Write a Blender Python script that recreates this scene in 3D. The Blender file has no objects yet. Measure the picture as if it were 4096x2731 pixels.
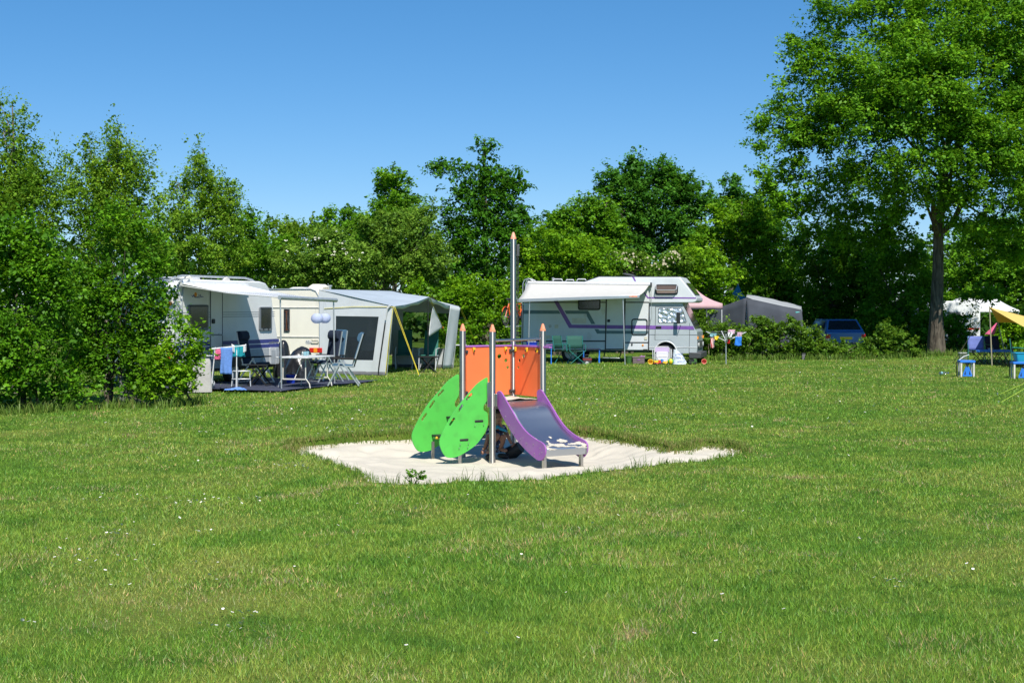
import bpy, math, random
import numpy as np
from mathutils import Vector, Matrix
from mathutils.geometry import delaunay_2d_cdt

R = math.radians
random.seed(7)
scene = bpy.context.scene
COL = scene.collection

# ------------------------------------------------------------------ camera
FOC, CXP, YH, CAMH = 5600.0, 2048.0, 1225.0, 1.95      # focal length, centre column, horizon row (photo pixels), eye height
cam_d = bpy.data.cameras.new('camera')
cam_d.sensor_width = 36.0
cam_d.lens = 36.0 * FOC / 4096.0
cam_d.shift_y = (YH - 1365.5) / 4096.0
cam_d.clip_start = 0.1
cam_d.clip_end = 3000
cam = bpy.data.objects.new('camera', cam_d)
cam.location = (0, 0, CAMH)
cam.rotation_euler = (R(90), 0, 0)
COL.objects.link(cam)
scene.camera = cam

# ------------------------------------------------------------------ sky, sun, exposure
SUN_EL, SUN_AZ = 52.0, 166.0          # azimuth clockwise from +Y (the view direction): behind the camera, a little to the right
world = bpy.data.worlds.new('World')
scene.world = world
world.use_nodes = True
wn = world.node_tree
sky = wn.nodes.new('ShaderNodeTexSky')
sky.sky_type = 'NISHITA'
sky.sun_disc = False
sky.sun_elevation = R(SUN_EL)
sky.sun_rotation = R(SUN_AZ)
sky.altitude = 0
sky.air_density = 0.8
sky.dust_density = 0.0
sky.ozone_density = 10.0
hsv = wn.nodes.new('ShaderNodeHueSaturation')
hsv.inputs['Saturation'].default_value = 1.17
wn.links.new(sky.outputs[0], hsv.inputs['Color'])
gam = wn.nodes.new('ShaderNodeGamma')
gam.inputs[1].default_value = 0.8
wn.links.new(hsv.outputs[0], gam.inputs[0])
wn.links.new(gam.outputs[0], wn.nodes['Background'].inputs[0])
wn.nodes['Background'].inputs[1].default_value = 0.140
sun_d = bpy.data.lights.new('sun', 'SUN')
sun_d.energy = 4.9
sun_d.angle = R(0.53)
sun_d.color = (1.0, 0.955, 0.87)
sun = bpy.data.objects.new('sun', sun_d)
sv = Vector((math.sin(R(SUN_AZ)) * math.cos(R(SUN_EL)), math.cos(R(SUN_AZ)) * math.cos(R(SUN_EL)), math.sin(R(SUN_EL))))
sun.rotation_euler = sv.to_track_quat('Z', 'Y').to_euler()
sun.location = (20, -40, 60)
COL.objects.link(sun)
scene.view_settings.view_transform = 'Standard'
scene.view_settings.look = 'None'
scene.view_settings.exposure = 0.35
scene.view_settings.gamma = 1.0
scene.cycles.max_bounces = 8
scene.cycles.transparent_max_bounces = 12
scene.cycles.use_denoising = True

# ------------------------------------------------------------------ measuring helpers (a place in the photograph to a place in the field)
def W(px, py, d):
    return Vector(((px - CXP) / FOC * d, d, CAMH - (py - YH) / FOC * d))

def G(px, py, z=0.0):
    d = (CAMH - z) * FOC / (py - YH)
    return Vector(((px - CXP) / FOC * d, d, z))

def X(px, d):
    return (px - CXP) / FOC * d

def on_wall(px, py, p0, u):
    k = (px - CXP) / FOC
    t = (k * p0[1] - p0[0]) / (u[0] - k * u[1])
    yy = p0[1] + t * u[1]
    return t, CAMH - (py - YH) / FOC * yy

# ------------------------------------------------------------------ materials
MATS = {}

def nodes_of(name):
    m = bpy.data.materials.new(name)
    m.use_nodes = True
    nt = m.node_tree
    nt.nodes.clear()
    out = nt.nodes.new('ShaderNodeOutputMaterial')
    MATS[name] = m
    return m, nt, out

def N(nt, kind, **kw):
    n = nt.nodes.new(kind)
    for k, v in kw.items():
        setattr(n, k, v)
    return n

def mat(name, col, rough=0.55, metal=0.0, var=0.12, scale=6.0, bump=0.0, bscale=60.0, spec=0.5, trans=0.0, dirt=None, coat=0.0, coords='Object', stretch=(1, 1, 1)):
    """Painted, moulded or woven surface: base colour with soft mottling, fine relief and optional grime."""
    m, nt, out = nodes_of(name)
    p = N(nt, 'ShaderNodeBsdfPrincipled')
    nt.links.new(p.outputs[0], out.inputs[0])
    tc = N(nt, 'ShaderNodeTexCoord')
    mp = N(nt, 'ShaderNodeMapping')
    mp.inputs['Scale'].default_value = stretch
    nt.links.new(tc.outputs[coords], mp.inputs[0])
    no = N(nt, 'ShaderNodeTexNoise')
    no.inputs['Scale'].default_value = scale
    no.inputs['Detail'].default_value = 5
    nt.links.new(mp.outputs[0], no.inputs['Vector'])
    mr = N(nt, 'ShaderNodeMapRange')
    mr.inputs[1].default_value = 0.3
    mr.inputs[2].default_value = 0.7
    mr.inputs[3].default_value = 1 - var
    mr.inputs[4].default_value = 1 + var
    nt.links.new(no.outputs[0], mr.inputs[0])
    mx = N(nt, 'ShaderNodeVectorMath', operation='SCALE')
    mx.inputs[0].default_value = col[:3]
    nt.links.new(mr.outputs[0], mx.inputs['Scale'])
    src = mx.outputs[0]
    if dirt:
        n2 = N(nt, 'ShaderNodeTexNoise')
        n2.inputs['Scale'].default_value = dirt[2]
        n2.inputs['Detail'].default_value = 8
        nt.links.new(mp.outputs[0], n2.inputs['Vector'])
        r2 = N(nt, 'ShaderNodeMapRange')
        r2.inputs[1].default_value = dirt[1]
        r2.inputs[2].default_value = dirt[1] + 0.25
        r2.inputs[4].default_value = dirt[3] if len(dirt) > 3 else 0.6
        nt.links.new(n2.outputs[0], r2.inputs[0])
        mm = N(nt, 'ShaderNodeMixRGB')
        nt.links.new(r2.outputs[0], mm.inputs[0])
        nt.links.new(src, mm.inputs[1])
        mm.inputs[2].default_value = (*dirt[0], 1)
        src = mm.outputs[0]
    nt.links.new(src, p.inputs['Base Color'])
    p.inputs['Roughness'].default_value = rough
    p.inputs['Metallic'].default_value = metal
    p.inputs['Specular IOR Level'].default_value = spec
    p.inputs['Coat Weight'].default_value = coat
    if bump:
        nb = N(nt, 'ShaderNodeTexNoise')
        nb.inputs['Scale'].default_value = bscale
        nb.inputs['Detail'].default_value = 3
        nt.links.new(mp.outputs[0], nb.inputs['Vector'])
        b = N(nt, 'ShaderNodeBump')
        b.inputs['Strength'].default_value = bump
        b.inputs['Distance'].default_value = 0.02
        nt.links.new(nb.outputs[0], b.inputs['Height'])
        nt.links.new(b.outputs[0], p.inputs['Normal'])
    if trans:
        tr = N(nt, 'ShaderNodeBsdfTranslucent')
        nt.links.new(src, tr.inputs[0])
        ms = N(nt, 'ShaderNodeMixShader')
        ms.inputs[0].default_value = trans
        nt.links.new(p.outputs[0], ms.inputs[1])
        nt.links.new(tr.outputs[0], ms.inputs[2])
        nt.links.new(ms.outputs[0], out.inputs[0])
    return m

def glass_mat(name, tint, alpha, rough=0.05):
    """Thin pane: tinted see-through film plus a mirror-like sheen."""
    m, nt, out = nodes_of(name)
    t = N(nt, 'ShaderNodeBsdfTransparent')
    t.inputs[0].default_value = (*tint, 1)
    d = N(nt, 'ShaderNodeBsdfPrincipled')
    d.inputs['Base Color'].default_value = (tint[0] * .25, tint[1] * .25, tint[2] * .25, 1)
    d.inputs['Roughness'].default_value = rough
    d.inputs['Specular IOR Level'].default_value = 0.6
    ms = N(nt, 'ShaderNodeMixShader')
    ms.inputs[0].default_value = alpha
    nt.links.new(t.outputs[0], ms.inputs[1])
    nt.links.new(d.outputs[0], ms.inputs[2])
    nt.links.new(ms.outputs[0], out.inputs[0])
    return m

def stripe_mat(name, c1, c2, axis, freq, duty=0.5, rough=0.7, trans=0.0, fade=None):
    m, nt, out = nodes_of(name)
    p = N(nt, 'ShaderNodeBsdfPrincipled')
    p.inputs['Roughness'].default_value = rough
    tc = N(nt, 'ShaderNodeTexCoord')
    sx = N(nt, 'ShaderNodeSeparateXYZ')
    nt.links.new(tc.outputs['Object'], sx.inputs[0])
    ml = N(nt, 'ShaderNodeMath', operation='MULTIPLY')
    ml.inputs[1].default_value = freq
    nt.links.new(sx.outputs[axis], ml.inputs[0])
    fr = N(nt, 'ShaderNodeMath', operation='FRACT')
    nt.links.new(ml.outputs[0], fr.inputs[0])
    gt = N(nt, 'ShaderNodeMath', operation='GREATER_THAN')
    gt.inputs[1].default_value = duty
    nt.links.new(fr.outputs[0], gt.inputs[0])
    fac = gt.outputs[0]
    if fade:                                   # stripes only past a given place along the cloth
        g2 = N(nt, 'ShaderNodeMapRange')
        g2.inputs[1].default_value = fade[0]
        g2.inputs[2].default_value = fade[1]
        nt.links.new(sx.outputs[axis], g2.inputs[0])
        m2 = N(nt, 'ShaderNodeMath', operation='MULTIPLY')
        nt.links.new(fac, m2.inputs[0])
        nt.links.new(g2.outputs[0], m2.inputs[1])
        fac = m2.outputs[0]
    mx = N(nt, 'ShaderNodeMixRGB')
    mx.inputs[1].default_value = (*c1, 1)
    mx.inputs[2].default_value = (*c2, 1)
    nt.links.new(fac, mx.inputs[0])
    nt.links.new(mx.outputs[0], p.inputs['Base Color'])
    last = p
    if trans:
        tr = N(nt, 'ShaderNodeBsdfTranslucent')
        nt.links.new(mx.outputs[0], tr.inputs[0])
        last = N(nt, 'ShaderNodeMixShader')
        last.inputs[0].default_value = trans
        nt.links.new(p.outputs[0], last.inputs[1])
        nt.links.new(tr.outputs[0], last.inputs[2])
    nt.links.new(last.outputs[0], out.inputs[0])
    return m

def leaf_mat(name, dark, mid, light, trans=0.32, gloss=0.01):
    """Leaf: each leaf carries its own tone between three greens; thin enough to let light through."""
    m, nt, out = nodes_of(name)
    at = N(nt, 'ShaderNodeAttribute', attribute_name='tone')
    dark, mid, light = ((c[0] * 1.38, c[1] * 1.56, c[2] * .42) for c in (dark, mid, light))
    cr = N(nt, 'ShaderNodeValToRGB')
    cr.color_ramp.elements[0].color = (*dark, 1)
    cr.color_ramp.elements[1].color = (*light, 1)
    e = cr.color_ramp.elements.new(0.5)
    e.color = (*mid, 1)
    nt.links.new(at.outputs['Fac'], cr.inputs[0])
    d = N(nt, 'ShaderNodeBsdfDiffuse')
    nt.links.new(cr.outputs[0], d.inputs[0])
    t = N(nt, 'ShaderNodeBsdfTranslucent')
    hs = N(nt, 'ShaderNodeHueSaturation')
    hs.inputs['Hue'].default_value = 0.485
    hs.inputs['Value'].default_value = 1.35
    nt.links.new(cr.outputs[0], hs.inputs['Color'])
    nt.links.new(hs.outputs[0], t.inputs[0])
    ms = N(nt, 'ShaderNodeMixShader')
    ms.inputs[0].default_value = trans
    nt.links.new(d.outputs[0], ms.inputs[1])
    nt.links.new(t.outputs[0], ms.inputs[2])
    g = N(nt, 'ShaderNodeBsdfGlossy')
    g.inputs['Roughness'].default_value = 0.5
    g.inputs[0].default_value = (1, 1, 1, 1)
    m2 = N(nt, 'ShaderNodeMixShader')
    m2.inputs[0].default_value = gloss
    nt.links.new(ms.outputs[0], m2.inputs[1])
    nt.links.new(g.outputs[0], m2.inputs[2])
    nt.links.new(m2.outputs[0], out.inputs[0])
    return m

# ------------------------------------------------------------------ mesh building
class MB:
    def __init__(self):
        self.v, self.f, self.mi = [], [], []
        self.cur = 0
        self.M = None

    def add(self, vs, fs):
        o = len(self.v)
        if self.M is not None:
            vs = [self.M @ Vector(p) for p in vs]
        self.v += [tuple(p) for p in vs]
        self.f += [tuple(i + o for i in q) for q in fs]
        self.mi += [self.cur] * len(fs)
        return self

    def box(self, x0, x1, y0, y1, z0, z1):
        return self.add([(x0, y0, z0), (x1, y0, z0), (x1, y1, z0), (x0, y1, z0), (x0, y0, z1), (x1, y0, z1), (x1, y1, z1), (x0, y1, z1)],
                        [(0, 3, 2, 1), (4, 5, 6, 7), (0, 1, 5, 4), (1, 2, 6, 5), (2, 3, 7, 6), (3, 0, 4, 7)])

    def bar(self, a, b, w, h, up=(0, 0, 1)):
        """Rectangular bar from a to b, w across, h along 'up'."""
        a, b = Vector(a), Vector(b)
        d = (b - a).normalized()
        s = d.cross(Vector(up))
        if s.length < 1e-4:
            s = d.cross(Vector((1, 0, 0)))
        s.normalize()
        t = s.cross(d)
        vs = []
        for p in (a, b):
            for (i, j) in ((-1, -1), (1, -1), (1, 1), (-1, 1)):
                vs.append(p + s * (i * w / 2) + t * (j * h / 2))
        return self.add(vs, [(0, 1, 2, 3), (7, 6, 5, 4), (0, 4, 5, 1), (1, 5, 6, 2), (2, 6, 7, 3), (3, 7, 4, 0)])

    def tube(self, pts, r, n=8, closed=False):
        pts = [Vector(p) for p in pts]
        m = len(pts)
        rr = r if isinstance(r, (list, tuple)) else [r] * m
        vs, fs = [], []
        ref = None
        for i, p in enumerate(pts):
            if closed:
                d = pts[(i + 1) % m] - pts[i - 1]
            else:
                d = pts[min(i + 1, m - 1)] - pts[max(i - 1, 0)]
            d.normalize()
            if ref is None:
                ref = Vector((0, 0, 1)) if abs(d.z) < .9 else Vector((1, 0, 0))
            s = d.cross(ref).normalized()
            t = s.cross(d)
            ref = t
            for k in range(n):
                a = 2 * math.pi * k / n
                vs.append(p + (s * math.cos(a) + t * math.sin(a)) * rr[i])
        for i in range(m if closed else m - 1):
            j = (i + 1) % m
            for k in range(n):
                fs.append((i * n + k, i * n + (k + 1) % n, j * n + (k + 1) % n, j * n + k))
        if not closed:
            fs.append(tuple(range(n - 1, -1, -1)))
            fs.append(tuple((m - 1) * n + k for k in range(n)))
        return self.add(vs, fs)

    def lathe(self, prof, c=(0, 0, 0), n=20, axis='z'):
        vs, fs = [], []
        for (r, z) in prof:
            for k in range(n):
                a = 2 * math.pi * k / n
                q = (r * math.cos(a), r * math.sin(a), z)
                if axis == 'y':
                    q = (q[0], q[2], q[1])
                elif axis == 'x':
                    q = (q[2], q[0], q[1])
                vs.append((q[0] + c[0], q[1] + c[1], q[2] + c[2]))
        for i in range(len(prof) - 1):
            for k in range(n):
                fs.append((i * n + k, i * n + (k + 1) % n, (i + 1) * n + (k + 1) % n, (i + 1) * n + k))
        fs.append(tuple(range(n - 1, -1, -1)))
        fs.append(tuple((len(prof) - 1) * n + k for k in range(n)))
        return self.add(vs, fs)

    def ball(self, c, r, n=14, m=9, sq=(1, 1, 1)):
        prof = [(max(1e-3, math.sin(math.pi * i / m)), -math.cos(math.pi * i / m)) for i in range(m + 1)]
        vs, fs = [], []
        for (a, z) in prof:
            for k in range(n):
                t = 2 * math.pi * k / n
                vs.append((c[0] + r * sq[0] * a * math.cos(t), c[1] + r * sq[1] * a * math.sin(t), c[2] + r * sq[2] * z))
        for i in range(m):
            for k in range(n):
                fs.append((i * n + k, i * n + (k + 1) % n, (i + 1) * n + (k + 1) % n, (i + 1) * n + k))
        return self.add(vs, fs)

    def plate(self, outer, holes, place, th):
        """Flat plate with openings; outer and holes are 2D loops; place(a, b, w) gives the 3D point, w = 0..1 through the thickness."""
        pts, edges, loops = [], [], []
        for lp in [outer] + list(holes):
            s = len(pts)
            pts += [Vector(p) for p in lp]
            n = len(lp)
            edges += [(s + i, s + (i + 1) % n) for i in range(n)]
            loops.append(list(range(s, s + n)))
        res = delaunay_2d_cdt(pts, edges, [], 1, 1e-6)
        P, T = res[0], res[2]

        def inside(p, lp):
            c = False
            for i in range(len(lp)):
                a, b = lp[i], lp[i - 1]
                if (a[1] > p[1]) != (b[1] > p[1]) and p[0] < (b[0] - a[0]) * (p[1] - a[1]) / (b[1] - a[1]) + a[0]:
                    c = not c
            return c
        tris = []
        for t in T:
            cc = sum((P[i] for i in t), Vector((0, 0))) / len(t)
            if inside(cc, outer) and not any(inside(cc, h) for h in holes):
                tris.append(tuple(t))
        n = len(P)
        vs = [place(p[0], p[1], 0.0) for p in P] + [place(p[0], p[1], 1.0) for p in P]
        fs = [t for t in tris] + [tuple(i + n for i in reversed(t)) for t in tris]
        cnt = {}
        for t in tris:
            for i in range(len(t)):
                e = (t[i], t[(i + 1) % len(t)])
                cnt[e] = 1
        for (a, b) in list(cnt):
            if (b, a) not in cnt:
                fs.append((b, a, a + n, b + n))
        return self.add(vs, fs)

    def slab(self, loop, vec):
        """Outline of 3D points pushed along vec into a solid."""
        n = len(loop)
        vec = Vector(vec)
        vs = [Vector(p) for p in loop] + [Vector(p) + vec for p in loop]
        fs = [tuple(range(n - 1, -1, -1)), tuple(range(n, 2 * n))]
        fs += [(i, (i + 1) % n, n + (i + 1) % n, n + i) for i in range(n)]
        return self.add(vs, fs)

    def sheet(self, fn, nu, nv):
        vs = [fn(i / nu, j / nv) for j in range(nv + 1) for i in range(nu + 1)]
        fs = [(j * (nu + 1) + i, j * (nu + 1) + i + 1, (j + 1) * (nu + 1) + i + 1, (j + 1) * (nu + 1) + i) for j in range(nv) for i in range(nu)]
        return self.add(vs, fs)

    def build(self, name, m, parent=None, smooth=True, bevel=0.0, solid=0.0, world=False, angle=35, fix=True):
        me = bpy.data.meshes.new(name)
        vs = self.v
        if world and parent is not None:
            root = parent
            while root.parent is not None:
                root = root.parent
            inv = TM[root.name].inverted()
            vs = [tuple(inv @ Vector(p)) for p in vs]
        me.from_pydata(vs, [], self.f)
        ms = m if isinstance(m, (list, tuple)) else [m]
        for q in ms:
            me.materials.append(MATS[q] if isinstance(q, str) else q)
        if len(ms) > 1:
            me.polygons.foreach_set('material_index', self.mi)
        if fix:
            import bmesh
            bm = bmesh.new()
            bm.from_mesh(me)
            bmesh.ops.recalc_face_normals(bm, faces=bm.faces)
            bm.to_mesh(me)
            bm.free()
        if smooth:
            me.shade_smooth()
            me.set_sharp_from_angle(angle=R(angle))
        o = bpy.data.objects.new(name, me)
        COL.objects.link(o)
        if parent is not None:
            o.parent = parent
        if solid:
            md = o.modifiers.new('thickness', 'SOLIDIFY')
            md.thickness = solid
            md.offset = 0
        if bevel:
            md = o.modifiers.new('edge', 'BEVEL')
            md.width = bevel
            md.segments = 2
            md.limit_method = 'ANGLE'
            md.angle_limit = R(40)
        return o

TM = {}

def tag(o, label=None, cat=None, group=None, kind=None):
    if label: o['label'] = label
    if cat: o['category'] = cat
    if group: o['group'] = group
    if kind: o['kind'] = kind
    return o

def thing(name, label, cat, loc=(0, 0, 0), rotz=0.0, group=None, tilt=0.0):
    o = bpy.data.objects.new(name, None)
    o.empty_display_size = 0.2
    o.location = loc
    o.rotation_euler = (0, tilt, rotz)
    COL.objects.link(o)
    tag(o, label, cat, group)
    TM[o.name] = Matrix.Translation(Vector(loc)) @ Matrix.Rotation(rotz, 4, 'Z') @ Matrix.Rotation(tilt, 4, 'Y')
    return o

def copy_tree(o, parent=None):
    c = o.copy()
    COL.objects.link(c)
    c.parent = parent
    for ch in [q for q in o.children]:
        copy_tree(ch, c)
    return c

def text_part(s, size, m, parent, mtx, name='lettering', squash=1.0):
    cu = bpy.data.curves.new('t', 'FONT')
    cu.body = s
    cu.size = size
    cu.align_x = 'CENTER'
    cu.align_y = 'CENTER'
    cu.extrude = 0.001
    to = bpy.data.objects.new('t', cu)
    COL.objects.link(to)
    dg = bpy.context.evaluated_depsgraph_get()
    me = bpy.data.meshes.new_from_object(to.evaluated_get(dg))
    bpy.data.objects.remove(to)
    bpy.data.curves.remove(cu)
    me.transform(mtx @ Matrix.Diagonal((squash, 1, 1, 1)))
    me.name = name
    me.materials.clear()
    me.materials.append(MATS[m])
    o = bpy.data.objects.new(name, me)
    COL.objects.link(o)
    o.parent = parent
    return o

# text standing on a wall that faces local -y
FACE_NY = Matrix.Rotation(R(90), 4, 'X')

def raw_mesh(name, co, faces_n, idx, m, tone=None, parent=None):
    """Fast mesh from numpy arrays: every face has faces_n corners."""
    me = bpy.data.meshes.new(name)
    nv = len(co)
    nf = len(idx) // faces_n
    me.vertices.add(nv)
    me.vertices.foreach_set('co', np.ascontiguousarray(co, dtype=np.float32).ravel())
    me.loops.add(len(idx))
    me.loops.foreach_set('vertex_index', np.ascontiguousarray(idx, dtype=np.int32))
    me.polygons.add(nf)
    me.polygons.foreach_set('loop_start', np.arange(0, len(idx), faces_n, dtype=np.int32))
    me.update(calc_edges=True)
    if tone is not None:
        a = me.attributes.new('tone', 'FLOAT', 'POINT')
        a.data.foreach_set('value', np.ascontiguousarray(tone, dtype=np.float32))
    ms = m if isinstance(m, (list, tuple)) else [m]
    for q in ms:
        me.materials.append(MATS[q])
    o = bpy.data.objects.new(name, me)
    COL.objects.link(o)
    if parent is not None:
        o.parent = parent
    return o

# ================================================================== the lawn, the sand pit, the grass
rng = np.random.default_rng(11)

class Waves:
    """Smooth uneven ground: a sum of randomly turned waves."""
    def __init__(self, seed, n, lo, hi):
        r = np.random.default_rng(seed)
        self.k = np.exp(r.uniform(math.log(lo), math.log(hi), n)) * 2 * math.pi
        a = r.uniform(0, 2 * math.pi, n)
        self.cx, self.cy = np.cos(a) * self.k, np.sin(a) * self.k
        self.ph = r.uniform(0, 2 * math.pi, n)
        self.n = n

    def __call__(self, x, y):
        s = 0
        for i in range(self.n):
            s = s + np.sin(self.cx[i] * x + self.cy[i] * y + self.ph[i])
        return s / math.sqrt(self.n)

rough_ground = Waves(1, 14, 0.05, 0.5)
edge_wobble = Waves(2, 22, 0.35, 4.5)
sand_lumps = Waves(3, 26, 1.2, 4.5)
sand_swell = Waves(4, 10, 0.3, 0.9)
patchy = Waves(5, 16, 0.12, 0.9)

PIT_PX = [(1193, 1791), (1312, 1775), (1449, 1754), (1559, 1757), (1687, 1749), (1850, 1738), (2060, 1728), (2273, 1727), (2375, 1747), (2494, 1760), (2596, 1788), (2690, 1802), (2732, 1776), (2843, 1779), (2953, 1800),
          (2843, 1830), (2673, 1847), (2460, 1872), (2307, 1893), (2120, 1919), (1908, 1927), (1738, 1941), (1576, 1940), (1525, 1915), (1423, 1880), (1321, 1838)]
PIT = np.array([[G(a, b).x * 1.06, G(a, b).y] for a, b in PIT_PX])
for _ in range(2):                                   # round the corners off
    nx_ = np.roll(PIT, -1, 0)
    PIT = np.stack([PIT * .75 + nx_ * .25, PIT * .25 + nx_ * .75], 1).reshape(-1, 2)

def pit_depth(x, y):
    """Distance to the edge of the sand, positive inside."""
    x = np.asarray(x, dtype=float)
    y = np.asarray(y, dtype=float)
    best = np.full(x.shape, 1e9)
    ins = np.zeros(x.shape, bool)
    n = len(PIT)
    for i in range(n):
        a, b = PIT[i], PIT[(i + 1) % n]
        e = b - a
        t = np.clip(((x - a[0]) * e[0] + (y - a[1]) * e[1]) / (e @ e), 0, 1)
        dx, dy = x - a[0] - t * e[0], y - a[1] - t * e[1]
        best = np.minimum(best, dx * dx + dy * dy)
        c = (a[1] > y) != (b[1] > y)
        xx = (b[0] - a[0]) * (y - a[1]) / (b[1] - a[1] + 1e-12) + a[0]
        ins ^= c & (x < xx)
    return np.sqrt(best) * np.where(ins, 1, -1) + 0.085 * edge_wobble(x, y)

def sstep(a, b, x):
    t = np.clip((x - a) / (b - a), 0, 1)
    return t * t * (3 - 2 * t)

def lawn_z(x, y, s=None):
    if s is None:
        s = pit_depth(x, y)
    far = sstep(18.4, 20.2, y)                     # the far rim stands up as a little bank
    return 0.012 * rough_ground(x, y) + 0.06 * far * sstep(-0.9, -0.05, s) * (1 - sstep(0, .05, s)) - 0.5 * sstep(0.0, 0.09, s)

def sand_z(x, y, s=None):
    if s is None:
        s = pit_depth(x, y)
    far = sstep(17.6, 19.4, y)                     # steep little bank at the back, gentle slope in front
    z = -0.02 - 0.04 * far * sstep(-.02, .1, s) - 0.13 * far * sstep(.1, .9, s) - 0.17 * (1 - far) * sstep(0.0, 1.1, s) + 0.016 * sand_swell(x, y) * sstep(.1, .8, s) + 0.009 * sand_lumps(x, y) * sstep(.0, .4, s)
    return z - 0.12 * sstep(0.0, -0.2, s)

def lawn_colour(nt, blades):
    """Colour of the turf from place to place: fresh green, yellowed patches and a few bare brown spots."""
    geo = N(nt, 'ShaderNodeNewGeometry')
    pos = geo.outputs['Position']
    def noise(scale, detail=3.0, dist=0.6):
        n = N(nt, 'ShaderNodeTexNoise')
        n.inputs['Scale'].default_value = scale
        n.inputs['Detail'].default_value = detail
        n.inputs['Distortion'].default_value = dist
        nt.links.new(pos, n.inputs['Vector'])
        return n.outputs[0]
    def ramp(src, lo, hi):
        r = N(nt, 'ShaderNodeMapRange')
        r.interpolation_type = 'SMOOTHSTEP'
        r.inputs[1].default_value = lo
        r.inputs[2].default_value = hi
        nt.links.new(src, r.inputs[0])
        return r.outputs[0]
    def mix(f, a, b):
        m = N(nt, 'ShaderNodeMixRGB')
        nt.links.new(f, m.inputs[0])
        for i, c in ((1, a), (2, b)):
            if isinstance(c, tuple):
                m.inputs[i].default_value = (*c, 1)
            else:
                nt.links.new(c, m.inputs[i])
        return m.outputs[0]
    k = 1.35 if blades else 0.55
    def jitter(src, amt):
        if not blades:
            return src
        at = N(nt, 'ShaderNodeAttribute', attribute_name='tone')
        fr = N(nt, 'ShaderNodeMath', operation='MULTIPLY')
        fr.inputs[1].default_value = 7.31
        nt.links.new(at.outputs['Fac'], fr.inputs[0])
        f2 = N(nt, 'ShaderNodeMath', operation='FRACT')
        nt.links.new(fr.outputs[0], f2.inputs[0])
        ma = N(nt, 'ShaderNodeMath', operation='MULTIPLY_ADD')
        ma.inputs[1].default_value = amt
        nt.links.new(f2.outputs[0], ma.inputs[0])
        sb = N(nt, 'ShaderNodeMath', operation='SUBTRACT')
        sb.inputs[1].default_value = amt / 2
        nt.links.new(src, sb.inputs[0])
        nt.links.new(sb.outputs[0], ma.inputs[2])
        return ma.outputs[0]
    c = mix(ramp(jitter(noise(0.55), .3), .40, .62), (.134 * k, .252 * k, .027 * k), (.212 * k, .302 * k, .042 * k))
    c = mix(ramp(jitter(noise(2.3), .2), .48, .66), c, (.100 * k, .205 * k, .024 * k))
    c = mix(ramp(jitter(noise(0.31, 6, 1.6), .34), .49, .75), c, (.285 * k, .315 * k, .068 * k))
    c = mix(ramp(jitter(noise(0.62, 8, 2.0), .34), .61, .76), c, (.40 * k, .315 * k, .14 * k))
    return c

m, nt, out = nodes_of('turf_soil')
p = N(nt, 'ShaderNodeBsdfPrincipled')
p.inputs['Roughness'].default_value = 0.95
p.inputs['Specular IOR Level'].default_value = 0.1
nt.links.new(lawn_colour(nt, False), p.inputs['Base Color'])
nz = N(nt, 'ShaderNodeTexNoise')
nz.inputs['Scale'].default_value = 40
nz.inputs['Detail'].default_value = 6
g = N(nt, 'ShaderNodeNewGeometry')
nt.links.new(g.outputs['Position'], nz.inputs['Vector'])
b = N(nt, 'ShaderNodeBump')
b.inputs['Strength'].default_value = 0.9
b.inputs['Distance'].default_value = 0.03
nt.links.new(nz.outputs[0], b.inputs['Height'])
nt.links.new(b.outputs[0], p.inputs['Normal'])
nt.links.new(p.outputs[0], out.inputs[0])

def blade_mat(name, kind):
    m, nt, out = nodes_of(name)
    at = N(nt, 'ShaderNodeAttribute', attribute_name='tone')
    if kind == 'lawn':
        base = lawn_colour(nt, True)
        cr = N(nt, 'ShaderNodeValToRGB')
        cr.color_ramp.elements[0].color = (.40, .50, .38, 1)
        cr.color_ramp.elements[1].color = (1.9, 1.5, 2.4, 1)
        for pos, c in ((.35, (.95, 1.0, .8)), (.6, (.95, 1.15, 1.9)), (.72, (1.2, 1.15, 1.0)), (.90, (1.25, 1.2, 1.3)), (.955, (1.7, 1.3, 1.5))):
            e = cr.color_ramp.elements.new(pos)
            e.color = (*c, 1)
        nt.links.new(at.outputs['Fac'], cr.inputs[0])
        mu = N(nt, 'ShaderNodeMixRGB', blend_type='MULTIPLY')
        mu.inputs[0].default_value = 1
        nt.links.new(base, mu.inputs[1])
        nt.links.new(cr.outputs[0], mu.inputs[2])
        col = mu.outputs[0]
    else:
        cr = N(nt, 'ShaderNodeValToRGB')
        cr.color_ramp.elements[0].color = (.08, .18, .022, 1)
        cr.color_ramp.elements[1].color = (.34, .27, .11, 1)
        e = cr.color_ramp.elements.new(0.62)
        e.color = (.18, .26, .045, 1)
        nt.links.new(at.outputs['Fac'], cr.inputs[0])
        col = cr.outputs[0]
    d = N(nt, 'ShaderNodeBsdfDiffuse')
    nt.links.new(col, d.inputs[0])
    t = N(nt, 'ShaderNodeBsdfTranslucent')
    nt.links.new(col, t.inputs[0])
    ms = N(nt, 'ShaderNodeMixShader')
    ms.inputs[0].default_value = 0.3
    nt.links.new(d.outputs[0], ms.inputs[1])
    nt.links.new(t.outputs[0], ms.inputs[2])
    gl = N(nt, 'ShaderNodeBsdfGlossy')
    gl.inputs['Roughness'].default_value = 0.4
    m2 = N(nt, 'ShaderNodeMixShader')
    m2.inputs[0].default_value = 0.012
    nt.links.new(ms.outputs[0], m2.inputs[1])
    nt.links.new(gl.outputs[0], m2.inputs[2])
    nt.links.new(m2.outputs[0], out.inputs[0])

blade_mat('grass_blade', 'lawn')
blade_mat('long_grass_blade', 'rough')
mat('sand', (.55, .505, .42), rough=.95, var=.05, scale=2.2, bump=.3, bscale=45, spec=.1, dirt=((.46, .41, .32), .62, 3.5, .4))

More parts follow.
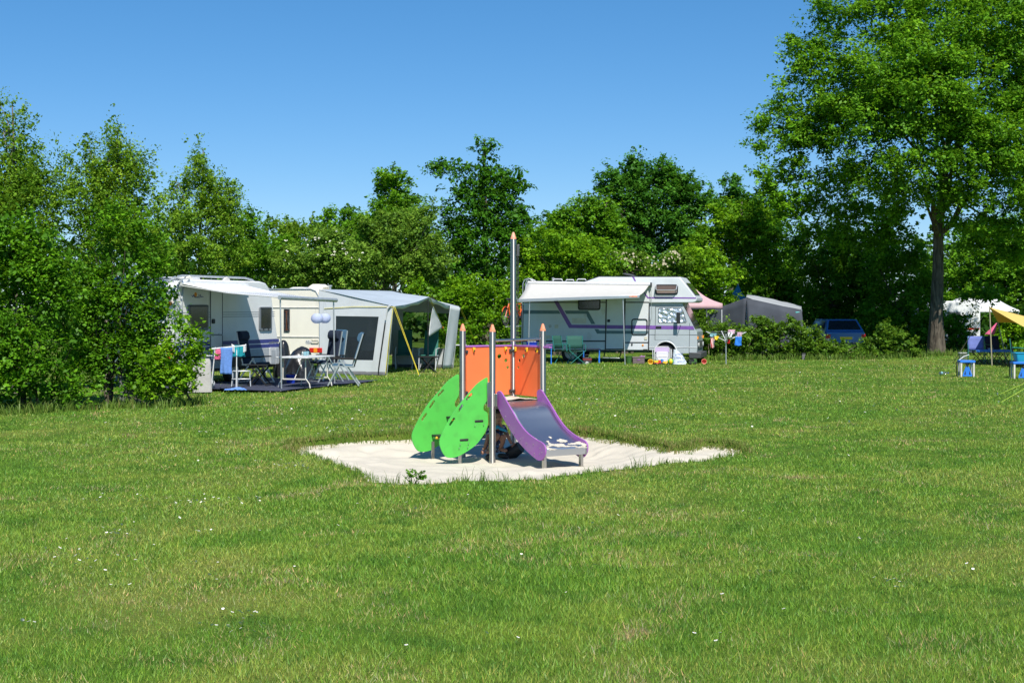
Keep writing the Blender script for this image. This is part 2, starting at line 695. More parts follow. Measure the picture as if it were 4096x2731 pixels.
# lawn: one sheet to the horizon, fine around the pit
def grid_sheet(name, xs, ys, zf, m, keep=None):
    gx, gy = np.meshgrid(xs, ys)
    z = zf(gx, gy)
    co = np.stack([gx, gy, z], -1).reshape(-1, 3)
    nx, ny = len(xs), len(ys)
    i = np.arange(nx * ny).reshape(ny, nx)
    q = np.stack([i[:-1, :-1], i[:-1, 1:], i[1:, 1:], i[1:, :-1]], -1).reshape(-1, 4)
    if keep is not None:
        kk = keep(gx, gy).reshape(-1)
        q = q[kk[q].any(1)]
        used = np.unique(q)
        re = np.full(len(co), -1)
        re[used] = np.arange(len(used))
        co, q = co[used], re[q]
    o = raw_mesh(name, co, 4, q.ravel(), m)
    o.data.shade_smooth()
    return o

def steps(*segs):
    out = []
    for a, b, s in segs:
        out += list(np.arange(a, b - 1e-6, s))
    out.append(segs[-1][1])
    return np.array(out)

lawn = grid_sheet('lawn', steps((-1500, -100, 200), (-100, -20, 8), (-20, -3.6, .8), (-3.6, 3.6, .075), (3.6, 20, .8), (20, 100, 8), (100, 1500, 200)),
                  steps((-60, 0, 6), (0, 14.4, .8), (14.4, 21.6, .08), (21.6, 70, .8), (70, 200, 10), (200, 2400, 200)), lawn_z, 'turf_soil')
tag(lawn, 'mown grass field of the campsite', None, None, 'structure')
pit = grid_sheet('sand_pit', np.arange(-3.6, 3.7, .035), np.arange(14.6, 22, .035), sand_z, 'sand', keep=lambda x, y: pit_depth(x, y) > -.22)
tag(pit, 'pale sand pit under the play tower', None, None, 'structure')

def blade_field(name, x, y, z, h, w, tone, lean, m, seed, seg=1):
    """One pointed blade at each place; lean is how far the tip bends over, in blade heights."""
    r = np.random.default_rng(seed)
    n = len(x)
    a = r.uniform(0, 2 * math.pi, n)
    b = r.uniform(0, 2 * math.pi, n)
    ax, ay = np.cos(a), np.sin(a)
    l = lean * h
    p0 = np.stack([x - ax * w / 2, y - ay * w / 2, z - .004], -1)
    p1 = np.stack([x + ax * w / 2, y + ay * w / 2, z - .004], -1)
    tip = np.stack([x + np.cos(b) * l, y + np.sin(b) * l, z + h * np.sqrt(np.clip(1 - .6 * lean ** 2, .1, 1))], -1)
    if seg == 1:
        co = np.stack([p0, p1, tip], 1).reshape(-1, 3)
        idx = np.arange(3 * n)
        return raw_mesh(name, co, 3, idx, m, np.repeat(tone, 3))
    mx = np.stack([x + np.cos(b) * l * .3, y + np.sin(b) * l * .3, z + h * .6], -1)
    q0 = mx - np.stack([ax * w * .36, ay * w * .36, 0 * x], -1)
    q1 = mx + np.stack([ax * w * .36, ay * w * .36, 0 * x], -1)
    co = np.stack([p0, p1, q1, q0, tip], 1).reshape(-1, 3)
    base = np.arange(n)[:, None] * 5
    tri = np.concatenate([base + np.array([[0, 1, 2]]), base + np.array([[0, 2, 3]]), base + np.array([[3, 2, 4]])], 1)
    return raw_mesh(name, co, 3, tri.ravel(), m, np.repeat(tone, 5))

def scatter(y0, y1, dens, margin=1.12):
    """Random places on the lawn between two distances, as wide as the view and a bit more."""
    w0 = y0 * 2048 / FOC * margin + 1.7
    w1 = y1 * 2048 / FOC * margin + 1.7
    n = int((w0 + w1) * (y1 - y0) * dens)
    y = y0 + (y1 - y0) * rng.random(n)
    x = (rng.random(n) * 2 - 1) * (w0 + (w1 - w0) * (y - y0) / (y1 - y0))
    return x, y

xs, ys, hs, ws, ts = [], [], [], [], []
for (y0, y1, dens, h, w) in ((6.0, 9.5, 5300, .029, .0052), (9.5, 13, 3500, .029, .0070), (13, 18, 1850, .029, .0098), (18, 25, 800, .029, .013), (25, 34, 390, .031, .019), (34, 56, 130, .034, .027)):
    x, y = scatter(y0, y1, dens)
    s = pit_depth(x, y)
    pt = patchy(x, y)
    ok = (s < rng.normal(-.02, .07, len(x)) + .03 * sstep(18.4, 19.6, y)) & (rng.random(len(x)) < np.clip(1.0 + .12 * pt, .7, 1))
    x, y, pt = x[ok], y[ok], pt[ok]
    xs.append(x); ys.append(y)
    hs.append(h * np.exp(rng.normal(0, .35, len(x))) * (1 + .14 * pt).clip(.65, 1.5))
    ws.append(np.full(len(x), w) * rng.uniform(.7, 1.3, len(x)))
    ts.append(rng.random(len(x)))
x, y, h, w, t = (np.concatenate(q) for q in (xs, ys, hs, ws, ts))
grass = blade_field('grass', x, y, lawn_z(x, y), h, w, t, rng.uniform(.2, 1.0, len(x)), 'grass_blade', 21)
tag(grass, 'short mown grass blades covering the field', 'grass', None, 'stuff')

# longer grass: round the pit, along the hedge feet, and the odd tuft
lx, ly, lh, lt = [], [], [], []
def tufts(cx, cy, spread, n, h, tone, tsp=.2):
    lx.append(cx + rng.normal(0, spread, n)); ly.append(cy + rng.normal(0, spread, n))
    lh.append(h * rng.uniform(.45, 1.15, n)); lt.append(np.clip(tone + rng.normal(0, tsp, n), 0, 1))
n = len(PIT)
for i in range(n):
    a, b = PIT[i], PIT[(i + 1) % n]
    L = np.hypot(*(b - a))
    farrim = (a[1] + b[1]) / 2 > 18.6
    for k in range(int(L / (.02 if farrim else .045))):
        q = a + (b - a) * rng.random()
        o = rng.normal(0, .07)
        nn = np.array([-(b - a)[1], (b - a)[0]]) / L
        q = q + nn * o
        tufts(q[0], q[1], .03, rng.integers(4, 12), rng.uniform(.05, .10) * (1.1 if farrim or a[0] < -.9 else 1), .78 if farrim and rng.random() < .7 else .3)
bx_, by_ = rng.uniform(-3.6, 3.6, 90000), rng.uniform(17.4, 21.4, 90000)
bs_ = pit_depth(bx_, by_)
sel = (bs_ > -.10) & (bs_ < .06) & (by_ > 18.3 + .25 * np.abs(bx_) ** .5)       # matted dry grass hanging down the back bank
lx.append(bx_[sel]); ly.append(by_[sel]); lh.append(rng.uniform(.035, .085, int(sel.sum()))); lt.append(np.clip(.66 + .16 * edge_wobble(bx_[sel] * .5, by_[sel] * .5) + rng.normal(0, .14, int(sel.sum())), 0, 1))
for k in range(26):      # sprigs leaning over the near edge
    q = G(rng.uniform(1420, 2700), 1935 - 90 * abs(rng.random()) ** 2)
    if -0.25 < pit_depth(q.x, q.y) < .12:
        tufts(q.x, q.y, .05, 12, .19, .35)
def hedge_foot(pts, dens, h, tone, width):
    for (a, b) in zip(pts[:-1], pts[1:]):
        A, B = G(*a), G(*b)
        L = (B - A).length
        for k in range(int(L * dens)):
            q = A.lerp(B, rng.random())
            tufts(q.x + rng.normal(0, width * .3), q.y + abs(rng.normal(0, width)), .07, 10, h * rng.uniform(.5, 1.2), tone)
hedge_foot([(-120, 1668), (120, 1655), (330, 1640), (520, 1632), (640, 1636), (800, 1618)], 26, .24, .38, .28)
hedge_foot([(2790, 1446), (3000, 1442), (3250, 1440), (3500, 1437), (3680, 1430), (3850, 1422), (4150, 1424)], 20, .28, .33, .5)
hedge_foot([(1640, 1462), (1820, 1452), (2090, 1447)], 10, .2, .33, .4)
x, y, h, t = (np.concatenate(q) for q in (lx, ly, lh, lt))
sp_ = pit_depth(x, y)
lg = blade_field('long_grass', x, y, np.where(sp_ > 0, np.maximum(lawn_z(x, y, sp_), sand_z(x, y, sp_) - .01), lawn_z(x, y, sp_)), h, .008 + .009 * (y > 24) + .01 * (y > 40), t, rng.uniform(.15, .75, len(x)), 'long_grass_blade', 22, seg=2)
tag(lg, 'long uncut grass round the sand pit and along the hedges', 'grass', None, 'stuff')

# daisies
mat('petal', (.82, .82, .80), rough=.7, var=.03)
mat('daisy_eye', (.75, .48, .04), rough=.7, var=.05)
mb = MB()
def daisy(px, py, r):
    q = G(px, py)
    if pit_depth(q.x, q.y) > -.03: return
    z = float(lawn_z(q.x, q.y)) + random.uniform(.045, .065)
    tx, ty = random.gauss(0, .3), random.gauss(-.3, .3)
    c = Vector((q.x, q.y, z))
    def ring(rad, dz, k):
        return [c + Vector((rad * math.cos(2 * math.pi * i / k), rad * math.sin(2 * math.pi * i / k), dz + rad * (tx * math.cos(2 * math.pi * i / k) + ty * math.sin(2 * math.pi * i / k)))) for i in range(k)]
    mb.cur = 0
    mb.add(ring(r, 0, 8), [tuple(range(8))])
    mb.cur = 1
    mb.add(ring(r * .36, .003, 6), [tuple(range(6))])
CLUST = [(1160, 1880, 55, 10, 26), (640, 1865, 60, 10, 14), (400, 2000, 40, 8, 6), (780, 2010, 110, 14, 26), (960, 2010, 60, 8, 12), (480, 2150, 60, 14, 16), (780, 2140, 60, 8, 5), (250, 2260, 90, 30, 14), (440, 2300, 120, 40, 8),
         (960, 2500, 60, 30, 16), (110, 2510, 20, 12, 3), (900, 2300, 50, 15, 4), (1350, 2010, 120, 60, 8), (1720, 2060, 60, 30, 4), (3550, 2360, 40, 14, 7), (3440, 2180, 10, 6, 2), (3850, 2310, 60, 16, 4), (900, 1680, 260, 50, 40),
         (1500, 1690, 200, 40, 40), (2420, 1590, 200, 40, 60), (2600, 1660, 240, 40, 40), (3100, 1530, 350, 40, 40), (3700, 1560, 300, 60, 36), (2500, 1500, 300, 25, 30), (1350, 1740, 80, 20, 30), (600, 1640, 200, 30, 20), (950, 1600, 120, 18, 20),
         (2300, 1530, 160, 25, 24), (3600, 1640, 260, 50, 18), (2000, 2300, 900, 250, 20), (500, 2060, 300, 60, 16), (3000, 2100, 700, 200, 12)]
for (cx, cy, sx, sy, k) in CLUST:
    for _ in range(int(k * 2.0)):
        py = random.gauss(cy, sy)
        if 1480 < py < 2720:
            daisy(random.gauss(cx, sx), py, random.uniform(.008, .0125) * (1 if py > 1800 else 1.5))
d = mb.build('daisies', ['petal', 'daisy_eye'], smooth=False, fix=False)
tag(d, 'white daisies scattered over the grass', 'daisies', None, 'stuff')

# ================================================================== trees and shrubs
def bark_mat(name, c1, c2, sc=9):
    m, nt, out = nodes_of(name)
    p = N(nt, 'ShaderNodeBsdfPrincipled')
    p.inputs['Roughness'].default_value = .9
    p.inputs['Specular IOR Level'].default_value = .15
    tc = N(nt, 'ShaderNodeTexCoord')
    mp = N(nt, 'ShaderNodeMapping')
    mp.inputs['Scale'].default_value = (1, 1, .22)
    nt.links.new(tc.outputs['Object'], mp.inputs[0])
    no = N(nt, 'ShaderNodeTexNoise')
    no.inputs['Scale'].default_value = sc
    no.inputs['Detail'].default_value = 8
    no.inputs['Distortion'].default_value = .8
    nt.links.new(mp.outputs[0], no.inputs['Vector'])
    cr = N(nt, 'ShaderNodeValToRGB')
    cr.color_ramp.elements[0].position = .35
    cr.color_ramp.elements[0].color = (*c1, 1)
    cr.color_ramp.elements[1].position = .68
    cr.color_ramp.elements[1].color = (*c2, 1)
    nt.links.new(no.outputs[0], cr.inputs[0])
    nt.links.new(cr.outputs[0], p.inputs['Base Color'])
    b = N(nt, 'ShaderNodeBump')
    b.inputs['Strength'].default_value = 1
    b.inputs['Distance'].default_value = .06
    nt.links.new(no.outputs[0], b.inputs['Height'])
    nt.links.new(b.outputs[0], p.inputs['Normal'])
    nt.links.new(p.outputs[0], out.inputs[0])

bark_mat('bark', (.055, .045, .035), (.17, .145, .11))
bark_mat('pale_bark', (.15, .125, .095), (.36, .31, .25))
#                    dark tone          usual             light young sprig
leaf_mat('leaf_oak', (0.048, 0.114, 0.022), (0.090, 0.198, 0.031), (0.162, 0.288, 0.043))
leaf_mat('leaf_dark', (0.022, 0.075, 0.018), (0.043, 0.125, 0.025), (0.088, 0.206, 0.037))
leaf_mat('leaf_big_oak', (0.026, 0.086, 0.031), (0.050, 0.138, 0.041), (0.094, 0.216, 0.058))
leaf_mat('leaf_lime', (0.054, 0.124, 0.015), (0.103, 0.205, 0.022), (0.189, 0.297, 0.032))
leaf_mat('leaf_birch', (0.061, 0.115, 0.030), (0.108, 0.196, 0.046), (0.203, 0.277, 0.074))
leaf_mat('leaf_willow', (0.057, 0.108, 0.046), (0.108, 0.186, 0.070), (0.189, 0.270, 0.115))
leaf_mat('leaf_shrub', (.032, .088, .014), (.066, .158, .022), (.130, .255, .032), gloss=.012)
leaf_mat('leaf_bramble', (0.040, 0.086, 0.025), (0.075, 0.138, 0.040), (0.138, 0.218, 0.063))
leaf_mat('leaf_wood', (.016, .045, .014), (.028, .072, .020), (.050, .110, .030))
mat('white_blossom', (.78, .76, .64), rough=.8, var=.06)
mat('cream_blossom', (.42, .38, .25), rough=.8, var=.1)

def leaves(lobes, leaf, n, seed, up=.75, droop=0.0, clump=.42, per=34, aspect=.58, core=.16, shell=.55, upright=0.0, stray=.10, shoots=0.0, holes=-.4, knobs=7):
    """Leaves of a crown. lobes: (centre, radii). Leaves sit on flat sprays, twig by twig, spread through the outer part of every
    lobe and left out in places so that the shaded inside shows; shoots stand up from the top; larger leaves fill the inside."""
    r = np.random.default_rng(seed)
    C = np.array([list(l[0]) for l in lobes], float)
    Rr = np.array([list(l[1]) for l in lobes], float)
    wt = (Rr[:, 0] * Rr[:, 2] + Rr[:, 0] * Rr[:, 1] + Rr[:, 1] * Rr[:, 2])
    wt = wt / wt.sum()
    nc = max(14, int(n / per * 1.7))
    li = r.choice(len(lobes), nc, p=wt)
    dv = r.normal(0, 1, (nc, 3))
    dv /= np.linalg.norm(dv, axis=1)[:, None]
    sh = r.random(nc) < shoots
    dv[sh, 2] = np.abs(dv[sh, 2]) + .5
    dv /= np.linalg.norm(dv, axis=1)[:, None]
    rad = shell + (1.04 - shell) * r.random(nc) ** .6
    st = r.random(nc) < stray
    rad = np.where(st, rad * r.uniform(1.02, 1.2, nc), rad)
    cc = C[li] + dv * Rr[li] * rad[:, None]
    kw_ = 2 * math.pi / (clump * 3.6)
    dirs = r.normal(0, 1, (9, 3))
    dirs /= np.linalg.norm(dirs, axis=1)[:, None]
    dirs[:, 2] *= 1.5
    nz = sum(np.sin((cc @ dirs[q]) * kw_ * r.uniform(.6, 1.5) + r.uniform(0, 6.3)) for q in range(9)) / 2.12
    ok = nz > holes
    cc, dv, st, sh, nz = cc[ok], dv[ok], st[ok], sh[ok], nz[ok]
    nc = len(cc)
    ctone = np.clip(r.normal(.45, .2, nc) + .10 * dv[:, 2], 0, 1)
    csz = clump * 1.35 * np.exp(r.normal(0, .3, nc)) * np.where(st, .8, 1) * np.where(sh, 2.0, 1)
    ax = dv * np.array([1, 1, .55]) + r.normal(0, .45, (nc, 3))
    ax[:, 2] += .15 + 1.2 * upright
    ax[sh] = r.normal(0, .22, (int(sh.sum()), 3)) + np.array([0, 0, 1])
    ax /= np.linalg.norm(ax, axis=1)[:, None]
    sd = np.cross(ax, np.array([0, 0, 1.0]) + r.normal(0, .1, (nc, 3)))
    sd /= np.linalg.norm(sd, axis=1)[:, None] + 1e-9
    th = np.cross(sd, ax)
    ci = r.integers(0, nc, n)
    t = r.random(n) ** .8 - .45
    wdt = r.normal(0, .24, n) * np.where(sh[ci], .35, 1) * (1.1 - np.clip(t + .45, 0, 1) * .75)
    tk = r.normal(0, .085, n) * np.where(sh[ci], 1.6, 1)
    pos = cc[ci] + ax[ci] * (t * csz[ci])[:, None] + sd[ci] * (wdt * csz[ci])[:, None] + th[ci] * (tk * csz[ci])[:, None]
    pos[:, 2] -= (np.abs(wdt) + np.maximum(t, 0) ** 2) * csz[ci] * (.18 + droop * .9)
    sz = leaf * np.exp(r.normal(0, .28, n))
    nor = th[ci] * .7 + dv[ci] * .35 + r.normal(0, .55, (n, 3))
    nor[:, 2] += up * .6
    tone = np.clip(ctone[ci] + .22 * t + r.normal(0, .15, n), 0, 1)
    k = int(n * core)
    if k:
        lj = r.choice(len(lobes), k, p=wt)
        d2 = r.normal(0, 1, (k, 3))
        d2 /= np.linalg.norm(d2, axis=1)[:, None]
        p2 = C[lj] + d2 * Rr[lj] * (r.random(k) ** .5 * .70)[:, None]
        pos[:k], sz[:k], tone[:k] = p2, leaf * 1.6, np.clip(r.normal(.25, .12, k), 0, 1)  # inside leaves toned darker, so shade is put into their colour
        nor[:k] = d2 + r.normal(0, .5, (k, 3))
    keep = pos[:, 2] > .06
    pos, sz, nor, tone = pos[keep], sz[keep], nor[keep], tone[keep]
    n = len(pos)
    nor /= np.linalg.norm(nor, axis=1)[:, None]
    a = r.normal(0, 1, (n, 3))
    a[:, 2] -= droop * 1.6
    a -= nor * (a * nor).sum(1)[:, None]
    a /= np.linalg.norm(a, axis=1)[:, None]
    bb = np.cross(nor, a)
    L, Wd = sz[:, None], sz[:, None] * aspect * r.uniform(.8, 1.25, n)[:, None]
    fold = r.uniform(.02, .14, n)[:, None]
    p0 = pos - a * L * .5
    p1 = pos + bb * Wd * .5 - a * L * .08 + nor * L * fold
    p2 = pos + a * L * .5 - nor * L * .08
    p3 = pos - bb * Wd * .5 - a * L * .08 + nor * L * fold
    co = np.stack([p0, p1, p2, p3], 1).reshape(-1, 3)
    return co, np.arange(4 * n), np.repeat(tone, 4), cc

def limb_path(a, b, sag=.12, n=5, rnd=None):
    a, b = Vector(a), Vector(b)
    rnd = rnd or random
    L = (b - a).length
    pts = []
    for i in range(n + 1):
        t = i / n
        p = a.lerp(b, t)
        p.z += math.sin(math.pi * t) * sag * L * (.5 if b.z > a.z else 0)
        if 0 < i < n:
            p += Vector((rnd.gauss(0, .025), rnd.gauss(0, .025), rnd.gauss(0, .02))) * L
        pts.append(p)
    return pts

SEED = [100]
def tree(name, label, cat, d, base_px, lobes_px, leafm, leaf, lai=6.0, trunk_r=.14, barkm='bark', group=None, base_d=None, depth=.85, limbs=10, trunk_to=None, stems=1, limb_w=.2, **kw):
    """A tree or shrub from the outline of its crown as measured in the photograph at its own distance d."""
    SEED[0] += 1
    leaf, lai = leaf * .82, lai * .86
    s = FOC / d
    rd = random.Random(SEED[0])
    lobes = []
    area = 0
    for q in lobes_px:
        px, py, rx, ry = q[:4]
        dd = d + (q[4] if len(q) > 4 else 0)
        c = W(px, py, dd)
        a, b = rx / s, ry / s
        lobes.append((c, (a, min(a, b * 1.25) * depth + .1, b)))
        area += math.pi * a * b
    for (c, r) in list(lobes):              # knobs that break up every mass into smaller sprays
        for _ in range(kw.get('knobs', 7)):
            v = Vector((rd.gauss(0, 1), rd.gauss(0, 1) - .5, rd.gauss(0, 1) + .15)).normalized()
            f = rd.uniform(.22, .48)
            q = Vector((c.x + v.x * r[0] * .92, c.y + v.y * r[1] * .92, c.z + v.z * r[2] * .92))
            m_ = min(r[0], r[2]) * f
            lobes.append((q, (m_ * rd.uniform(.8, 1.5), m_, m_ * rd.uniform(.8, 1.25))))
    n = int(lai * area / (.5 * .58 * leaf * leaf))
    base = Vector((X(base_px, d), (base_d or d), 0))
    root = thing(name, label, cat, base, 0, group)
    co, idx, tone, cc = leaves(lobes, leaf, n, SEED[0], **kw)
    co = co - np.array(base)[None, :]
    part_c = 'crown' if cat == 'tree' else 'foliage'
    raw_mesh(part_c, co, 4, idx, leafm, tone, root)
    mb = MB()
    top = max(l[0].z for l in lobes)
    tips = [l[0] for l in lobes]
    for k in range(stems):
        bo = Vector((rd.gauss(0, .25), rd.gauss(0, .2), 0)) * (stems > 1)
        tt = trunk_to if trunk_to else (max(lobes, key=lambda l: l[0].z)[0] if stems == 1 else rd.choice(tips))
        tt = Vector(tt) - base
        p = [Vector((0, 0, -.1)) + bo]
        nseg = 7
        for i in range(1, nseg + 1):
            t = i / nseg
            q = bo.lerp(tt, t)
            q.x = bo.x + (tt.x - bo.x) * t ** 1.6
            q.y = bo.y + (tt.y - bo.y) * t ** 1.6
            q += Vector((rd.gauss(0, .009), rd.gauss(0, .009), 0)) * tt.z * (i < nseg)
            p.append(q)
        rr = [trunk_r * (1.35 if i == 0 else 1.0) * (1 - .8 * i / nseg) for i in range(nseg + 1)]
        mb.tube(p, rr, 9)
        if stems == 1 or k == 0:
            pk = p
    t = mb.build('trunk' if cat == 'tree' else 'stem', barkm, root)
    mb = MB()
    prim = []
    if stems == 1 and limbs:
        for k in range(max(4, limbs // 5)):                  # main limbs leave the trunk one above the other
            t = rd.uniform(.40, .88) * (len(pk) - 1)
            st = pk[int(t)].lerp(pk[int(t) + 1], t - int(t))
            cand = [l[0] - base for l in rd.sample(lobes, min(len(lobes), 8))]
            up_ = [c for c in cand if c.z - st.z > .35 * math.hypot(c.x - st.x, c.y - st.y)] or [max(cand, key=lambda c: c.z)]
            e = min(up_, key=lambda c: abs((c - st).length - rd.uniform(1.5, 5)))
            r0 = trunk_r * (1 - .8 * t / (len(pk) - 1)) * rd.uniform(.5, .8)
            path = limb_path(st, e, .22, 7, rd)
            mb.tube(path, [r0 * f for f in (1, .86, .74, .62, .5, .38, .26, .14)], 7)
            prim.append((path, r0))
    for k in range(limbs):
        if prim:
            path, r0 = rd.choice(prim)
            i = rd.randrange(1, 7)
            st = path[i].copy()
            e = min((Vector(cc[rd.randrange(len(cc))]) - base for _ in range(14)), key=lambda c: (c - st).length)
            mb.tube(limb_path(st, e, .15, 5, rd), [r0 * f * (.5 - .05 * i) for f in (1, .8, .62, .45, .3, .12)], 6)
        else:
            e = Vector(cc[rd.randrange(len(cc))]) - base
            i = rd.randrange(2, len(pk) - 1)
            st = pk[i].copy()
            if e.z < st.z * .8:
                st = pk[2].copy()
            lt = .5 + .16 * rd.random()
            mb.tube(limb_path(st, e, .1, 5, rd), [trunk_r * f * lt for f in (1, .8, .62, .45, .3, .12)], 6)
    if limbs:
        mb.build('branches', barkm, root)
    return root, lobes, cc

# --- the tall thicket on the left edge: two birches behind, leafy shrubs before them
BG = 'trees and shrubs round the field'
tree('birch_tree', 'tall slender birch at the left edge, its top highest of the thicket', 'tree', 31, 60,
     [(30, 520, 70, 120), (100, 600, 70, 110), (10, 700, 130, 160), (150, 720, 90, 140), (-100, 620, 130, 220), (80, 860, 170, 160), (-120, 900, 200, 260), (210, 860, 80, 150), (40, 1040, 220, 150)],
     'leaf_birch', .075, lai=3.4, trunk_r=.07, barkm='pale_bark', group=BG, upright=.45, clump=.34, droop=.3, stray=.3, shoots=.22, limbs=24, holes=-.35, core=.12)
tree('birch_tree', 'slender birch with several thin tips behind the near leafy thicket', 'tree', 32, 420,
     [(345, 580, 32, 85), (370, 690, 70, 110), (455, 610, 48, 95), (500, 720, 90, 130), (585, 740, 42, 120), (400, 830, 130, 140), (560, 880, 110, 140), (290, 740, 60, 130), (640, 880, 45, 110), (450, 980, 190, 130), (640, 1010, 60, 110)],
     'leaf_birch', .075, lai=3.4, trunk_r=.07, barkm='pale_bark', group=BG, upright=.5, clump=.32, droop=.25, stray=.35, shoots=.26, limbs=24, holes=-.35, core=.12)
tree('birch_tree', 'slim airy birch standing behind the white caravan with the roof rails', 'tree', 46, 790,
     [(800, 630, 32, 65), (790, 730, 60, 90), (870, 790, 60, 90), (935, 735, 34, 38), (925, 840, 45, 80), (715, 830, 55, 110), (790, 880, 110, 100), (695, 760, 25, 70), (800, 1000, 180, 100), (930, 960, 90, 110), (700, 960, 80, 120)],
     'leaf_birch', .095, lai=4.0, trunk_r=.09, barkm='pale_bark', group=BG, upright=.15, droop=.7, clump=.40, stray=.3, shoots=.14, limbs=18, holes=-.15, core=.1)
tree('leafy_shrub', 'broad dark green shrub filling the left edge beside the lawn', 'shrub', 26.5, 90,
     [(40, 1340, 170, 150), (-120, 1250, 220, 300), (200, 1290, 110, 130), (70, 1150, 140, 120), (130, 1480, 150, 110), (-60, 1500, 200, 130), (120, 1010, 80, 110), (230, 1130, 80, 110), (10, 1000, 90, 120), (250, 1430, 90, 110), (180, 1570, 150, 60), (20, 1590, 160, 50), (60, 900, 90, 100), (200, 980, 80, 100)],
     'leaf_shrub', .080, lai=3.3, trunk_r=.025, stems=9, limbs=40, base_d=26.8, clump=.42, group=BG, core=.12, up=1.0, holes=.17, stray=.25, shoots=.08, aspect=.66)
tree('leafy_shrub', 'large dense shrub that hides the rear of the white caravan', 'shrub', 28, 470,
     [(430, 1320, 140, 140), (560, 1230, 95, 120), (360, 1180, 110, 120), (600, 1350, 95, 120), (430, 1470, 150, 100), (650, 1180, 55, 90), (310, 1420, 90, 130), (630, 1080, 50, 100), (500, 1060, 80, 110), (420, 1000, 60, 100), (690, 1050, 30, 90), (520, 1450, 90, 120), (560, 1110, 70, 90), (440, 900, 70, 80), (550, 970, 60, 90), (330, 1060, 80, 100)],
     'leaf_shrub', .080, lai=3.3, trunk_r=.025, stems=9, limbs=40, base_d=28.2, clump=.40, group=BG, core=.12, up=1.0, holes=.17, stray=.25, shoots=.1, aspect=.66)
tree('leafy_shrub', 'bright green low shrub beside the drying rack and the cloth cover', 'shrub', 27.4, 680,
     [(700, 1430, 80, 80), (640, 1520, 100, 85), (765, 1360, 36, 60), (740, 1510, 50, 70), (590, 1460, 60, 70), (715, 1290, 24, 80), (790, 1420, 30, 40), (560, 1560, 60, 50)],
     'leaf_lime', .078, lai=3.8, trunk_r=.018, stems=6, limbs=20, base_d=27.5, clump=.32, group=BG, core=.12, up=1.0, holes=.0, stray=.25, shoots=.1, aspect=.66)

# --- behind the caravans
tree('rowan_shrub', 'green rowan with a reddish top sprig behind the caravans', 'shrub', 54, 1010,
     [(1000, 875, 22, 45), (1005, 960, 90, 80), (1060, 1030, 150, 100), (940, 1040, 120, 100)], 'leaf_shrub', .13, lai=5, trunk_r=.05, stems=3, group=BG, upright=.3)
tree('birch_sapling', 'thin wispy birch saplings above the striped awning', 'tree', 58, 1150,
     [(1090, 900, 30, 50), (1150, 910, 16, 45), (1180, 960, 80, 70), (1250, 890, 18, 50), (1120, 970, 90, 70)], 'leaf_birch', .12, lai=4, trunk_r=.05, barkm='pale_bark', group=BG, upright=.4, stray=.3)
rt, lb, cc = tree('elder_shrub', 'elder shrub with flat white flower heads behind the cream caravan', 'shrub', 53, 1300,
     [(1250, 1040, 150, 95), (1330, 985, 90, 70), (1390, 1060, 130, 90), (1180, 1080, 120, 80), (1300, 1120, 200, 60)], 'leaf_willow', .13, lai=5, trunk_r=.05, stems=5, group=BG, barkm='pale_bark')
mb = MB()
rd = random.Random(5)
base = Vector(rt.location)
for k in range(32):
    l = lb[rd.choice([0, 1, 1, 2, 2, 3])]
    a, b = rd.uniform(-.75, .75), rd.uniform(.1, .95)
    c = l[0] + Vector((l[1][0] * a, -l[1][1] * math.sqrt(max(0, 1 - min(1, a * a + b * b * .7))) - .05, l[1][2] * b)) - base
    r = rd.uniform(.03, .055)
    tx = rd.gauss(0, .25)
    for q in range(5):
        o = Vector((rd.gauss(0, r * .6), rd.gauss(0, r * .4), rd.gauss(0, .015)))
        mb.add([c + o + Vector((r * .5 * math.cos(2 * math.pi * i / 6), r * .5 * math.sin(2 * math.pi * i / 6) - .02, r * .32 * math.sin(2 * math.pi * i / 6) + r * tx * math.cos(2 * math.pi * i / 6))) for i in range(6)], [tuple(range(6))])
mb.build('blossom', 'white_blossom', rt, smooth=False, fix=False)['kind'] = 'stuff'
tree('oak_tree', 'low rounded dark oak far behind the cream caravan', 'tree', 68, 1380,
     [(1380, 900, 100, 65), (1290, 925, 55, 45), (1470, 940, 100, 90), (1400, 990, 160, 90)], 'leaf_oak', .15, lai=5, trunk_r=.16, group=BG)
tree('alder_tree', 'upright tree rising behind the grey awning tent roof', 'tree', 62, 1575,
     [(1590, 720, 60, 50), (1570, 800, 85, 85), (1550, 880, 110, 90), (1640, 870, 90, 90), (1590, 970, 150, 100), (1520, 760, 20, 80)], 'leaf_oak', .135, lai=5, trunk_r=.15, group=BG, stray=.2)
tree('willow_shrub', 'greyish green willow with bare lower stems behind the awning tent', 'shrub', 56, 1600,
     [(1650, 950, 130, 110), (1540, 1000, 140, 110), (1700, 1050, 110, 110), (1600, 1070, 170, 90), (1480, 1070, 120, 90), (1730, 870, 25, 60), (1690, 870, 18, 50)],
     'leaf_willow', .125, lai=5, trunk_r=.06, stems=7, barkm='pale_bark', group=BG, upright=.25, stray=.2, limbs=18)
tree('hornbeam_tree', 'dark layered tree with a narrow peaked top beside the tall steel post', 'tree', 57, 1945,
     [(1935, 590, 42, 55), (1935, 665, 55, 45), (1925, 735, 80, 45), (1810, 672, 70, 34), (1762, 660, 34, 22), (1850, 745, 80, 42), (2030, 690, 62, 42), (2075, 765, 48, 45), (1985, 770, 85, 50),
      (1870, 830, 105, 55), (2010, 850, 120, 60), (2085, 845, 40, 45), (1930, 925, 150, 70), (2050, 935, 75, 60), (1830, 940, 90, 65), (1890, 1040, 150, 80), (2010, 1050, 110, 80), (1950, 1140, 180, 80), (2080, 1120, 80, 90)],
     'leaf_dark', .15, lai=4.2, trunk_r=.2, group=BG, droop=.55, shell=.45, clump=.5, stray=.16, limbs=22, trunk_to=W(1938, 560, 57), core=.1)
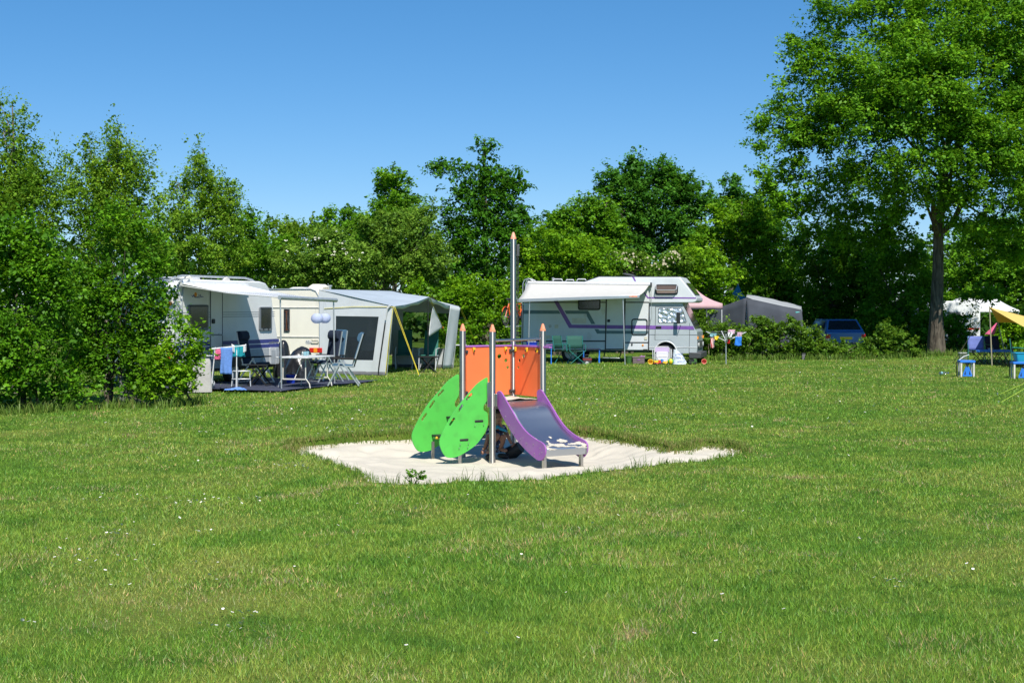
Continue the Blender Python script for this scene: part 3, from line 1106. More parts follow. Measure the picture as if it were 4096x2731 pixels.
tree('hazel_shrub', 'bright lime green hazel growing between the awning tent and the camper', 'shrub', 52.8, 1900,
     [(1780, 1190, 120, 60), (1890, 1185, 120, 65), (1960, 1260, 110, 110), (1860, 1300, 100, 120), (2030, 1230, 60, 90), (1950, 1390, 110, 70), (1700, 1160, 70, 40)], 'leaf_lime', .12, lai=5, trunk_r=.04, stems=6, group=BG)

# --- behind the camper
tree('oak_tree', 'far dark oak showing between the peaked tree and the camper trees', 'tree', 82, 2200, [(2190, 930, 110, 60), (2260, 960, 120, 80), (2160, 1000, 90, 90)], 'leaf_dark', .19, lai=5, trunk_r=.2, group=BG)
tree('oak_tree', 'medium round oak to the left of the big domed oak', 'tree', 72, 2340,
     [(2360, 840, 80, 70), (2300, 880, 85, 75), (2250, 910, 40, 55), (2400, 880, 70, 100), (2330, 980, 150, 90), (2420, 980, 90, 110)], 'leaf_oak', .16, lai=5, trunk_r=.2, group=BG)
tree('oak_tree', 'big domed dark green oak rising behind the camper roof', 'tree', 76, 2610,
     [(2510, 670, 60, 50), (2600, 690, 100, 70), (2680, 700, 60, 55), (2470, 760, 75, 80), (2720, 770, 80, 80), (2600, 780, 170, 90), (2480, 860, 90, 90), (2780, 850, 75, 85), (2640, 880, 180, 100), (2520, 950, 110, 90), (2760, 950, 110, 90), (2620, 1000, 190, 100)],
     'leaf_big_oak', .185, lai=5.2, trunk_r=.35, group=BG, clump=.6, limbs=16)
tree('oak_tree', 'hazy far oak showing to the right of the big domed oak', 'tree', 84, 2930, [(2930, 770, 60, 60), (2890, 830, 80, 70), (2980, 840, 70, 70), (3060, 830, 60, 50), (3040, 900, 110, 80)], 'leaf_big_oak', .19, lai=5, trunk_r=.25, group=BG)
tree('maple_tree', 'bright yellow green maple behind the pink party tent', 'tree', 64, 2950,
     [(2930, 860, 80, 65), (3010, 900, 80, 80), (2860, 930, 85, 80), (2950, 970, 130, 80), (3050, 990, 90, 90), (2840, 1030, 110, 80), (2980, 1070, 140, 80)], 'leaf_lime', .15, lai=5, trunk_r=.15, group=BG, barkm='pale_bark')
tree('hazel_shrub', 'sunny green hazel thicket right behind the camper awning', 'shrub', 56, 2220,
     [(2190, 1010, 110, 90), (2290, 1000, 110, 80), (2160, 1110, 100, 100), (2370, 1050, 110, 90), (2280, 1110, 160, 80)], 'leaf_lime', .13, lai=5, trunk_r=.05, stems=5, group=BG)
rt, lb, cc = tree('hawthorn_shrub', 'hawthorn with cream blossom behind the camper roof', 'shrub', 58, 2520,
     [(2480, 1080, 120, 70), (2600, 1090, 120, 60), (2690, 1070, 80, 60), (2560, 1140, 200, 50)], 'leaf_bramble', .13, lai=5, trunk_r=.05, stems=5, group=BG)
mb = MB()
base = Vector(rt.location)
for k in range(90):
    l = lb[rd.choice([0, 0, 1, 2])]
    a, b = rd.gauss(0, .38), rd.uniform(.2, 1.05)
    c = l[0] + Vector((l[1][0] * a, -l[1][1] * math.sqrt(max(.02, 1 - min(1, a * a + b * b * .6))), l[1][2] * b)) - base
    r = rd.uniform(.03, .06)
    mb.add([c + Vector((r * math.cos(1.57 * i), -.01 * i, r * math.sin(1.57 * i))) for i in range(4)], [(0, 1, 2, 3)])
mb.build('blossom', 'cream_blossom', rt, smooth=False, fix=False)['kind'] = 'stuff'
tree('field_maple', 'yellowish shrub behind the alcove of the camper', 'shrub', 59, 2760,
     [(2760, 1060, 100, 80), (2700, 1130, 90, 70), (2850, 1110, 120, 90), (2800, 1200, 130, 70)], 'leaf_lime', .13, lai=5, trunk_r=.05, stems=5, group=BG)
tree('elm_shrub', 'green shrub rising over the blue tent tip', 'shrub', 69, 3060,
     [(3040, 1120, 120, 90), (3150, 1080, 120, 110), (3000, 1200, 130, 80), (3150, 1190, 150, 90)], 'leaf_shrub', .14, lai=5, trunk_r=.06, stems=5, group=BG)
tree('elm_shrub', 'shaded shrub behind the blue car', 'shrub', 66, 3350,
     [(3290, 1020, 140, 120), (3320, 1160, 160, 110), (3450, 1080, 140, 150), (3260, 1260, 130, 80), (3450, 1230, 150, 110)], 'leaf_shrub', .14, lai=5, trunk_r=.06, stems=5, group=BG)
tree('elm_shrub', 'dark shaded shrub just left of the big oak trunk', 'shrub', 63, 3600,
     [(3580, 1060, 130, 150), (3620, 1220, 130, 120), (3540, 1300, 120, 110), (3680, 1330, 80, 90)], 'leaf_oak', .14, lai=5, trunk_r=.06, stems=5, group=BG)
tree('elm_shrub', 'dark shrub beyond the white gazebo right of the oak trunk', 'shrub', 80, 3900,
     [(3850, 1020, 150, 130), (3980, 1060, 150, 160), (4120, 1020, 150, 200), (3860, 1180, 130, 110), (4020, 1230, 140, 120), (4160, 1250, 140, 160)], 'leaf_oak', .17, lai=5, trunk_r=.06, stems=5, group=BG)
tree('elm_shrub', 'low dark shrub in the shade behind the oak trunk', 'shrub', 61.5, 3800,
     [(3850, 1335, 90, 38), (3720, 1330, 60, 40), (3800, 1385, 120, 40), (3920, 1370, 80, 40), (3670, 1390, 60, 50), (3760, 1290, 50, 34), (3850, 1275, 50, 30), (3690, 1300, 40, 40), (3810, 1310, 70, 30)], 'leaf_oak', .13, lai=4.2, trunk_r=.04, stems=6, group=BG, holes=.12, stray=.2)
tree('elm_shrub', 'bright leafy shrub behind the yellow tarp at the right edge', 'shrub', 58, 4080,
     [(4060, 1340, 80, 75), (4130, 1310, 90, 100), (3985, 1370, 50, 45)], 'leaf_lime', .15, lai=5, trunk_r=.05, stems=4, group=BG)

# --- the big oak on the right
OAK_D = 57.0
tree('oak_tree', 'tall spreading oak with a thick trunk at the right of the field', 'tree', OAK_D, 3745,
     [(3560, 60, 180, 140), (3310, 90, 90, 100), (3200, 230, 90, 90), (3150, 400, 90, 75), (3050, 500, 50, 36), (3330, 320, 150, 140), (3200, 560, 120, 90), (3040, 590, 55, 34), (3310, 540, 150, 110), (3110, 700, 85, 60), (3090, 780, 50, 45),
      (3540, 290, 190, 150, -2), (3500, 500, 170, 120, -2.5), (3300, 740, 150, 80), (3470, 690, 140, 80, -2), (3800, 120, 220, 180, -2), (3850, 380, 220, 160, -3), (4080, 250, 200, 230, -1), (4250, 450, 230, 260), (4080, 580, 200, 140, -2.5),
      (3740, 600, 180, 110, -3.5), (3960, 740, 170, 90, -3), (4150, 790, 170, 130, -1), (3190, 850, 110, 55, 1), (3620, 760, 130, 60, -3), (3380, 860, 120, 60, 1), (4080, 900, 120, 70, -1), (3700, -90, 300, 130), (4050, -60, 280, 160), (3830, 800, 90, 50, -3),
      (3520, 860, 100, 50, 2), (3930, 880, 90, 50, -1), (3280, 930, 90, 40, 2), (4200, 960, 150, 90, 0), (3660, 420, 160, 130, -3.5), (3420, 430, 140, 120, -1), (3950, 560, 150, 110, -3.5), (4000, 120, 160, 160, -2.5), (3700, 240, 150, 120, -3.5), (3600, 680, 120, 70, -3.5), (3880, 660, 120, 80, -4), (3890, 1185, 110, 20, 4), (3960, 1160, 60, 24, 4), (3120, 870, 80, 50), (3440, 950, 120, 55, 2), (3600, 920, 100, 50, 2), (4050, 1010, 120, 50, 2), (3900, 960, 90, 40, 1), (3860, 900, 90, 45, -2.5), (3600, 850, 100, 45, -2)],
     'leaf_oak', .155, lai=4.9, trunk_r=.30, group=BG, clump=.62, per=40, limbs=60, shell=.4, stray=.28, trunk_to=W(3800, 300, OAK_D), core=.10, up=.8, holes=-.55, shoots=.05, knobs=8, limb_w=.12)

# --- the bramble bank in front of the tents and the car
for (px, lobes, lab, lm, dd) in [
    (2830, [(2800, 1310, 45, 60), (2850, 1350, 65, 60), (2830, 1410, 80, 34)], 'bramble bush right at the nose of the camper', 'leaf_bramble', 51.5),
    (2980, [(2950, 1350, 80, 60), (3030, 1340, 70, 60), (2990, 1405, 110, 40), (2890, 1310, 30, 30)], 'bramble bush behind the rotary clothes dryer', 'leaf_bramble', 51.8),
    (3130, [(3090, 1375, 80, 55), (3190, 1390, 70, 45), (3050, 1320, 70, 48), (3150, 1325, 70, 48), (3130, 1420, 100, 24)], 'leafy bramble bush below the grey tent', 'leaf_bramble', 51.8),
    (3330, [(3280, 1400, 80, 38), (3380, 1400, 90, 36), (3330, 1420, 110, 22), (3262, 1350, 24, 34)], 'bramble bush hiding the wheels of the blue car', 'leaf_bramble', 52.5),
    (3530, [(3500, 1395, 70, 45), (3590, 1380, 80, 60), (3540, 1420, 110, 24), (3520, 1330, 36, 50)], 'shaded bramble bush between the blue car and the oak', 'leaf_bramble', 53.5)]:
    tree('bramble_bush', lab, 'shrub', dd, px, lobes, lm, .11, lai=5.5, trunk_r=.015, stems=6, limbs=16, group='brambles along the far edge of the lawn', clump=.3, stray=.25, barkm='pale_bark')

# --- woodland that closes the view behind everything
co, idx, tone, cc = leaves([(W(px, py, dd), (rx / FOC * dd, 3.0, ry / FOC * dd)) for (px, py, rx, ry, dd) in
     [(-200, 1100, 300, 250, 70), (250, 1100, 300, 200, 70), (700, 1120, 250, 160, 72), (1050, 1130, 250, 150, 78), (1400, 1130, 250, 160, 80), (1750, 1120, 250, 190, 80), (2100, 1100, 220, 160, 90), (2400, 1130, 250, 200, 90),
      (2750, 1120, 250, 200, 90), (3100, 1080, 240, 220, 92), (3420, 1060, 250, 240, 92), (3750, 1100, 260, 200, 92), (4100, 1060, 260, 260, 92), (4450, 1060, 250, 300, 92), (600, 1000, 200, 120, 75)] + [(k, 1290, 200, 110, 76) for k in range(-300, 4600, 260)]], .34, 44000, 901, core=.3)
w = raw_mesh('distant_wood', co, 4, idx, 'leaf_wood', tone)
tag(w, 'mass of woodland closing the view behind the field', 'wood', None, 'stuff')

# ================================================================== the play tower in the sand
def brushed_mat(name, col, rough=.3, axis=(1, 1, .02), turned=False, spread=.07):
    m, nt, out = nodes_of(name)
    p = N(nt, 'ShaderNodeBsdfPrincipled')
    p.inputs['Metallic'].default_value = 1
    tc = N(nt, 'ShaderNodeTexCoord')
    mp = N(nt, 'ShaderNodeMapping')
    mp.inputs['Scale'].default_value = axis
    nt.links.new(tc.outputs['Object'], mp.inputs[0])
    no = N(nt, 'ShaderNodeTexNoise')
    no.inputs['Scale'].default_value = 90
    no.inputs['Detail'].default_value = 4
    nt.links.new(mp.outputs[0], no.inputs['Vector'])
    r = N(nt, 'ShaderNodeMapRange')
    r.inputs[3].default_value = rough - spread
    r.inputs[4].default_value = rough + spread
    nt.links.new(no.outputs[0], r.inputs[0])
    nt.links.new(r.outputs[0], p.inputs['Roughness'])
    c = N(nt, 'ShaderNodeMapRange')
    c.inputs[3].default_value = 1 - spread * 2
    c.inputs[4].default_value = 1 + spread * 1.6
    nt.links.new(no.outputs[0], c.inputs[0])
    v = N(nt, 'ShaderNodeVectorMath', operation='SCALE')
    v.inputs[0].default_value = col
    nt.links.new(c.outputs[0], v.inputs['Scale'])
    nt.links.new(v.outputs[0], p.inputs['Base Color'])
    if turned:                       # ground round the tube: the glint runs along its length
        p.inputs['Anisotropic'].default_value = .9
        tg = N(nt, 'ShaderNodeTangent', direction_type='RADIAL', axis='Z')
        nt.links.new(tg.outputs[0], p.inputs['Tangent'])
        p.inputs['Anisotropic Rotation'].default_value = .25
    nt.links.new(p.outputs[0], out.inputs[0])

brushed_mat('brushed_steel', (.50, .485, .46), .30, (1, 1, .03))
brushed_mat('turned_steel', (.52, .50, .47), .42, (1, 1, .03), True)
brushed_mat('slide_steel', (.54, .56, .60), .38, (1, .05, 1), False, .02)
mat('panel_orange', (.86, .185, .055), rough=.5, var=.06, scale=3, dirt=((.6, .2, .1), .66, 4, .3))
mat('cap_orange', (.80, .25, .12), rough=.6, var=.12, scale=14, dirt=((.75, .5, .38), .45, 12, .8))
mat('panel_green', (.085, .50, .07), rough=.5, var=.05, scale=3, dirt=((.07, .33, .05), .50, 7, .5))
mat('panel_purple', (.33, .105, .39), rough=.45, var=.06, scale=4, dirt=((.38, .22, .38), .52, 7, .6))
mat('bracket_yellow', (.85, .50, .03), rough=.4)
mat('black_rubber', (.02, .021, .022), rough=.55)
mat('dark_metal', (.16, .15, .14), rough=.4, metal=.8)

PF, PR, PL, PT = Vector((-.27, 19.3, 0)), Vector((.434, 19.735, 0)), Vector((-.705, 20.0, 0)), Vector((.02, 20.44, 0))
EX = (PR - PF).normalized()          # along the slide side of the platform
EM = Vector((-EX.x, -EX.y, 0))       # the way the ladder leans out
ES = Vector((EX.y, -EX.x, 0))        # the way the slide runs out
PLAT = .63
centre = (PF + PT) / 2
tower = thing('play_tower', 'steel play tower with orange panels, green ladder sides and purple slide', 'play tower', (centre.x, centre.y, -.2))
def post(p, ztop):
    o = MB().tube([(0, 0, -.6), (0, 0, ztop)], .0445, 28).build('post', 'turned_steel', tower)
    o.location = p - Vector(tower.location)
    MB().lathe([(.0445, 0), (.043, .012), (.019, .085), (.013, .098), (.006, .102)], (0, 0, ztop), 24).build('cap', 'cap_orange', o)
    return o
pF, pR, pL, pT = post(PF, 1.60), post(PR, 1.605), post(PL, 1.60), post(PT, 2.93)

# chain and its bracket high on the tall post
q = PT + Vector((.068, -.01, 0))
MB().box(q.x - .02, q.x + .02, q.y - .012, q.y + .012, 2.68, 2.85).build('chain_bracket', 'dark_metal', tower, world=True, bevel=.004)
mb = MB()
for i in range(60):
    z = 2.68 - i * .034
    a = (Vector((.011, 0, 0)) if i % 2 else Vector((0, .011, 0)))
    c = Vector((q.x - .004 + .004 * math.sin(i * .2), q.y, z))
    lp = [c + a * math.cos(t) + Vector((0, 0, .021 * math.sin(t))) for t in [k * math.pi / 3 for k in range(6)]]
    mb.tube(lp, .0042, 5, closed=True)
mb.build('chain', 'dark_metal', tower, world=True)
# hand rail over the slide
MB().tube([PF + Vector((0, 0, 1.478)), PR + Vector((0, 0, 1.492))], .018, 12).build('hand_rail', 'brushed_steel', tower, world=True)
for p, s in ((PF, 1), (PR, -1)):
    for z in (1.44, 1.55):
        c = p + EX * s * .047 + Vector((0, -.02, z))
        MB().ball(c, .011, 8, 6).build('bolt', 'dark_metal', tower, world=True)

# orange panels with round holes between the rear posts
def circle(cx, cy, r, n=18):
    return [(cx + r * math.cos(2 * math.pi * i / n), cy + r * math.sin(2 * math.pi * i / n)) for i in range(n)]
def orange(A, B, holes_px):
    u = (B - A).normalized()
    L = (B - A).length
    nrm = Vector((-u.y, u.x, 0))
    hl = []
    for (zx, zy, r) in holes_px:
        t, z = on_wall(1620 + zx / 2.614, 900 + zy / 2.614, A, u)
        hl.append(circle(t, z, r))
    o = MB().plate([(.055, .665), (L - .055, .665), (L - .055, 1.362), (.055, 1.362)], hl, lambda a, b, w: A + u * a + nrm * (w * .016 - .008) + Vector((0, 0, b)), .016).build('panel', 'panel_orange', tower, world=True, bevel=.002)
    return o, u, nrm, L
o1, u1, n1, L1 = orange(PL, PT, [(985, 1372, .034), (1053, 1416, .028), (1072, 1487, .023)])
o2, u2, n2, L2 = orange(PT, PR, [(1240, 1370, .034), (1200, 1416, .028), (1188, 1487, .023)])
for o in (o1, o2):
    o['label'] = 'orange panel with three round holes'
# purple shelf boards on the panel tops, rounded outwards
for A, u, nrm, L, e0, e1 in ((PL, u1, n1, L1, .03, .0), (PT, u2, n2, L2, .03, -.2)):
    loop = [A + u * e0 - nrm * .02, A + u * (L - e1) - nrm * .02]
    for k in range(9):
        t = 1 - k / 8
        loop.append(A + u * (e0 + (L - e1 - e0) * t) + nrm * (.03 + .13 * math.sin(math.pi * t)))
    MB().slab([p + Vector((0, 0, 1.364)) for p in loop], (0, 0, .024)).build('shelf', 'panel_purple', tower, world=True, bevel=.006)
def yellow_bracket(A, u, nrm, t):
    c = A + u * t - nrm * .012
    pts = [(-.022, .0), (.022, .0), (.020, -.03), (.012, -.062), (.0, -.07), (-.012, -.06), (-.016, -.035)]
    o = MB().slab([c + u * a + Vector((0, 0, 1.36 + b)) for a, b in pts], -nrm * .028).build('bracket', 'bracket_yellow', tower, world=True, bevel=.005)
    MB().ball(c - nrm * .034 + Vector((0, 0, 1.36 - .045)), .012, 8, 6).build('bolt', 'black_rubber', o, world=True)
for t in (.17, .70): yellow_bracket(PL, u1, n1, t)
for t in (.10, .42, .70): yellow_bracket(PT, u2, n2, t)
for (A, u, nrm, tt) in ((PL, u1, n1, (.05, L1 - .05)), (PT, u2, n2, (.05, L2 - .05))):
    for t in tt:
        for z in (1.30, .715):
            c = A + u * t - nrm * .016 + Vector((0, 0, z))
            o = MB().slab([c + u * a + Vector((0, 0, b)) for a, b in ((-.035, -.03), (.03, -.02), (.03, .02), (-.035, .03))], -nrm * .006).build('clamp', 'dark_metal', tower, world=True)
            MB().ball(c - nrm * .012, .016, 10, 6).build('knob', 'black_rubber', o, world=True)

# platform with sand carried up onto it
def plat(a, b, z):
    return PF + EX * a - ES * b + Vector((0, 0, z))
SD = .8275
MB().slab([plat(.02, .0, PLAT - .04), plat(SD - .02, .0, PLAT - .04), plat(SD - .02, SD, PLAT - .04), plat(.02, SD, PLAT - .04)], (0, 0, .04)).build('platform', 'dark_metal', tower, world=True, bevel=.004)
wv = Waves(31, 12, 1.0, 5.0)
MB().sheet(lambda a, b: plat(.03 + a * (SD - .06), .01 + b * (SD - .06), PLAT + .004 + max(0, .03 * math.sin(math.pi * a) ** .6 * math.sin(math.pi * min(1, b + .12)) ** .5 + .009 * float(wv(a, b)))), 26, 26).build('sand_layer', 'sand', tower, world=True, fix=False)
MB().bar(plat(0, .03, PLAT - .07), plat(SD, .03, PLAT - .07), .05, .05).build('platform_beam', 'brushed_steel', tower, world=True)

# ladder: two leaf-shaped green sides, treads through them
def z5(x, y):
    return 1620 + x / 2.94, 1440 + y / 2.94
def smooth_loop(pts, n=4):
    """Catmull-Rom through the outline points."""
    out = []
    m = len(pts)
    for i in range(m):
        p0, p1, p2, p3 = (Vector(pts[(i + k) % m]) for k in (-1, 0, 1, 2))
        for j in range(n):
            t = j / n
            out.append(tuple(.5 * ((2 * p1) + (p2 - p0) * t + (2 * p0 - 5 * p1 + 4 * p2 - p3) * t * t + (3 * p1 - p0 - 3 * p2 + p3) * t ** 3)))
    return out
side_px = [(975, 204), (940, 222), (850, 290), (730, 430), (620, 560), (520, 720), (440, 880), (418, 965), (432, 1035), (470, 1110), (520, 1146), (620, 1136), (720, 1085), (840, 1000), (920, 900), (968, 815), (986, 740), (984, 640), (968, 608), (938, 590), (934, 560), (940, 530), (960, 500), (984, 440), (985, 300), (984, 220)]
PFm = PF + EX * .012
side = [on_wall(*z5(a, b), PFm, EM) for a, b in side_px]
side = smooth_loop(side, 3)
def slot(c, ang, ln, r, n=6):
    ca, sa = math.cos(ang), math.sin(ang)
    pts = []
    for s, off in ((1, 0), (-1, math.pi)):
        for k in range(n + 1):
            a = ang + off - math.pi / 2 + math.pi * k / n
            pts.append((c[0] + s * ca * ln / 2 + r * math.cos(a), c[1] + s * sa * ln / 2 + r * math.sin(a)))
    return pts
slots = []
for (a0, b0, a1, b1) in ((742, 458, 792, 402), (640, 605, 683, 535), (545, 755, 588, 690)):
    p, q2 = on_wall(*z5(a0, b0), PFm, EM), on_wall(*z5(a1, b1), PFm, EM)
    slots.append(slot(((p[0] + q2[0]) / 2, (p[1] + q2[1]) / 2), math.atan2(q2[1] - p[1], q2[0] - p[0]), math.hypot(q2[0] - p[0], q2[1] - p[1]), .019))
for base, s in ((PF, 1), (PL, -1)):
    b0 = base + EM * 0 + Vector((-ES.x, -ES.y, 0)) * (.012 * s)
    o = MB().plate(side, slots, lambda a, b, w: b0 + EM * a + ES * ((w - .5) * .018) + Vector((0, 0, b + (.0 if s == 1 else .01))), .018).build('ladder_side', 'panel_green', tower, world=True, bevel=.003)
# treads, with a black nosing that shows through the sides and yellow studs on the front
for (zx, zy) in ((705, 937), (880, 716)):
    t, z = on_wall(*z5(zx, zy), PFm, EM)
    a, b = PF + EM * t, PL + EM * t
    a2, b2 = a + (a - b).normalized() * .006, b + (b - a).normalized() * .006
    a2.z = b2.z = z
    o = MB().bar(a2, b2, .135, .03).build('tread', 'black_rubber', tower, world=True, bevel=.008)
    for sgn in (.22, .78):
        c = a2.lerp(b2, sgn) + EM * .07
        MB().ball(c - Vector((0, 0, .02)), .02, 8, 6, (1, 1, 1)).build('stud', 'bracket_yellow', o, world=True)
    MB().bar(a2.lerp(b2, .06) + Vector((0, 0, -.028)), b2.lerp(a2, .06) + Vector((0, 0, -.028)), .11, .022).build('tread_support', 'brushed_steel', o, world=True)
for t, z0, z1 in ((.585, -.4, -.02),):
    for base in (PF, PL):
        for t in (.50,):
            p = base + EM * t
            MB().bar(p + Vector((0, 0, -.4)) - ES * (.03 if base is PF else -.03), p + Vector((0, 0, .05)) - ES * (.03 if base is PF else -.03), .045, .012, ES).build('ladder_foot', 'brushed_steel', tower, world=True)
for (zx, zy) in ((653, 988), (750, 978), (641, 1031), (742, 1022), (828, 767), (929, 756), (697, 247)):
    t, z = on_wall(*z5(zx, zy), PFm, EM)
    MB().ball(PF + ES * .014 + EM * t + Vector((0, 0, z)), .008, 8, 5).build('bolt', 'brushed_steel', tower, world=True)
# steel corner plates on the front post
for (x0, y0, x1, y1, plane, pl) in ((935, 262, 986, 552, EM, PF + ES * .02), (1062, 395, 1118, 552, ES, PF - EM * .012)):
    t0, za = on_wall(*z5(x0, y0), pl, plane)
    t1, zb = on_wall(*z5(x1, y1), pl, plane)
    if plane is EM:
        o = MB().bar(pl + EM * .045 + Vector((0, 0, za)), pl + EM * .045 + Vector((0, 0, zb)), .10, .014, ES)
    else:
        o = MB().bar(pl + ES * .06 + Vector((0, 0, za)), pl + ES * .06 + Vector((0, 0, zb)), .09, .014, EM)
    o.build('corner_plate', 'brushed_steel', tower, world=True, bevel=.004)

# slide
PS = PF + EX * .058
cheek_px = [(1100, 364), (1125, 368), (1150, 400), (1250, 570), (1330, 710), (1420, 830), (1530, 920), (1615, 968), (1650, 1010), (1658, 1060), (1650, 1115), (1622, 1165), (1590, 1180), (1550, 1165), (1450, 1080), (1330, 950), (1230, 800), (1170, 700), (1120, 600), (1090, 510), (1080, 400)]
cheek = smooth_loop([on_wall(*z5(a, b), PS, ES) for a, b in cheek_px], 3)
SW = .665
cheeks = []
for k in (0, 1):
    b0 = PS + EX * (SW * k)
    cheeks.append(MB().plate(cheek, [], lambda a, b, w: b0 + ES * a + EX * ((w - .5) * .02) + Vector((0, 0, b)), .02).build('slide_side', 'panel_purple', tower, world=True, bevel=.003))
for (zx, zy) in ((1133, 591), (1190, 661), (1234, 764), (1301, 857), (1365, 927), (1440, 980), (1521, 992), (1597, 1029), (1618, 1083), (1530, 1098), (1592, 1102)):
    t, z = on_wall(*z5(zx, zy), PS, ES)
    MB().ball(PS - EX * .012 + ES * t + Vector((0, 0, z)), .007, 8, 5).build('bolt', 'brushed_steel', cheeks[0], world=True)
bed_px = [(1110, 470), (1165, 482), (1215, 560), (1300, 700), (1390, 835), (1500, 945), (1590, 1000), (1640, 1018), (1656, 1045), (1656, 1075), (1652, 1135)]
bed = [on_wall(*z5(a, b), PS, ES) for a, b in bed_px]
bed[0] = (-.02, PLAT + .004)
bed[1] = (.06, PLAT - .004)
path = []
for i in range(len(bed) - 1):
    p0, p1, p2, p3 = (Vector(bed[min(max(i + k, 0), len(bed) - 1)]) for k in (-1, 0, 1, 2))
    for j in range(5):
        t = j / 5
        path.append(.5 * ((2 * p1) + (p2 - p0) * t + (2 * p0 - 5 * p1 + 4 * p2 - p3) * t * t + (3 * p1 - p0 - 3 * p2 + p3) * t ** 3))
path.append(Vector(bed[-1]))
npth = len(path) - 1
def bed_pt(a, b, lift=0.0):
    f = b * npth
    i = min(int(f), npth - 1)
    p = path[i].lerp(path[i + 1], f - i)
    dn = (path[i + 1] - path[i]).normalized()
    n = Vector((dn.y, -dn.x)) * -1
    dip = .012 * (1 - (2 * a - 1) ** 2)
    p = p + n * (lift - dip * math.sin(math.pi * min(1, b * 1.15)))
    return PS + EX * (.011 + (SW - .022) * a) + ES * p.x + Vector((0, 0, p.y))
bed_o = MB().sheet(lambda a, b: bed_pt(a, b), 12, npth * 2).build('slide_bed', 'slide_steel', tower, world=True, solid=.003, angle=70, fix=False)
# sand left lying on the lower half of the slide
wv2 = Waves(41, 18, 1.2, 4.5)
mb = MB()
nu, nv = 60, 70
vid = {}
cells = []
for j in range(nv):
    for i in range(nu):
        a, b = (i + .5) / nu, .46 + .40 * (j + .5) / nv
        e = math.sin(math.pi * (j + .5) / nv)
        if float(wv2(a * 1.1 + .3, b * 3.0)) > .18 - .35 * e + .6 * (1 - e) - .45 * (a > .80) * e:
            cells.append((i, j))
for (i, j) in cells:
    q = []
    for (di, dj) in ((0, 0), (1, 0), (1, 1), (0, 1)):
        key = (i + di, j + dj)
        if key not in vid:
            vid[key] = len(mb.v)
            mb.v.append(tuple(bed_pt((i + di) / nu, .46 + .40 * (j + dj) / nv, .005 + .003 * float(sand_lumps(key[0] * .1, key[1] * .1)))))
        q.append(vid[key])
    mb.f.append(tuple(q)); mb.mi.append(0)
mb.build('sand_patch', 'sand', bed_o, world=True, fix=False)['label'] = 'pale sand left on the lower slide'
for k in (.06, .94):
    p = PS + EX * (SW * k) + ES * 1.16
    MB().bar(p + Vector((0, 0, -.45)), p + Vector((0, 0, -.02)), .04, .05, ES).build('slide_foot', 'brushed_steel', tower, world=True)

# ================================================================== the child under the platform
mat('skin', (.36, .19, .13), rough=.6, var=.06)
mat('hair', (.018, .012, .009), rough=.6)
m, nt, out = nodes_of('plaid_cloth')
p = N(nt, 'ShaderNodeBsdfPrincipled')
p.inputs['Roughness'].default_value = .9
tc = N(nt, 'ShaderNodeTexCoord')
vo = N(nt, 'ShaderNodeTexVoronoi')
vo.inputs['Scale'].default_value = 28
nt.links.new(tc.outputs['Object'], vo.inputs['Vector'])
cr = N(nt, 'ShaderNodeValToRGB')
cr.color_ramp.interpolation = 'CONSTANT'
for i, (pos, c) in enumerate(((0, (.02, .04, .12)), (.45, (.05, .14, .36)), (.68, (.02, .025, .05)), (.82, (.45, .52, .62)), (.92, (.4, .1, .06)))):
    e = cr.color_ramp.elements[i] if i < 2 else cr.color_ramp.elements.new(pos)
    e.position = pos
    e.color = (*c, 1)
sp = N(nt, 'ShaderNodeSeparateColor')
nt.links.new(vo.outputs['Color'], sp.inputs[0])
nt.links.new(sp.outputs[0], cr.inputs[0])
nt.links.new(cr.outputs[0], p.inputs['Base Color'])
nt.links.new(p.outputs[0], out.inputs[0])
mat('turquoise_cloth', (.02, .30, .50), rough=.8)
mat('shoe_black', (.02, .02, .024), rough=.6)

BD = 19.78
def bp(zx, zy, dd=0.0):
    """A point of the child, read off the enlarged view of the gap under the platform."""
    return W(1860 + zx / 6.03, 1580 + zy / 6.03, BD + dd)
def skin_body(name, m, parent, pts, edges, root, world_off, sub=2):
    me = bpy.data.meshes.new(name)
    names = list(pts)
    me.from_pydata([tuple(Vector(pts[k][0]) - world_off) for k in names], [], [])
    me.vertices.add(0)
    me.edges.add(len(edges))
    for e, (a, b) in zip(me.edges, edges):
        e.vertices = (names.index(a), names.index(b))
    me.update()
    o = bpy.data.objects.new(name, me)
    COL.objects.link(o)
    o.parent = parent
    md = o.modifiers.new('skin', 'SKIN')
    md.use_smooth_shade = True
    if not me.skin_vertices:
        bm_ = None
        import bmesh
        bm_ = bmesh.new(); bm_.from_mesh(me); bm_.verts.layers.skin.verify(); bm_.to_mesh(me); bm_.free()
    for i, k in enumerate(names):
        r = pts[k][1]
        me.skin_vertices[0].data[i].radius = (r, r) if not isinstance(r, tuple) else r
        me.skin_vertices[0].data[i].use_root = (k == root)
    s = o.modifiers.new('sub', 'SUBSURF')
    s.levels = s.render_levels = sub
    me.materials.append(MATS[m])
    return o
gz = -.185
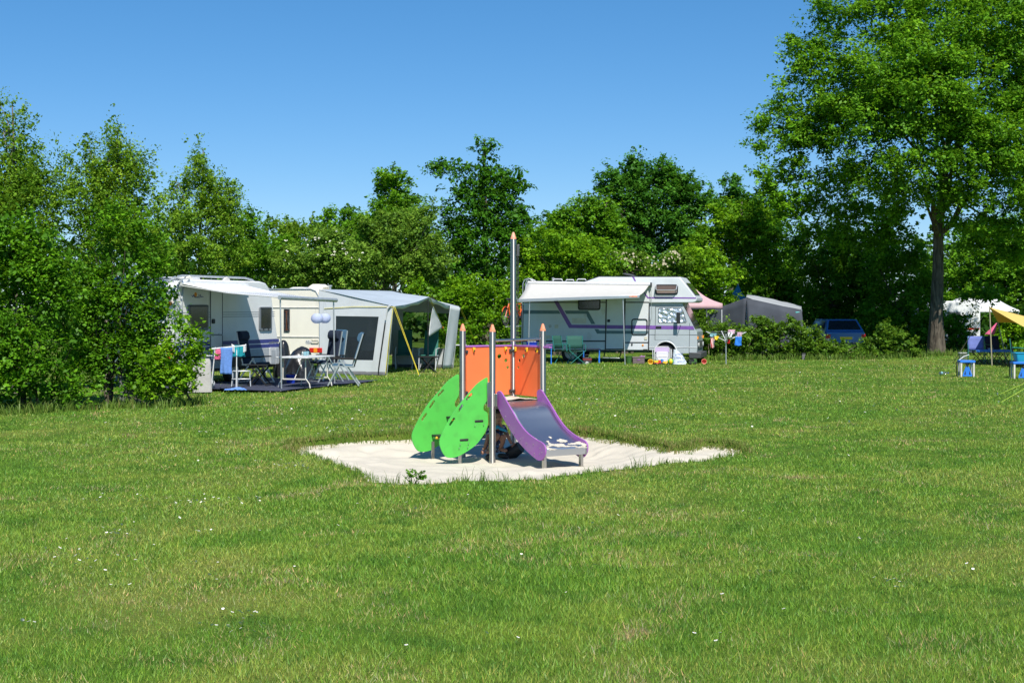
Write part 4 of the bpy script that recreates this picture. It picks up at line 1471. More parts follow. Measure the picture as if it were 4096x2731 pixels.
P = {
 'pelvis': (bp(690, 1210, .10), .085), 'belly': (bp(720, 1030, .09), .082), 'chest': (bp(770, 840, .05), .085), 'neck': (bp(800, 690, -.01), .034),
 'jaw': (bp(818, 600, -.05), .052), 'skull': (bp(812, 470, -.03), .074), 'crown': (bp(806, 405, .0), .055),
 'shl': (bp(600, 800, .06), .042), 'ell': (bp(545, 1050, -.06), .031), 'wrl': (bp(480, 1250, -.10), .024), 'hal': (bp(440, 1335, -.12), .026),
 'shr': (bp(930, 790, .03), .042), 'elr': (bp(1020, 960, -.02), .030), 'wrr': (bp(1100, 1120, -.06), .023), 'har': (bp(1135, 1180, -.07), .026),
 'hipl': (bp(610, 1200, .04), .062), 'knl': (bp(790, 935, -.16), .052), 'anl': (bp(560, 1330, -.12), .031), 'tol': (bp(545, 1385, -.24), .030),
 'hipr': (bp(780, 1210, .04), .062), 'knr': (bp(950, 960, -.12), .052), 'anr': (bp(850, 1300, -.02), .031), 'tor': (bp(1010, 1345, -.14), .028)}
kid = thing('person', 'child in a dark patterned shirt and shorts crouching in the shade under the platform', 'person', (bp(690, 1380).x, BD, gz))
off = Vector(kid.location)
skin_body('body', 'skin', kid, P, [('pelvis', 'belly'), ('belly', 'chest'), ('chest', 'neck'), ('neck', 'jaw'), ('jaw', 'skull'), ('skull', 'crown'), ('chest', 'shl'), ('shl', 'ell'), ('ell', 'wrl'), ('wrl', 'hal'), ('chest', 'shr'), ('shr', 'elr'), ('elr', 'wrr'), ('wrr', 'har'),
          ('pelvis', 'hipl'), ('hipl', 'knl'), ('knl', 'anl'), ('anl', 'tol'), ('pelvis', 'hipr'), ('hipr', 'knr'), ('knr', 'anr'), ('anr', 'tor')], 'pelvis', off)
Q = {'a': (P['pelvis'][0], .098), 'b': (P['belly'][0], .096), 'c': (P['chest'][0], .098), 'd': (P['neck'][0].lerp(P['chest'][0], .5), .062), 'sl': (P['shl'][0], .055), 'el': (P['shl'][0].lerp(P['ell'][0], .75), .046), 'sr': (P['shr'][0], .055), 'er': (P['shr'][0].lerp(P['elr'][0], .7), .046)}
skin_body('shirt', 'plaid_cloth', kid, Q, [('a', 'b'), ('b', 'c'), ('c', 'd'), ('c', 'sl'), ('sl', 'el'), ('c', 'sr'), ('sr', 'er')], 'a', off)
Q = {'a': (P['pelvis'][0], .100), 'hl': (P['hipl'][0], .078), 'kl': (P['hipl'][0].lerp(P['knl'][0], .72), .070), 'hr': (P['hipr'][0], .078), 'kr': (P['hipr'][0].lerp(P['knr'][0], .72), .070)}
skin_body('shorts', 'plaid_cloth', kid, Q, [('a', 'hl'), ('hl', 'kl'), ('a', 'hr'), ('hr', 'kr')], 'a', off)
MB().tube([P['chest'][0] + Vector((-.06, -.085, .02)), bp(800, 760, -.10), bp(870, 815, -.10), bp(960, 850, -.09), bp(1010, 880, -.05)], [.02, .026, .022, .018, .008], 10).build('towel', 'turquoise_cloth', kid, world=True)
# hair cap and face
sk = P['skull'][0]
mb = MB()
mb.ball(sk + Vector((0, .012, .022)), .082, 18, 12, (1, 1.04, .98))
mb.v = [v for v in mb.v]
keepf = [f for f in mb.f if sum(mb.v[i][2] for i in f) / len(f) > sk.z - .012 + (0.03 if sum(mb.v[i][1] for i in f) / len(f) < sk.y - .035 else 0)]
mb.f, mb.mi = keepf, [0] * len(keepf)
mb.build('hair', 'hair', kid, world=True, solid=.006)
MB().ball(P['jaw'][0] + Vector((.0, -.062, .03)), .013, 8, 6, (.8, 1, 1.1)).build('nose', 'skin', kid, world=True)
for s in (-1, 1):
    MB().ball(sk + Vector((.027 * s, -.066, -.035)), .009, 8, 6).build('eye', 'shoe_black', kid, world=True)
    MB().ball(sk + Vector((.078 * s, .0, -.03)), .018, 8, 6, (.4, 1, 1.3)).build('ear', 'skin', kid, world=True)
MB().tube([P['jaw'][0] + Vector((-.02, -.052, -.012)), P['jaw'][0] + Vector((0, -.057, -.014)), P['jaw'][0] + Vector((.02, -.052, -.012))], .004, 6).build('mouth', 'hair', kid, world=True)
for t, a in (('tol', 'anl'), ('tor', 'anr')):
    A, B = P[a][0].copy(), P[t][0].copy()
    A.z = B.z = gz + .03
    MB().tube([A + (A - B).normalized() * .03, A, B, B + (B - A).normalized() * .03], [.028, .036, .036, .022], 10).build('shoe', 'shoe_black', kid, world=True)
# fingers
for h, w in (('hal', 'wrl'), ('har', 'wrr')):
    d0 = (P[h][0] - P[w][0]).normalized()
    sd = d0.cross(Vector((0, 1, 0))).normalized()
    for k, ln in enumerate((.036, .042, .040, .032)):
        b0 = P[h][0] + d0 * .012 + sd * ((k - 1.5) * .0125)
        MB().tube([b0, b0 + d0 * ln * .55 + Vector((0, -.004, 0)), b0 + d0 * ln + Vector((0, .008, -.004))], [.0072, .0068, .005], 6).build('finger', 'skin', kid, world=True)
    b0 = P[h][0] - d0 * .005 + sd * .022
    MB().tube([b0, b0 + d0 * .018 + sd * .014, b0 + d0 * .034 + sd * .016], [.009, .008, .006], 6).build('thumb', 'skin', kid, world=True)
c = bp(1165, 1250, -.02)
bk = thing('bucket', 'black bucket tipped in the sand by the crouching child', 'bucket', (c.x, c.y, gz))
mb = MB()
mb.M = Matrix.Translation((.02, 0, .10)) @ Matrix.Rotation(R(55), 4, 'Y') @ Matrix.Rotation(R(20), 4, 'X')
mb.lathe([(.075, .1), (.098, -.1), (.104, -.1), (.104, -.09), (.081, .108)][::-1], (0, 0, 0), 20)
mb.build('pail', 'black_rubber', bk)
mb = MB()
mb.M = Matrix.Translation((.02, 0, .10)) @ Matrix.Rotation(R(55), 4, 'Y') @ Matrix.Rotation(R(20), 4, 'X')
mb.tube([(.1 * math.cos(t), .1 * math.sin(t) * .35, -.1 - .1 * math.sin(t)) for t in [k * math.pi / 10 for k in range(11)]], .004, 6)
mb.build('handle', 'dark_metal', bk)
# weed at the near rim of the pit
q = G(1650, 1938)
wd = thing('weed', 'small leafy weed on the near rim of the sand', 'plant', (q.x, q.y, 0))
co, idx, tone, cc = leaves([(Vector((0, .05, .07)), (.17, .1, .06)), (Vector((.06, .02, .10)), (.07, .06, .05))], .03, 420, 77, clump=.06, core=0, per=12)
raw_mesh('foliage', co, 4, idx, 'leaf_shrub', tone, wd)
mb = MB()
for k in range(9):
    mb.tube([(0, .05, -.02), (rd.gauss(0, .08), .05 + rd.gauss(0, .05), rd.uniform(.06, .13))], [.004, .002], 5)
mb.build('stem', 'leaf_bramble', wd)

# ================================================================== motor camper
mat('camper_white', (.64, .665, .69), rough=.35, var=.04, scale=3, bump=.05, bscale=120, coat=.2, dirt=((.45, .45, .40), .62, 2.5, .35))
mat('cab_silver', (.42, .465, .495), rough=.32, var=.04, scale=4, coat=.4, dirt=((.35, .36, .33), .62, 3, .3))
mat('stripe_purple', (.20, .09, .36), rough=.4)
mat('stripe_teal', (.10, .17, .19), rough=.4)
mat('trim_black', (.018, .02, .022), rough=.5)
mat('window_dark', (.02, .022, .026), rough=.1, spec=.8)
mat('plastic_cream', (.62, .58, .46), rough=.5)
mat('plastic_white', (.60, .61, .615), rough=.4)
mat('awning_cream', (.60, .585, .545), rough=.8, var=.03, trans=.12)
mat('alu', (.62, .63, .64), rough=.35, metal=.7, var=.05)
mat('bumper_grey', (.055, .058, .062), rough=.6, dirt=((.15, .14, .13), .6, 6, .4))
mat('lamp_orange', (.85, .30, .02), rough=.3)
mat('lamp_red', (.55, .02, .015), rough=.25)
mat('tyre', (.018, .018, .019), rough=.8)
mat('hub_grey', (.45, .45, .44), rough=.4, metal=.5)
mat('curtain_pink', (.55, .42, .40), rough=.9)
m, nt, out = nodes_of('foil_blind')              # silver bubble foil fixed behind the cab windows
p = N(nt, 'ShaderNodeBsdfPrincipled')
p.inputs['Metallic'].default_value = .75
p.inputs['Roughness'].default_value = .42
p.inputs['Base Color'].default_value = (.60, .68, .78, 1)
tc = N(nt, 'ShaderNodeTexCoord')
vo = N(nt, 'ShaderNodeTexVoronoi')
vo.inputs['Scale'].default_value = 6.5
nt.links.new(tc.outputs['Object'], vo.inputs['Vector'])
no = N(nt, 'ShaderNodeTexNoise')
no.inputs['Scale'].default_value = 9
nt.links.new(tc.outputs['Object'], no.inputs['Vector'])
ad = N(nt, 'ShaderNodeMath', operation='ADD')
nt.links.new(vo.outputs['Distance'], ad.inputs[0])
nt.links.new(no.outputs[0], ad.inputs[1])
b = N(nt, 'ShaderNodeBump')
b.inputs['Strength'].default_value = .8
b.inputs['Distance'].default_value = .07
nt.links.new(ad.outputs[0], b.inputs['Height'])
nt.links.new(b.outputs[0], p.inputs['Normal'])
nt.links.new(p.outputs[0], out.inputs[0])

CO, CY = Vector((.352, 49.3, 0)), R(-13.5)
CU = (math.cos(CY), math.sin(CY))
TILT = .019
camper = thing('motor_camper', 'white and purple striped alcove camper with its cream awning out', 'camper', CO, CY, tilt=TILT)
def mz(zx, zy):
    t, z = on_wall(1980 + zx / 2.673, 1060 + zy / 2.673, CO, CU)
    return t, z + TILT * t
def mloop(pts, y):
    return [Vector((mz(a, b)[0], y, mz(a, b)[1])) for a, b in pts]
CWD = 2.15
body_px = [(290, 905), (291, 420), (305, 250), (322, 195), (350, 172), (940, 174), (1095, 122), (1955, 125), (2000, 180), (2140, 355), (2141, 380), (2128, 398), (2100, 404), (1640, 404), (1638, 912)]
body = MB().slab(mloop(body_px, 0), (0, CWD, 0)).build('body', 'camper_white', camper, bevel=.03)
def wall_piece(name, pts, m, out_, th, parent=camper, bevel=.0, y0=0.0):
    return MB().slab(mloop(pts, y0 - out_), (0, th, 0)).build(name, m, parent, bevel=bevel)
def rect(x0, y0, x1, y1, r=0, n=4):
    if not r:
        return [(x0, y1), (x0, y0), (x1, y0), (x1, y1)]
    pts = []
    for cx, cy, a0 in ((x0 + r, y0 + r, 180), (x1 - r, y0 + r, 270), (x1 - r, y1 - r, 0), (x0 + r, y1 - r, 90)):
        for k in range(n + 1):
            a = R(a0 + 90 * k / n)
            pts.append((cx + r * math.cos(a), cy + r * math.sin(a)))
    return pts
# edge trims, seams and stripes
for pts in (rect(292, 393, 1636, 404), rect(292, 806, 1172, 820), rect(1384, 822, 1638, 834), rect(1632, 404, 1641, 912), rect(288, 420, 294, 905)):
    wall_piece('trim', pts, 'trim_black', .006, .006)
wall_piece('roof_trim', [(350, 168), (940, 170), (1095, 117), (1955, 120), (1957, 126), (1095, 124), (942, 177), (350, 175)], 'trim_black', .006, .02)
wall_piece('stripe', [(292, 483), (668, 486), (690, 521), (292, 521)], 'stripe_teal', .003, .003)
wall_piece('stripe', [(732, 486), (985, 488), (1065, 630), (1022, 630), (958, 521), (752, 521)], 'stripe_teal', .003, .003)
wall_piece('stripe', [(1055, 684), (1098, 684), (1110, 700), (1630, 704), (1630, 735), (1085, 733)], 'stripe_teal', .003, .003)
wall_piece('stripe', [(610, 375), (655, 375), (812, 637), (1636, 645), (1636, 684), (785, 673)], 'stripe_purple', .0035, .0035)
wall_piece('stripe', [(1570, 285), (1592, 300), (1625, 342), (2134, 346), (2138, 360), (1618, 358), (1590, 320)], 'stripe_purple', .0035, .0035)
wall_piece('stripe', [(1445, 122), (1468, 122), (1492, 176), (1478, 176)], 'stripe_purple', .0035, .0035)
# door
dr = wall_piece('door', rect(1184, 352, 1370, 895), 'camper_white', .012, .012, bevel=.004)
for pts in (rect(1172, 352, 1184, 905), rect(1370, 352, 1384, 905), rect(1184, 893, 1370, 903)):
    wall_piece('door_frame', pts, 'trim_black', .016, .016, dr)
wall_piece('stripe', [(1186, 641), (1368, 643), (1368, 682), (1186, 680)], 'stripe_purple', .015, .0035, dr)
wall_piece('stripe', [(1186, 701), (1368, 702), (1368, 734), (1186, 733)], 'stripe_teal', .015, .0035, dr)
wall_piece('handle', rect(1193, 580, 1223, 610, 6), 'trim_black', .04, .03, dr, bevel=.004)
# windows
wn1 = wall_piece('window', rect(876, 355, 1116, 482, 22), 'trim_black', .025, .025, bevel=.006)
wall_piece('pane', rect(890, 362, 1104, 468, 16), 'window_dark', .03, .005, wn1)
wn2 = wall_piece('window', rect(1697, 207, 1942, 318, 26), 'trim_black', .02, .02, bevel=.006)
wall_piece('curtain', rect(1715, 222, 1926, 300, 16), 'curtain_pink', .024, .004, wn2)
fr = MB()
lp = [(1706, 214), (1712, 262), (1726, 270), (1914, 270), (1928, 262), (1933, 214)]
fr.tube([Vector((mz(a, b)[0], -.02 - .16 * (b - 207) / 60, mz(a, b)[1])) for a, b in lp], .016, 6)
fr.build('window_flap', 'alu', wn2)
a0, a1 = mz(1712, 214), mz(1928, 268)
MB().add([(a0[0], -.03, a0[1]), (a1[0], -.03, a0[1]), (a1[0], -.175, a1[1]), (a0[0], -.175, a1[1])], [(0, 1, 2, 3)]).build('pane', glass_mat('tinted_glass', (.55, .48, .45), .35), wn2, fix=False)
# rounded opening outline on the side wall
o = MB()
lp = rect(1456, 579, 1618, 742, 22, 5)
o.tube([Vector((mz(a, b)[0], -.012, mz(a, b)[1])) for a, b in lp], .02, 8, closed=True)
o.build('hatch_seal', 'trim_black', camper)
# small fittings
for pts, mm, nm in ((rect(816, 567, 966, 620), 'plastic_cream', 'vent_grille'), (rect(938, 524, 972, 552), 'plastic_white', 'hatch'), (rect(630, 636, 670, 676, 5), 'plastic_cream', 'hatch'), (rect(536, 750, 588, 780), 'plastic_cream', 'hatch'), (rect(984, 720, 1028, 804, 12), 'plastic_white', 'vent_grille'),
                    (rect(766, 753, 800, 776), 'plastic_cream', 'outdoor_socket'), (rect(1592, 765, 1622, 797), 'plastic_cream', 'hatch'), (rect(1453, 838, 1468, 860), 'trim_black', 'latch'), (rect(1136, 465, 1166, 530, 12), 'plastic_white', 'outdoor_lamp')):
    o = wall_piece(nm, pts, mm, .02, .02, bevel=.004)
    if nm == 'vent_grille' and mm == 'plastic_cream':
        for k in range(5):
            wall_piece('slat', rect(822, 573 + k * 9, 960, 577 + k * 9), 'plastic_white', .024, .005, o)
for (a, b, r1, m1, m2) in ((582, 652, .05, 'hub_grey', 'plastic_white'), (582, 838, .05, 'hub_grey', 'plastic_white')):
    t, z = mz(a, b)
    o = MB().lathe([(r1, 0), (r1, -.012), (r1 * .8, -.018)], (t, 0, z), 18, 'y').build('filler_cap', m1, camper)
    MB().lathe([(.02, -.015), (.02, -.026)], (t, 0, z), 12, 'y').build('lock', m2, o)
t, z = mz(1577, 856)
MB().lathe([(.034, 0), (.034, -.014), (.022, -.02)], (t, 0, z), 16, 'y').build('side_lamp', 'lamp_orange', camper)
# underbody skirt, entrance step
wall_piece('underbody', rect(300, 905, 1636, 925), 'trim_black', -.05, CWD - .1)
s1 = MB()
t0, z0 = mz(1170, 985); t1, z1 = mz(1352, 985)
s1.box(t0, t1, -.42, -.14, z0 - .015, z0 + .015)
st = s1.build('entrance_step', 'alu', camper, bevel=.004)
for t in (t0 + .02, t1 - .02):
    MB().bar((t, -.3, z0), (t, .02, mz(1200, 915)[1]), .03, .03).build('step_arm', 'trim_black', st)
# roof: rails, ladder hoop, rear vent, awning case
for (a, b) in ((575, 690), (640, 748), (830, 945), (890, 985)):
    y = .35 if a in (575, 830) else 1.5
    x0, x1 = mz(a, 168)[0], mz(b, 168)[0]
    zz, zt = mz(a, 172)[1] - .02, mz(a, 148)[1]
    MB().tube([(x0, y, zz), (x0 + .07, y, zt), (x1 - .05, y, zt), (x1, y, zz)], .018, 8).build('roof_rail', 'plastic_white', camper)
x0, zt = mz(300, 140)
for y in (.35, .75):
    zz = .6
    MB().tube([(-.1, y, zz), (-.1, y, zt - .2), (-.05, y, zt - .06), (.1, y, zt), (.26, y, zt - .08), (.3, y, zt - .14)], .018, 8).build('ladder_rail', 'alu', camper)
x0, z0 = mz(548, 160)
MB().lathe([(.04, -.05), (.04, .07), (.05, .07), (.05, .1)], (x0, .9, z0), 12).build('roof_vent', 'hub_grey', camper)
x0, z0 = mz(1330, 86)
MB().slab([(mz(a, b)[0], .7, mz(a, b)[1]) for a, b in ((1310, 84), (1340, 80), (1400, 92), (1445, 112), (1430, 116), (1360, 104), (1320, 94))], (0, .5, 0)).build('roof_hatch', 'bumper_grey', camper, bevel=.01)
# --- awning
AD = 1.75
x0, zc = mz(342, 188); x1, _ = mz(1648, 195)
case = MB()
case.lathe([(.055, x0), (.055, x1)], (0, 0, 0), 16, 'x')
case.M = None
case.v = [(a, b * 1.35 - .07, c + zc) for a, b, c in case.v]
aw = case.build('awning', 'plastic_white', camper)
MB().box(x1, x1 + .05, -.15, .0, zc - .08, zc + .07).build('awning_end', 'bumper_grey', aw, bevel=.01)
# front bar hangs lower at its left end, as the photo shows
def bar_pt(zx, zy):
    d = CO.y - AD * math.cos(CY) - .0
    for _ in range(3):
        w = W(1980 + zx / 2.673, 1060 + zy / 2.673, d)
        l = TM[camper.name].inverted() @ w
        d += (-AD - l.y) * 1.0
    return l
bl, br = bar_pt(245, 372), bar_pt(1540, 326)
def canvas(u, v):
    a = Vector((x0 + .02 + (x1 - x0 - .06) * u, -.10, zc - .02))
    b = bl.lerp(br, u)
    p = a.lerp(b, v)
    p.z -= .05 * math.sin(math.pi * v) + .006 * math.sin(u * 40) * v
    return p
MB().sheet(canvas, 24, 10).build('awning_cloth', 'awning_cream', aw, solid=.004, fix=False)
MB().bar(bl + Vector((-.02, -.02, -.03)), br + Vector((.02, -.02, -.03)), .06, .11).build('awning_bar', 'alu', aw, bevel=.01)
for (p, gx, gpx) in ((bl, .35, None), (br, -.55, None)):
    top = p + Vector((gx if gx > 0 else gx, .02, -.06))
    if gx > 0:
        top = bl.lerp(br, (370 - 245) / (1540 - 245)) + Vector((0, .02, -.05))
        foot = Vector((bar_pt(356, 1000).x, top.y, 0 + TILT * 1))
    else:
        top = bl.lerp(br, (1370 - 245) / (1540 - 245)) + Vector((0, .02, -.05))
        foot = Vector((bar_pt(1390, 1050).x, top.y, TILT * 3.5 - .02))
    MB().tube([top, foot], .018, 10).build('awning_leg', 'alu', aw)
MB().tube([(x1 + .03, -.12, zc - .06), (x1 + .05, -.1, zc - .6), (x1 + .07, -.05, mz(1660, 560)[1]), (x1 + .0, -.04, mz(1640, 620)[1])], .01, 6).build('crank_rod', 'alu', aw)
MB().box(br.x - .32, br.x - .05, br.y - .058, br.y - .051, br.z - .055, br.z - .01).build('maker_plate', 'cap_orange', aw)
# --- cab
def arc(cx, cy, r, a0, a1, n=10):
    return [(cx + r * math.cos(R(a0 + (a1 - a0) * k / n)), cy - r * math.sin(R(a0 + (a1 - a0) * k / n))) for k in range(n + 1)]
CYD = .10
cab_px = [(1641, 404), (1985, 404), (2002, 446), (2128, 690), (2150, 716), (2156, 870), (2150, 945), (1938, 945)] + arc(1818, 935, 122, -3, 183) + [(1696, 910), (1641, 910)]
cab = MB().slab(mloop(cab_px, CYD), (0, CWD - 2 * CYD, 0)).build('cab', 'cab_silver', camper, bevel=.045)
def cab_piece(name, pts, m, out_, th, parent=None, bevel=0.0):
    return MB().slab(mloop(pts, CYD - out_), (0, th, 0)).build(name, m, parent or cab, bevel=bevel)
cd = cab_piece('cab_door', [(1703, 800), (1703, 448), (1990, 448), (2070, 625), (2070, 875), (1935, 880), (1905, 830), (1860, 800)], 'cab_silver', .006, .006, bevel=.003)
for pts in ([(1700, 800), (1700, 442), (1704, 442), (1704, 800)], [(1700, 440), (1990, 442), (1990, 446), (1700, 444)], [(2068, 620), (2072, 620), (2072, 945), (2068, 945)], [(1641, 742), (2150, 745), (2150, 748), (1641, 745)]):
    cab_piece('seam', pts, 'trim_black', .008, .004)
cab_piece('stripe', [(1642, 646), (2108, 652), (2122, 690), (1642, 684)], 'stripe_purple', .011, .004)
cab_piece('side_flash', [(1641, 872), (1698, 874), (1698, 882), (1641, 880)], 'plastic_white', .012, .012)
cab_piece('side_flash', [(1925, 875), (2150, 878), (2150, 886), (1928, 884)], 'plastic_white', .012, .012)
wcab = cab_piece('cab_window', [(1730, 612), (1732, 466), (1745, 456), (1975, 458), (2002, 500), (2036, 605), (2030, 618), (1742, 618)], 'trim_black', .012, .012, cd, bevel=.004)
cab_piece('foil_blind', [(1736, 608), (1738, 470), (1748, 462), (1972, 464), (1997, 503), (2029, 604), (2025, 612), (1746, 612)], 'foil_blind', .016, .006, wcab)
mir = MB()
t, z = mz(1957, 565)
mir.box(t - .065, t + .065, CYD - .30, CYD - .24, mz(1957, 625)[1], mz(1957, 505)[1])
mi = mir.build('door_mirror', 'trim_black', cd, bevel=.02)
MB().tube([(t + .06, CYD - .27, mz(1957, 640)[1]), (t + .05, CYD - .0, mz(1957, 650)[1])], .012, 6).build('mirror_arm', 'trim_black', mi)
cab_piece('handle', rect(1708, 655, 1768, 676, 5), 'trim_black', .03, .03, cd, bevel=.003)
# windscreen with blue sheen, on the sloping front
A0, A1 = mz(2008, 452), mz(2124, 684)
ws = MB()
nx = Vector((A1[0] - A0[0], 0, A1[1] - A0[1])).normalized()
nn = Vector((-nx.z, 0, nx.x)) * -1
if nn.x < 0: nn = -nn
pq = [Vector((A0[0], CYD + .12, A0[1])), Vector((A0[0], CWD - CYD - .12, A0[1])), Vector((A1[0], CWD - CYD - .06, A1[1])), Vector((A1[0], CYD + .06, A1[1]))]
ws.slab([q + nn * .004 for q in pq], nn * .008)
ws.build('windscreen', 'window_dark', cab)
B0, B1 = mz(2008, 190), mz(2110, 318)
MB().slab([Vector((B0[0] + .02, .35, B0[1])), Vector((B0[0] + .02, CWD - .35, B0[1])), Vector((B1[0] + .02, CWD - .35, B1[1])), Vector((B1[0] + .02, .35, B1[1]))], (.012, 0, .008)).build('alcove_window', 'window_dark', camper)
xf = mz(2156, 800)[0]
gr = MB().box(xf - .01, xf + .02, CYD + .25, CWD - CYD - .25, mz(0, 838)[1], mz(0, 765)[1]).build('grille', 'trim_black', cab)
for k in range(5):
    zz = mz(0, 830 - k * 14)[1]
    MB().box(xf + .015, xf + .026, CYD + .27, CWD - CYD - .27, zz - .008, zz + .008).build('slat', 'hub_grey', gr)
for y in (CYD + .28, CWD - CYD - .28):
    MB().lathe([(.085, xf + .015), (.085, xf + .035), (.06, xf + .045)], (0, y, mz(0, 802)[1]), 18, 'x').build('headlight', 'plastic_white', cab)
for y in (CYD + .02, CWD - CYD - .1):
    MB().box(xf - .03, xf + .03, y, y + .1, mz(0, 742)[1], mz(0, 712)[1]).build('indicator', 'lamp_orange', cab, bevel=.006)
bm_ = MB()
xb0, xb1 = mz(2066, 900)[0], xf + .14
bm_.slab([(xb0, CYD - .02, mz(0, 945)[1]), (xb0, CYD - .02, mz(0, 878)[1]), (xb1, CYD - .02, mz(0, 878)[1]), (xb1, CYD - .02, mz(0, 940)[1])], (0, CWD - 2 * CYD + .04, 0))
bm_.build('bumper', 'bumper_grey', cab, bevel=.03)
o = MB()
o.tube([Vector((mz(a, b)[0], CYD - .012, mz(a, b)[1])) for a, b in arc(1818, 935, 118, 0, 178, 14)], .022, 6)
o.build('wheel_arch', 'plastic_white', cab)
def wheel(parent, x, y, r, wd, side=-1, name='wheel'):
    t = MB().lathe([(r * .62, 0), (r * .9, 0), (r, wd * .2), (r, wd * .8), (r * .9, wd), (r * .62, wd)], (x, y, r), 26, 'y').build(name, 'tyre', parent)
    MB().lathe([(r * .64, -.004 if side < 0 else wd + .004), (r * .5, .03 if side < 0 else wd - .03), (r * .2, .0 if side < 0 else wd)][::1], (x, y, r), 20, 'y').build('rim', 'hub_grey', t)
    return t
xw = mz(1818, 935)[0]
for y in (CYD + .05, CWD - CYD - .27):
    o = wheel(camper, xw, y, .35, .22)
    o.location.z = TILT * xw - .02
    o = wheel(camper, mz(800, 935)[0], y, .35, .22)
    o.location.z = TILT * 1.6 - .02
MB().box(xw - .36, xw + .36, CYD + .3, CWD - CYD - .3, .2, 1.0).build('wheel_well', 'trim_black', cab)
wall_piece('maker_plate', rect(1582, 898, 1626, 908), 'trim_black', .006, .006)

# ================================================================== bicycles on the rear rack
mat('bike_orange', (.85, .12, .02), rough=.35, coat=.3)
rack = MB()
rk = MB().tube([(-.02, .5, 1.25), (-.75, .5, 1.2)], .018, 8).build('bike_rack', 'alu', camper)
MB().tube([(-.02, 1.6, 1.25), (-.75, 1.6, 1.2)], .018, 8).build('rack_arm', 'alu', rk)
for xx in (-.28, -.58):
    MB().tube([(xx, .1, 1.22), (xx, 2.05, 1.22)], .016, 8).build('rack_channel', 'alu', rk)
def bicycle(label, x, y_off, flip, yaw):
    t = Matrix.Translation(CO) @ Matrix.Rotation(CY, 4, 'Z')
    w = t @ Vector((x, 1.05 + y_off, 1.24))
    o = thing('bicycle', label, 'bicycle', w, CY + R(90) * flip + R(yaw), 'bicycles on the camper rear rack')
    for cx in (-.52, .52):
        tr = MB().tube([(cx + .33 * math.cos(a), 0, .34 + .33 * math.sin(a)) for a in [k * math.pi / 16 for k in range(32)]], .02, 8, closed=True).build('wheel', 'tyre', o)
        sp = MB()
        for k in range(10):
            a = k * math.pi / 10
            sp.tube([(cx + .31 * math.cos(a), 0, .34 + .31 * math.sin(a)), (cx - .31 * math.cos(a), 0, .34 - .31 * math.sin(a))], .0025, 4)
        sp.tube([(cx, -.05, .34), (cx, .05, .34)], .022, 8)
        sp.build('spokes', 'alu', tr)
    f = MB()
    bb, st, hd, rr, ff = (-.08, 0, .30), (-.2, 0, .80), (.36, 0, .78), (-.52, 0, .34), (.52, 0, .34)
    for a, b, r in ((bb, st, .019), (st, hd, .021), (bb, hd, .024), (bb, rr, .013), (st, rr, .012), (hd, ff, .016), ((.36, 0, .78), (.33, 0, .92), .017)):
        f.tube([a, b], r, 8)
    f.build('frame', 'bike_orange', o)
    MB().tube([(.30, -.3, .99), (.36, -.12, .97), (.34, 0, .95), (.36, .12, .97), (.30, .3, .99)], .014, 8).build('handlebar', 'trim_black', o)
    s = MB().tube([(-.2, 0, .8), (-.22, 0, .93)], .013, 8).build('seat_post', 'alu', o)
    MB().ball((-.22, 0, .95), .12, 12, 8, (1.1, .6, .3)).build('saddle', 'trim_black', o)
    MB().tube([(-.09, -.06, .30), (-.09, .06, .30)], .09, 14).build('crank', 'trim_black', o)
    for s in (-1, 1):
        MB().box(-.2, -.1, s * .08 - .03, s * .08 + .03, .3 - s * .13, .32 - s * .13).build('pedal', 'trim_black', o)
    for c2 in (-.52, .52):
        MB().tube([(c2 + .36 * math.cos(a), 0, .34 + .36 * math.sin(a)) for a in [R(20) + k * R(130) / 10 for k in range(11)]], .014, 6).build('mudguard', 'bike_orange', o)
    return o
bicycle('orange bicycle hung outermost behind the camper', -.66, .0, 1, -8)
bicycle('orange bicycle nearest to the camper rear wall', -.36, .05, -1, -8)

# ================================================================== things before the camper
def cam_side(zx, d):
    return X(1980 + zx / 2.673, d)
mat('chair_green', (.015, .085, .065), rough=.8, var=.1)
mat('tube_green', (.03, .22, .19), rough=.35, metal=.2)
def director_chair(label, x, d, rot):
    o = thing('folding_chair', label, 'chair', (x, d, 0), rot, 'green folding chairs by the camper')
    for s in (-1, 1):
        MB().tube([(s * .27, -.24, 0), (-s * .27, -.24, .46)], .011, 8).build('leg', 'tube_green', o)
        MB().tube([(s * .27, .24, 0), (-s * .27, .24, .46)], .011, 8).build('leg', 'tube_green', o)
        MB().tube([(s * .27, -.25, .44), (s * .27, -.25, .62), (s * .27, -.2, .66), (s * .27, .22, .66), (s * .27, .25, .62), (s * .27, .25, .44)], .011, 8).build('armrest', 'tube_green', o)
        MB().tube([(s * .27, .24, .44), (s * .27, .33, .95)], .011, 8).build('back_post', 'tube_green', o)
    MB().sheet(lambda u, v: (-.26 + .52 * u, -.24 + .48 * v, .46 - .03 * math.sin(math.pi * u)), 8, 3).build('seat', 'chair_green', o, solid=.006, fix=False)
    MB().sheet(lambda u, v: (-.27 + .54 * u, .26 + .08 * v + .03 * math.sin(math.pi * u), .52 + .43 * v), 8, 3).build('backrest', 'chair_green', o, solid=.006, fix=False)
    return o
director_chair('green folding chair seen side on under the camper awning', cam_side(745, 47.6), 47.6, R(55))
director_chair('green folding chair facing the lawn, beside the low blue legged table', cam_side(870, 47.2), 47.2, R(8))
mat('blue_plastic', (.012, .045, .42), rough=.4)
mat('bright_blue', (.03, .20, .72), rough=.4)
mat('navy', (.012, .016, .05), rough=.85)
